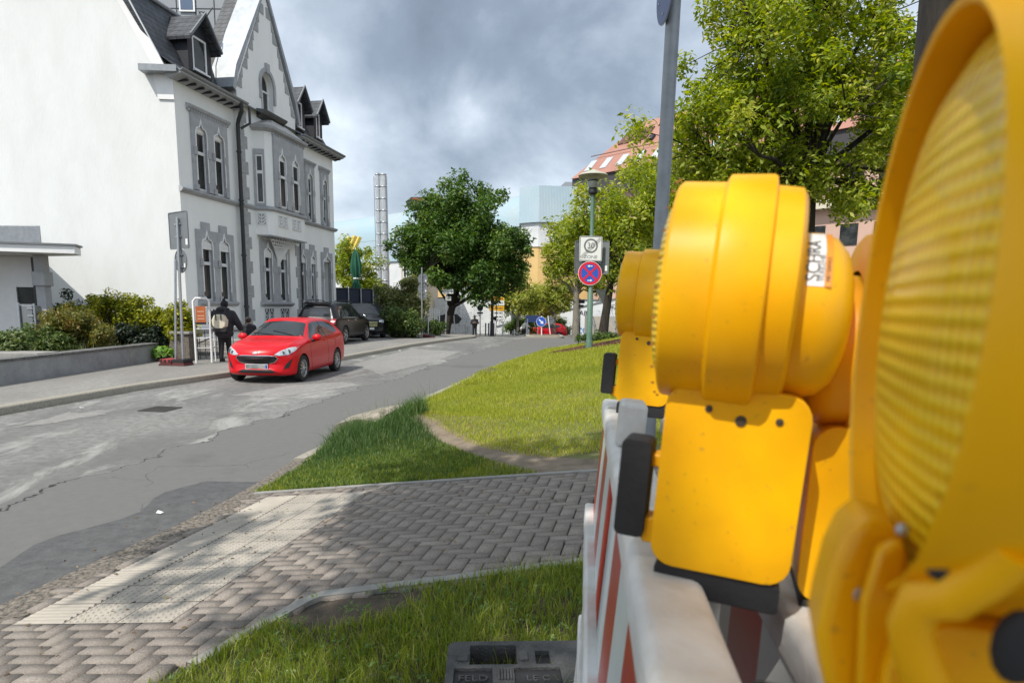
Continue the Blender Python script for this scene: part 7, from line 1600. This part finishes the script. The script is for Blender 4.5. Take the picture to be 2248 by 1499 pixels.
def light(name, label, loc, rot, hood=False, back=True):
    """warning light: x = lamp axis (lens towards -x), z up, origin under the base"""
    t = thing(name, label, 'warning light', loc, 0, 'yellow warning lights on the barriers', rot)
    b = MB(); b.prism(rrect(-.057, .057, .026, .186, .02, 5), lambda x, z: (x, -.046, z), lambda x, z: (x, .046, z)); o = b.build('battery_box', M_y, t, bevel=.009, seg=3)
    for x, z, r_ in ((-.022, .168, .003), (.004, .161, .0045), (.033, .164, .003)):
        k_ = MB(); k_.lathe([(0, .0016), (r_, .0012), (r_, -.002)], (x, -.046, z), (0, -1, 0), 12); k_.build('screw', M_screw, o)
    b = MB(); b.prism(rrect(-.052, .052, 0, .0258, .004, 2), lambda x, z: (x, -.043, z), lambda x, z: (x, .043, z)); b.build('base_plate', M_black, t, bevel=.003)
    zc = .262 if not hood else .272; hd = MB(); b = hd
    x_l = -.059 if hood else -.053
    b.lathe([(.0905, x_l), (.0925, x_l+.003), (.0925, -.012), (.0905, -.010)], (0, 0, zc), (1, 0, 0), 64)
    b.lathe([(.0905, -.013), (.0915, -.0125), (.0985, -.008), (.099, .029), (.0975, .032), (.0905, .034), (.089, .055), (.084, .059), (.058, .060)], (0, 0, zc), (1, 0, 0), 64)
    b.lathe([(.0885, x_l+.001), (.0905, x_l), (.0925, x_l+.003)], (0, 0, zc), (1, 0, 0), 64); b.lathe([(.0885, x_l+.001), (.0865, -.014), (.05, -.013)], (0, 0, zc), (1, 0, 0), 64)
    b.prism([(-.008, .15), (.029, .15), (.029, .24), (-.008, .24)], lambda x, z: (x, -.0445, z), lambda x, z: (x, .0445, z))
    if hood:   # the visor stands out further at the top
        b.v = [(x-0*(x < -.03 and math.hypot(y, z-zc) > .0875), y, z) for x, y, z in b.v]
    sh = 0 if hood or not back else -.020
    if not hood: b.v = [(x*.88, y, z) for x, y, z in b.v]
    hd_ = b.build('lamp_housing', M_y, t, angle=35, bevel=0, loc=(sh, 0, 0))
    b = MB(); b.lathe([(.085, -.044), (.083, -.047), (.07, -.053), (.045, -.057), (.02, -.058), (.0, -.058)], (0, 0, zc), (1, 0, 0), 56); b.build('lens', M_amb, hd_, angle=60)
    b = MB()
    for i in range(0 if hood else 26):
        a = 2*math.pi*i/26; b.ell((x_l+.004, .0933*math.cos(a), zc+.0933*math.sin(a)), (.0016, .0012, .0012), 6)
    if not hood: b.build('rim_stud', mat('dark_amber', (.35, .12, .01), .5), hd_)
    if back:
        b = MB(); b.lathe([(.068, .040), (.0678, .068), (.064, .079), (.054, .088), (.036, .094), (.015, .097), (0, .097)], (0, 0, zc-.014), (1, 0, 0), 40); b.build('rear_can', M_y, hd_, angle=60)
    # bracket with its black key bar on the street side
    b = MB(); b.prism(rrect(-.093, -.066, .040, .130, .006, 3), lambda x, z: (x, -.03, z), lambda x, z: (x, .0, z)); b.build('key_bar', M_black, t, bevel=.003)
    b = MB(); b.box(-.067, -.055, -.02, .0, .105, .117); b.box(-.068, -.055, -.022, .002, .034, .058); b.lathe([(.010, -.02), (.010, .004)], (-.065, 0, .046), (0, 1, 0), 14); b.build('clip', M_y, t, bevel=.002)
    return t
# barrier: local x along the board (near to far), y to the right, z up
def barrier(label, p0, p1, zt, lean, seed=0, foot_=True, off=0.):
    d = Vector((p1[0]-p0[0], p1[1]-p0[1], 0)); Lb = d.length; t = thing('barrier', label, 'barrier', (p0[0], p0[1], zt), 0, 'white barriers with red striped boards')
    t.rotation_euler = (Matrix.Rotation(math.atan2(d.y, d.x), 3, 'Z') @ Matrix.Rotation(lean, 3, 'X')).to_euler()
    Mw = mat('white_barrier_plastic', (.72, .73, .73), .45, col2=(.52, .50, .46), vscale=7, bump=.12, bscale=90)
    b = MB(); b.prism(rrect(-.032, .032, -.045, 0, .012, 4), lambda y, z: (0, y, z), lambda y, z: (Lb, y, z)); b.build('top_rail', Mw, t)
    b = MB(); k_ = 0; x = .0; w_ = .128
    while x < Lb-.06:
        x1 = min(x+w_, Lb-.05); b.box(x, x1, .012, .026, -.275, -.046, k_ % 2); x = x1; k_ += 1
    o = b.build('striped_board', [mat('sheeting_white', (.66, .70, .69), .3, var=.08, vscale=20), mat('sheeting_red', (.46, .028, .022), .3, col2=(.40, .055, .015), vscale=4)], t)
    b = MB(); b.box(0, Lb, -.006, .046, -.315, -.276); b.build('lower_rail', Mw, t, bevel=.006)
    b = MB(); b.tube([(Lb-.02, 0, -.03), (Lb-.02, 0, -1.02)], .021, 10); b.lathe([(.03, -.012), (.03, .012)], (Lb-.02, 0, -.30), n=12); b.lathe([(.03, -.012), (.03, .012)], (Lb-.02, 0, -.345), n=12); b.build('end_post', Mw, t)
    b = MB(); b.tube([(.02, 0, -.03), (.02, 0, -1.02)], .021, 10); b.build('end_post', Mw, t)
    b = MB(); n_ = int(Lb/.125)
    for i in range(1, n_): xx = i*Lb/n_; b.box(xx-.012, xx+.012, .008, .028, -.98, -.311)
    b.build('lattice_bar', Mw, t, bevel=.004); b = MB(); b.box(0, Lb, .002, .034, -1.02, -.981); b.box(0, Lb, .004, .03, -.62, -.585); b.build('bottom_rail', Mw, t, bevel=.006)
    b = MB(); b.box(.52*Lb+.06, .52*Lb+.13, -.022, .022, .001, .075); b.build('top_tab', Mw, t, bevel=.008, seg=3)
    return t
ZT = EYE-.232
barrier('white plastic barrier with red striped board under the two lights nearest the street', (.112, .30), (.262, 1.60), ZT, R(4.5))
barrier('white plastic barrier standing just right of the first, under the light turned the other way', (.236, .22), (.40, 1.55), ZT-.034, R(2))
RX = R(3.5)
def lrot(yaw, roll=RX): return (Matrix.Rotation(yaw, 3, 'Z') @ Matrix.Rotation(roll, 3, 'Y')).to_euler()
YAW = R(-20)
L2 = P(1568, 1278, .56); t2 = light('warning_light', 'large yellow warning light in the middle, with a printed sticker on its rear can', L2, lrot(YAW))
L1 = P(1408, 907, 1.42); light('warning_light', 'farthest and smallest yellow warning light at the street end of the barrier', L1, lrot(R(-17)))
L3 = P(1868, 1350, .57); t3 = light('warning_light', 'yellow warning light squeezed between the middle and the nearest one, turned the other way', L3, lrot(R(180-18), R(-2)))
# sticker on the rear can of the middle light
hd3 = [c for c in t2.children if c.name.startswith('lamp_housing')][0]
def sticker(a0, a1, x0, x1, m_, name, r_=.0682):
    V_, n_ = [], 14
    for i in range(n_+1):
        a = a0+(a1-a0)*i/n_
        for x in (x0, x1): V_.append((x, r_*math.cos(a), .248+r_*math.sin(a)))
    b = MB(); b.add(V_, [(2*i, 2*i+1, 2*i+3, 2*i+2) for i in range(n_)]); return b.build(name, m_, hd3)

A0, A1 = R(160), R(106)
sticker(A0, A1, .0565, .0685, M_stick, 'sticker'); sticker(A0, A1, .0687, .0735, mat('orange_sticker', (.80, .30, .02), .5), 'sticker')
def wrap_text(text, size, xc, a0, m_):
    o = lettering(text, size, m_, hd3, (0, 0, 0), (0, 0, 0), 'sticker_text', 0, 'LEFT')
    for v_ in o.data.vertices:
        a = a0-v_.co.x/.0687; x = xc-v_.co.y; v_.co = (x, .0687*math.cos(a), .248+.0687*math.sin(a))
wrap_text('SCHRA', .0135, .0605, R(157), M_signb); wrap_text('VERKEHR', .006, .0665, R(157), M_signgrey); wrap_text('MIETSERVICE', .004, .0711, R(157), M_signb)
# nearest light, lens turned to the street, cut by the right edge of the picture
M4 = Matrix.Rotation(-.366, 3, 'Z') @ Matrix.Rotation(.038, 3, 'Y'); L4 = Vector((.194, .205, EYE-.003))-M4 @ Vector((0, 0, .272*1.053))
t4 = light('warning_light', 'nearest huge yellow warning light at the right edge with its ribbed amber lens facing left', L4, M4.to_euler(), hood=True)
t4.scale = (1.053,)*3
W4 = lambda p: M4.transposed() @ (p-L4)/1.053
def px_plate(name, outline, Y0, th, m_, bev=.003, parent=t4):
    b = MB(); b.prism(outline, lambda x, y: W4(P(x, y, Y0)), lambda x, y: W4(P(x, y, Y0)+Vector((.3, .95, 0))*th)); return b.build(name, m_, parent, bevel=bev, seg=3)
arm = px_plate('mount_arm', [(1862, 1178), (1908, 1136), (1985, 1165), (2003, 1260), (1990, 1380), (1975, 1560), (1822, 1560), (1796, 1400), (1806, 1345), (1832, 1240)], .20, .03, M_y, .004)
px_plate('arm_rib', [(1932, 1205), (1990, 1188), (1998, 1300), (1975, 1560), (1882, 1560), (1893, 1330)], .192, .008, M_y, .003, arm)
q = W4(P(1876, 1300, .2015)); b = MB(); b.ell(q, (.0026, .0018, .0036), 14); b.build('bolt', M_galv, arm)
q = W4(P(1981, 1163, .19)); b = MB(); b.ell(q, (.0019, .0014, .0020), 12); b.build('lens_screw', M_galv, t4)
b = MB(); pts = [W4(P(*a, y_)) for a, y_ in (((2230, 1205), .15), ((2165, 1262), .155), ((2090, 1312), .16), ((2022, 1318), .165), ((1998, 1372), .168), ((2012, 1440), .168), ((2060, 1560), .168))]; b.tube(pts, [.006, .006, .0058, .0056, .0056, .006, .006], 12); b.build('hook_lip', M_y, t4, angle=60)
q = W4(P(2088, 1258, .160)); b = MB(); b.ell(q, (.0055, .002, .0028), 16); b.build('socket', M_black, t4)
q = W4(P(2236, 1420, .155)); b = MB(); b.ell(q, (.006, .003, .010), 14); b.build('gap', M_black, t4)
# black rubber foot plate lying in the grass
q0 = P(985, 1407, 2.42); zf = float(zr(.0, 2.2))+.105
d_ = ray(985, 1407); fl = Vector((0, 0, EYE))+d_*((zf-EYE)/d_.z); d_ = ray(1262, 1404); fr2 = Vector((0, 0, EYE))+d_*((zf-EYE)/d_.z); d_ = ray(928, 1499); nl = Vector((0, 0, EYE))+d_*((zf-EYE)/d_.z)
ux = (fr2-fl).normalized(); uy = Vector((-ux.y, ux.x, 0)); fp_ = thing('foot_plate', 'black recycled rubber foot plate with square slot lying in the grass under the barrier', 'barrier foot', fl, math.atan2(ux.y, ux.x))
M_rub = mat('recycled_rubber', (.085, .085, .085), .85, col2=(.045, .045, .046), vscale=14, bump=.6, bscale=110)
b = MB(); b.prism([rrect(0, .78, -.44, 0, .035, 4), [(.085, -.165), (.265, -.165), (.265, -.03), (.085, -.03)], [(.335, -.165), (.39, -.165), (.39, -.075), (.335, -.075)], [(.03, -.36), (.17, -.36), (.17, -.19), (.03, -.19)], [(.25, -.36), (.42, -.36), (.42, -.19), (.25, -.19)]], lambda x, y: (x, y, 0), lambda x, y: (x, y, -.105)); b.build('plate', M_rub, fp_, bevel=.005)
b = MB()
for x0, x1, y0, y1 in ((.04, .078, -.15, -.09), (.272, .305, -.15, -.09)): b.prism(rrect(x0, x1, y0, y1, .006), lambda x, y: (x, y, .008), lambda x, y: (x, y, -.003))
b.build('raised_pad', M_rub, fp_, bevel=.002)
b = MB(); b.box(.086, .264, -.164, -.031, -.10, -.098); b.box(.336, .389, -.164, -.076, -.03, -.02); b.box(.031, .169, -.359, -.191, -.02, -.012); b.box(.251, .419, -.359, -.191, -.018, -.01); b.build('recess_floor', M_black, fp_)
b = MB(); b.box(.0, .02, -.1, -.075, -.001, .001)
for i in range(5): b.box(.19+i*.011, .196+i*.011, -.27, -.2, -.001, .007)
b.build('grip_rib', M_rub, fp_)
lettering('FELD', .05, M_rub, fp_, (.10, -.245, -.008), (0, 0, 0), 'embossed_letters', .003); lettering('LE C', .045, M_rub, fp_, (.335, -.25, -.007), (0, 0, 0), 'embossed_letters', .003)
# ------------------------------------------------------------------ far-apart pieces of one mesh become parts of their own
KEEP = {'crown', 'foliage', 'lettering', 'graffiti', 'sticker_text', 'embossed_letters', 'numerals', 'wording', 'stem', 'trunk', 'mesh', 'panel_text', 'notice_text', 'rim_stud'}
def pieces(me):
    n = len(me.vertices); ed = np.empty(len(me.edges)*2, np.int32); me.edges.foreach_get('vertices', ed); ed = ed.reshape(-1, 2)
    co = np.empty(n*3, np.float32); me.vertices.foreach_get('co', co); co = co.reshape(-1, 3)
    lab = np.arange(n)
    while True:
        m = lab.copy(); np.minimum.at(m, ed[:, 0], lab[ed[:, 1]]); np.minimum.at(m, ed[:, 1], lab[ed[:, 0]]); m = m[m]
        if (m == lab).all(): break
        lab = m
    r, isl = np.unique(lab, return_inverse=True); k = len(r)
    if k < 2 or k > 700: return None
    lo = np.full((k, 3), np.inf); hi = -lo; np.minimum.at(lo, isl, co); np.maximum.at(hi, isl, co); size = (hi-lo).max(1)
    gap = np.maximum(0, np.maximum(lo[:, None]-hi[None], lo[None]-hi[:, None])); near = np.sqrt((gap**2).sum(2)) <= np.maximum(.02, .5*np.maximum(size[:, None], size[None]))
    p = np.arange(k)
    while True:
        q = np.where(near, p[None, :], k).min(1)
        if (q == p).all(): break
        p = q
    r, pc = np.unique(p, return_inverse=True)
    return (len(r), pc[isl]) if len(r) > 1 else None
for o in list(COL.objects):
    if o.type != 'MESH' or o.parent is None or o.name.split('.')[0] in KEEP or o.get('kind'): continue
    got = pieces(o.data)
    if not got or got[0] > 60: continue
    n, pv = got
    for i in range(1, n):
        bm = bmesh.new(); bm.from_mesh(o.data); bm.verts.ensure_lookup_table(); bmesh.ops.delete(bm, geom=[v_ for v_ in bm.verts if pv[v_.index] != i], context='VERTS')
        me = o.data.copy(); bm.to_mesh(me); bm.free(); c = o.copy(); c.data = me; COL.objects.link(c)
    bm = bmesh.new(); bm.from_mesh(o.data); bm.verts.ensure_lookup_table(); bmesh.ops.delete(bm, geom=[v_ for v_ in bm.verts if pv[v_.index] != 0], context='VERTS'); me = o.data.copy(); bm.to_mesh(me); bm.free(); o.data = me
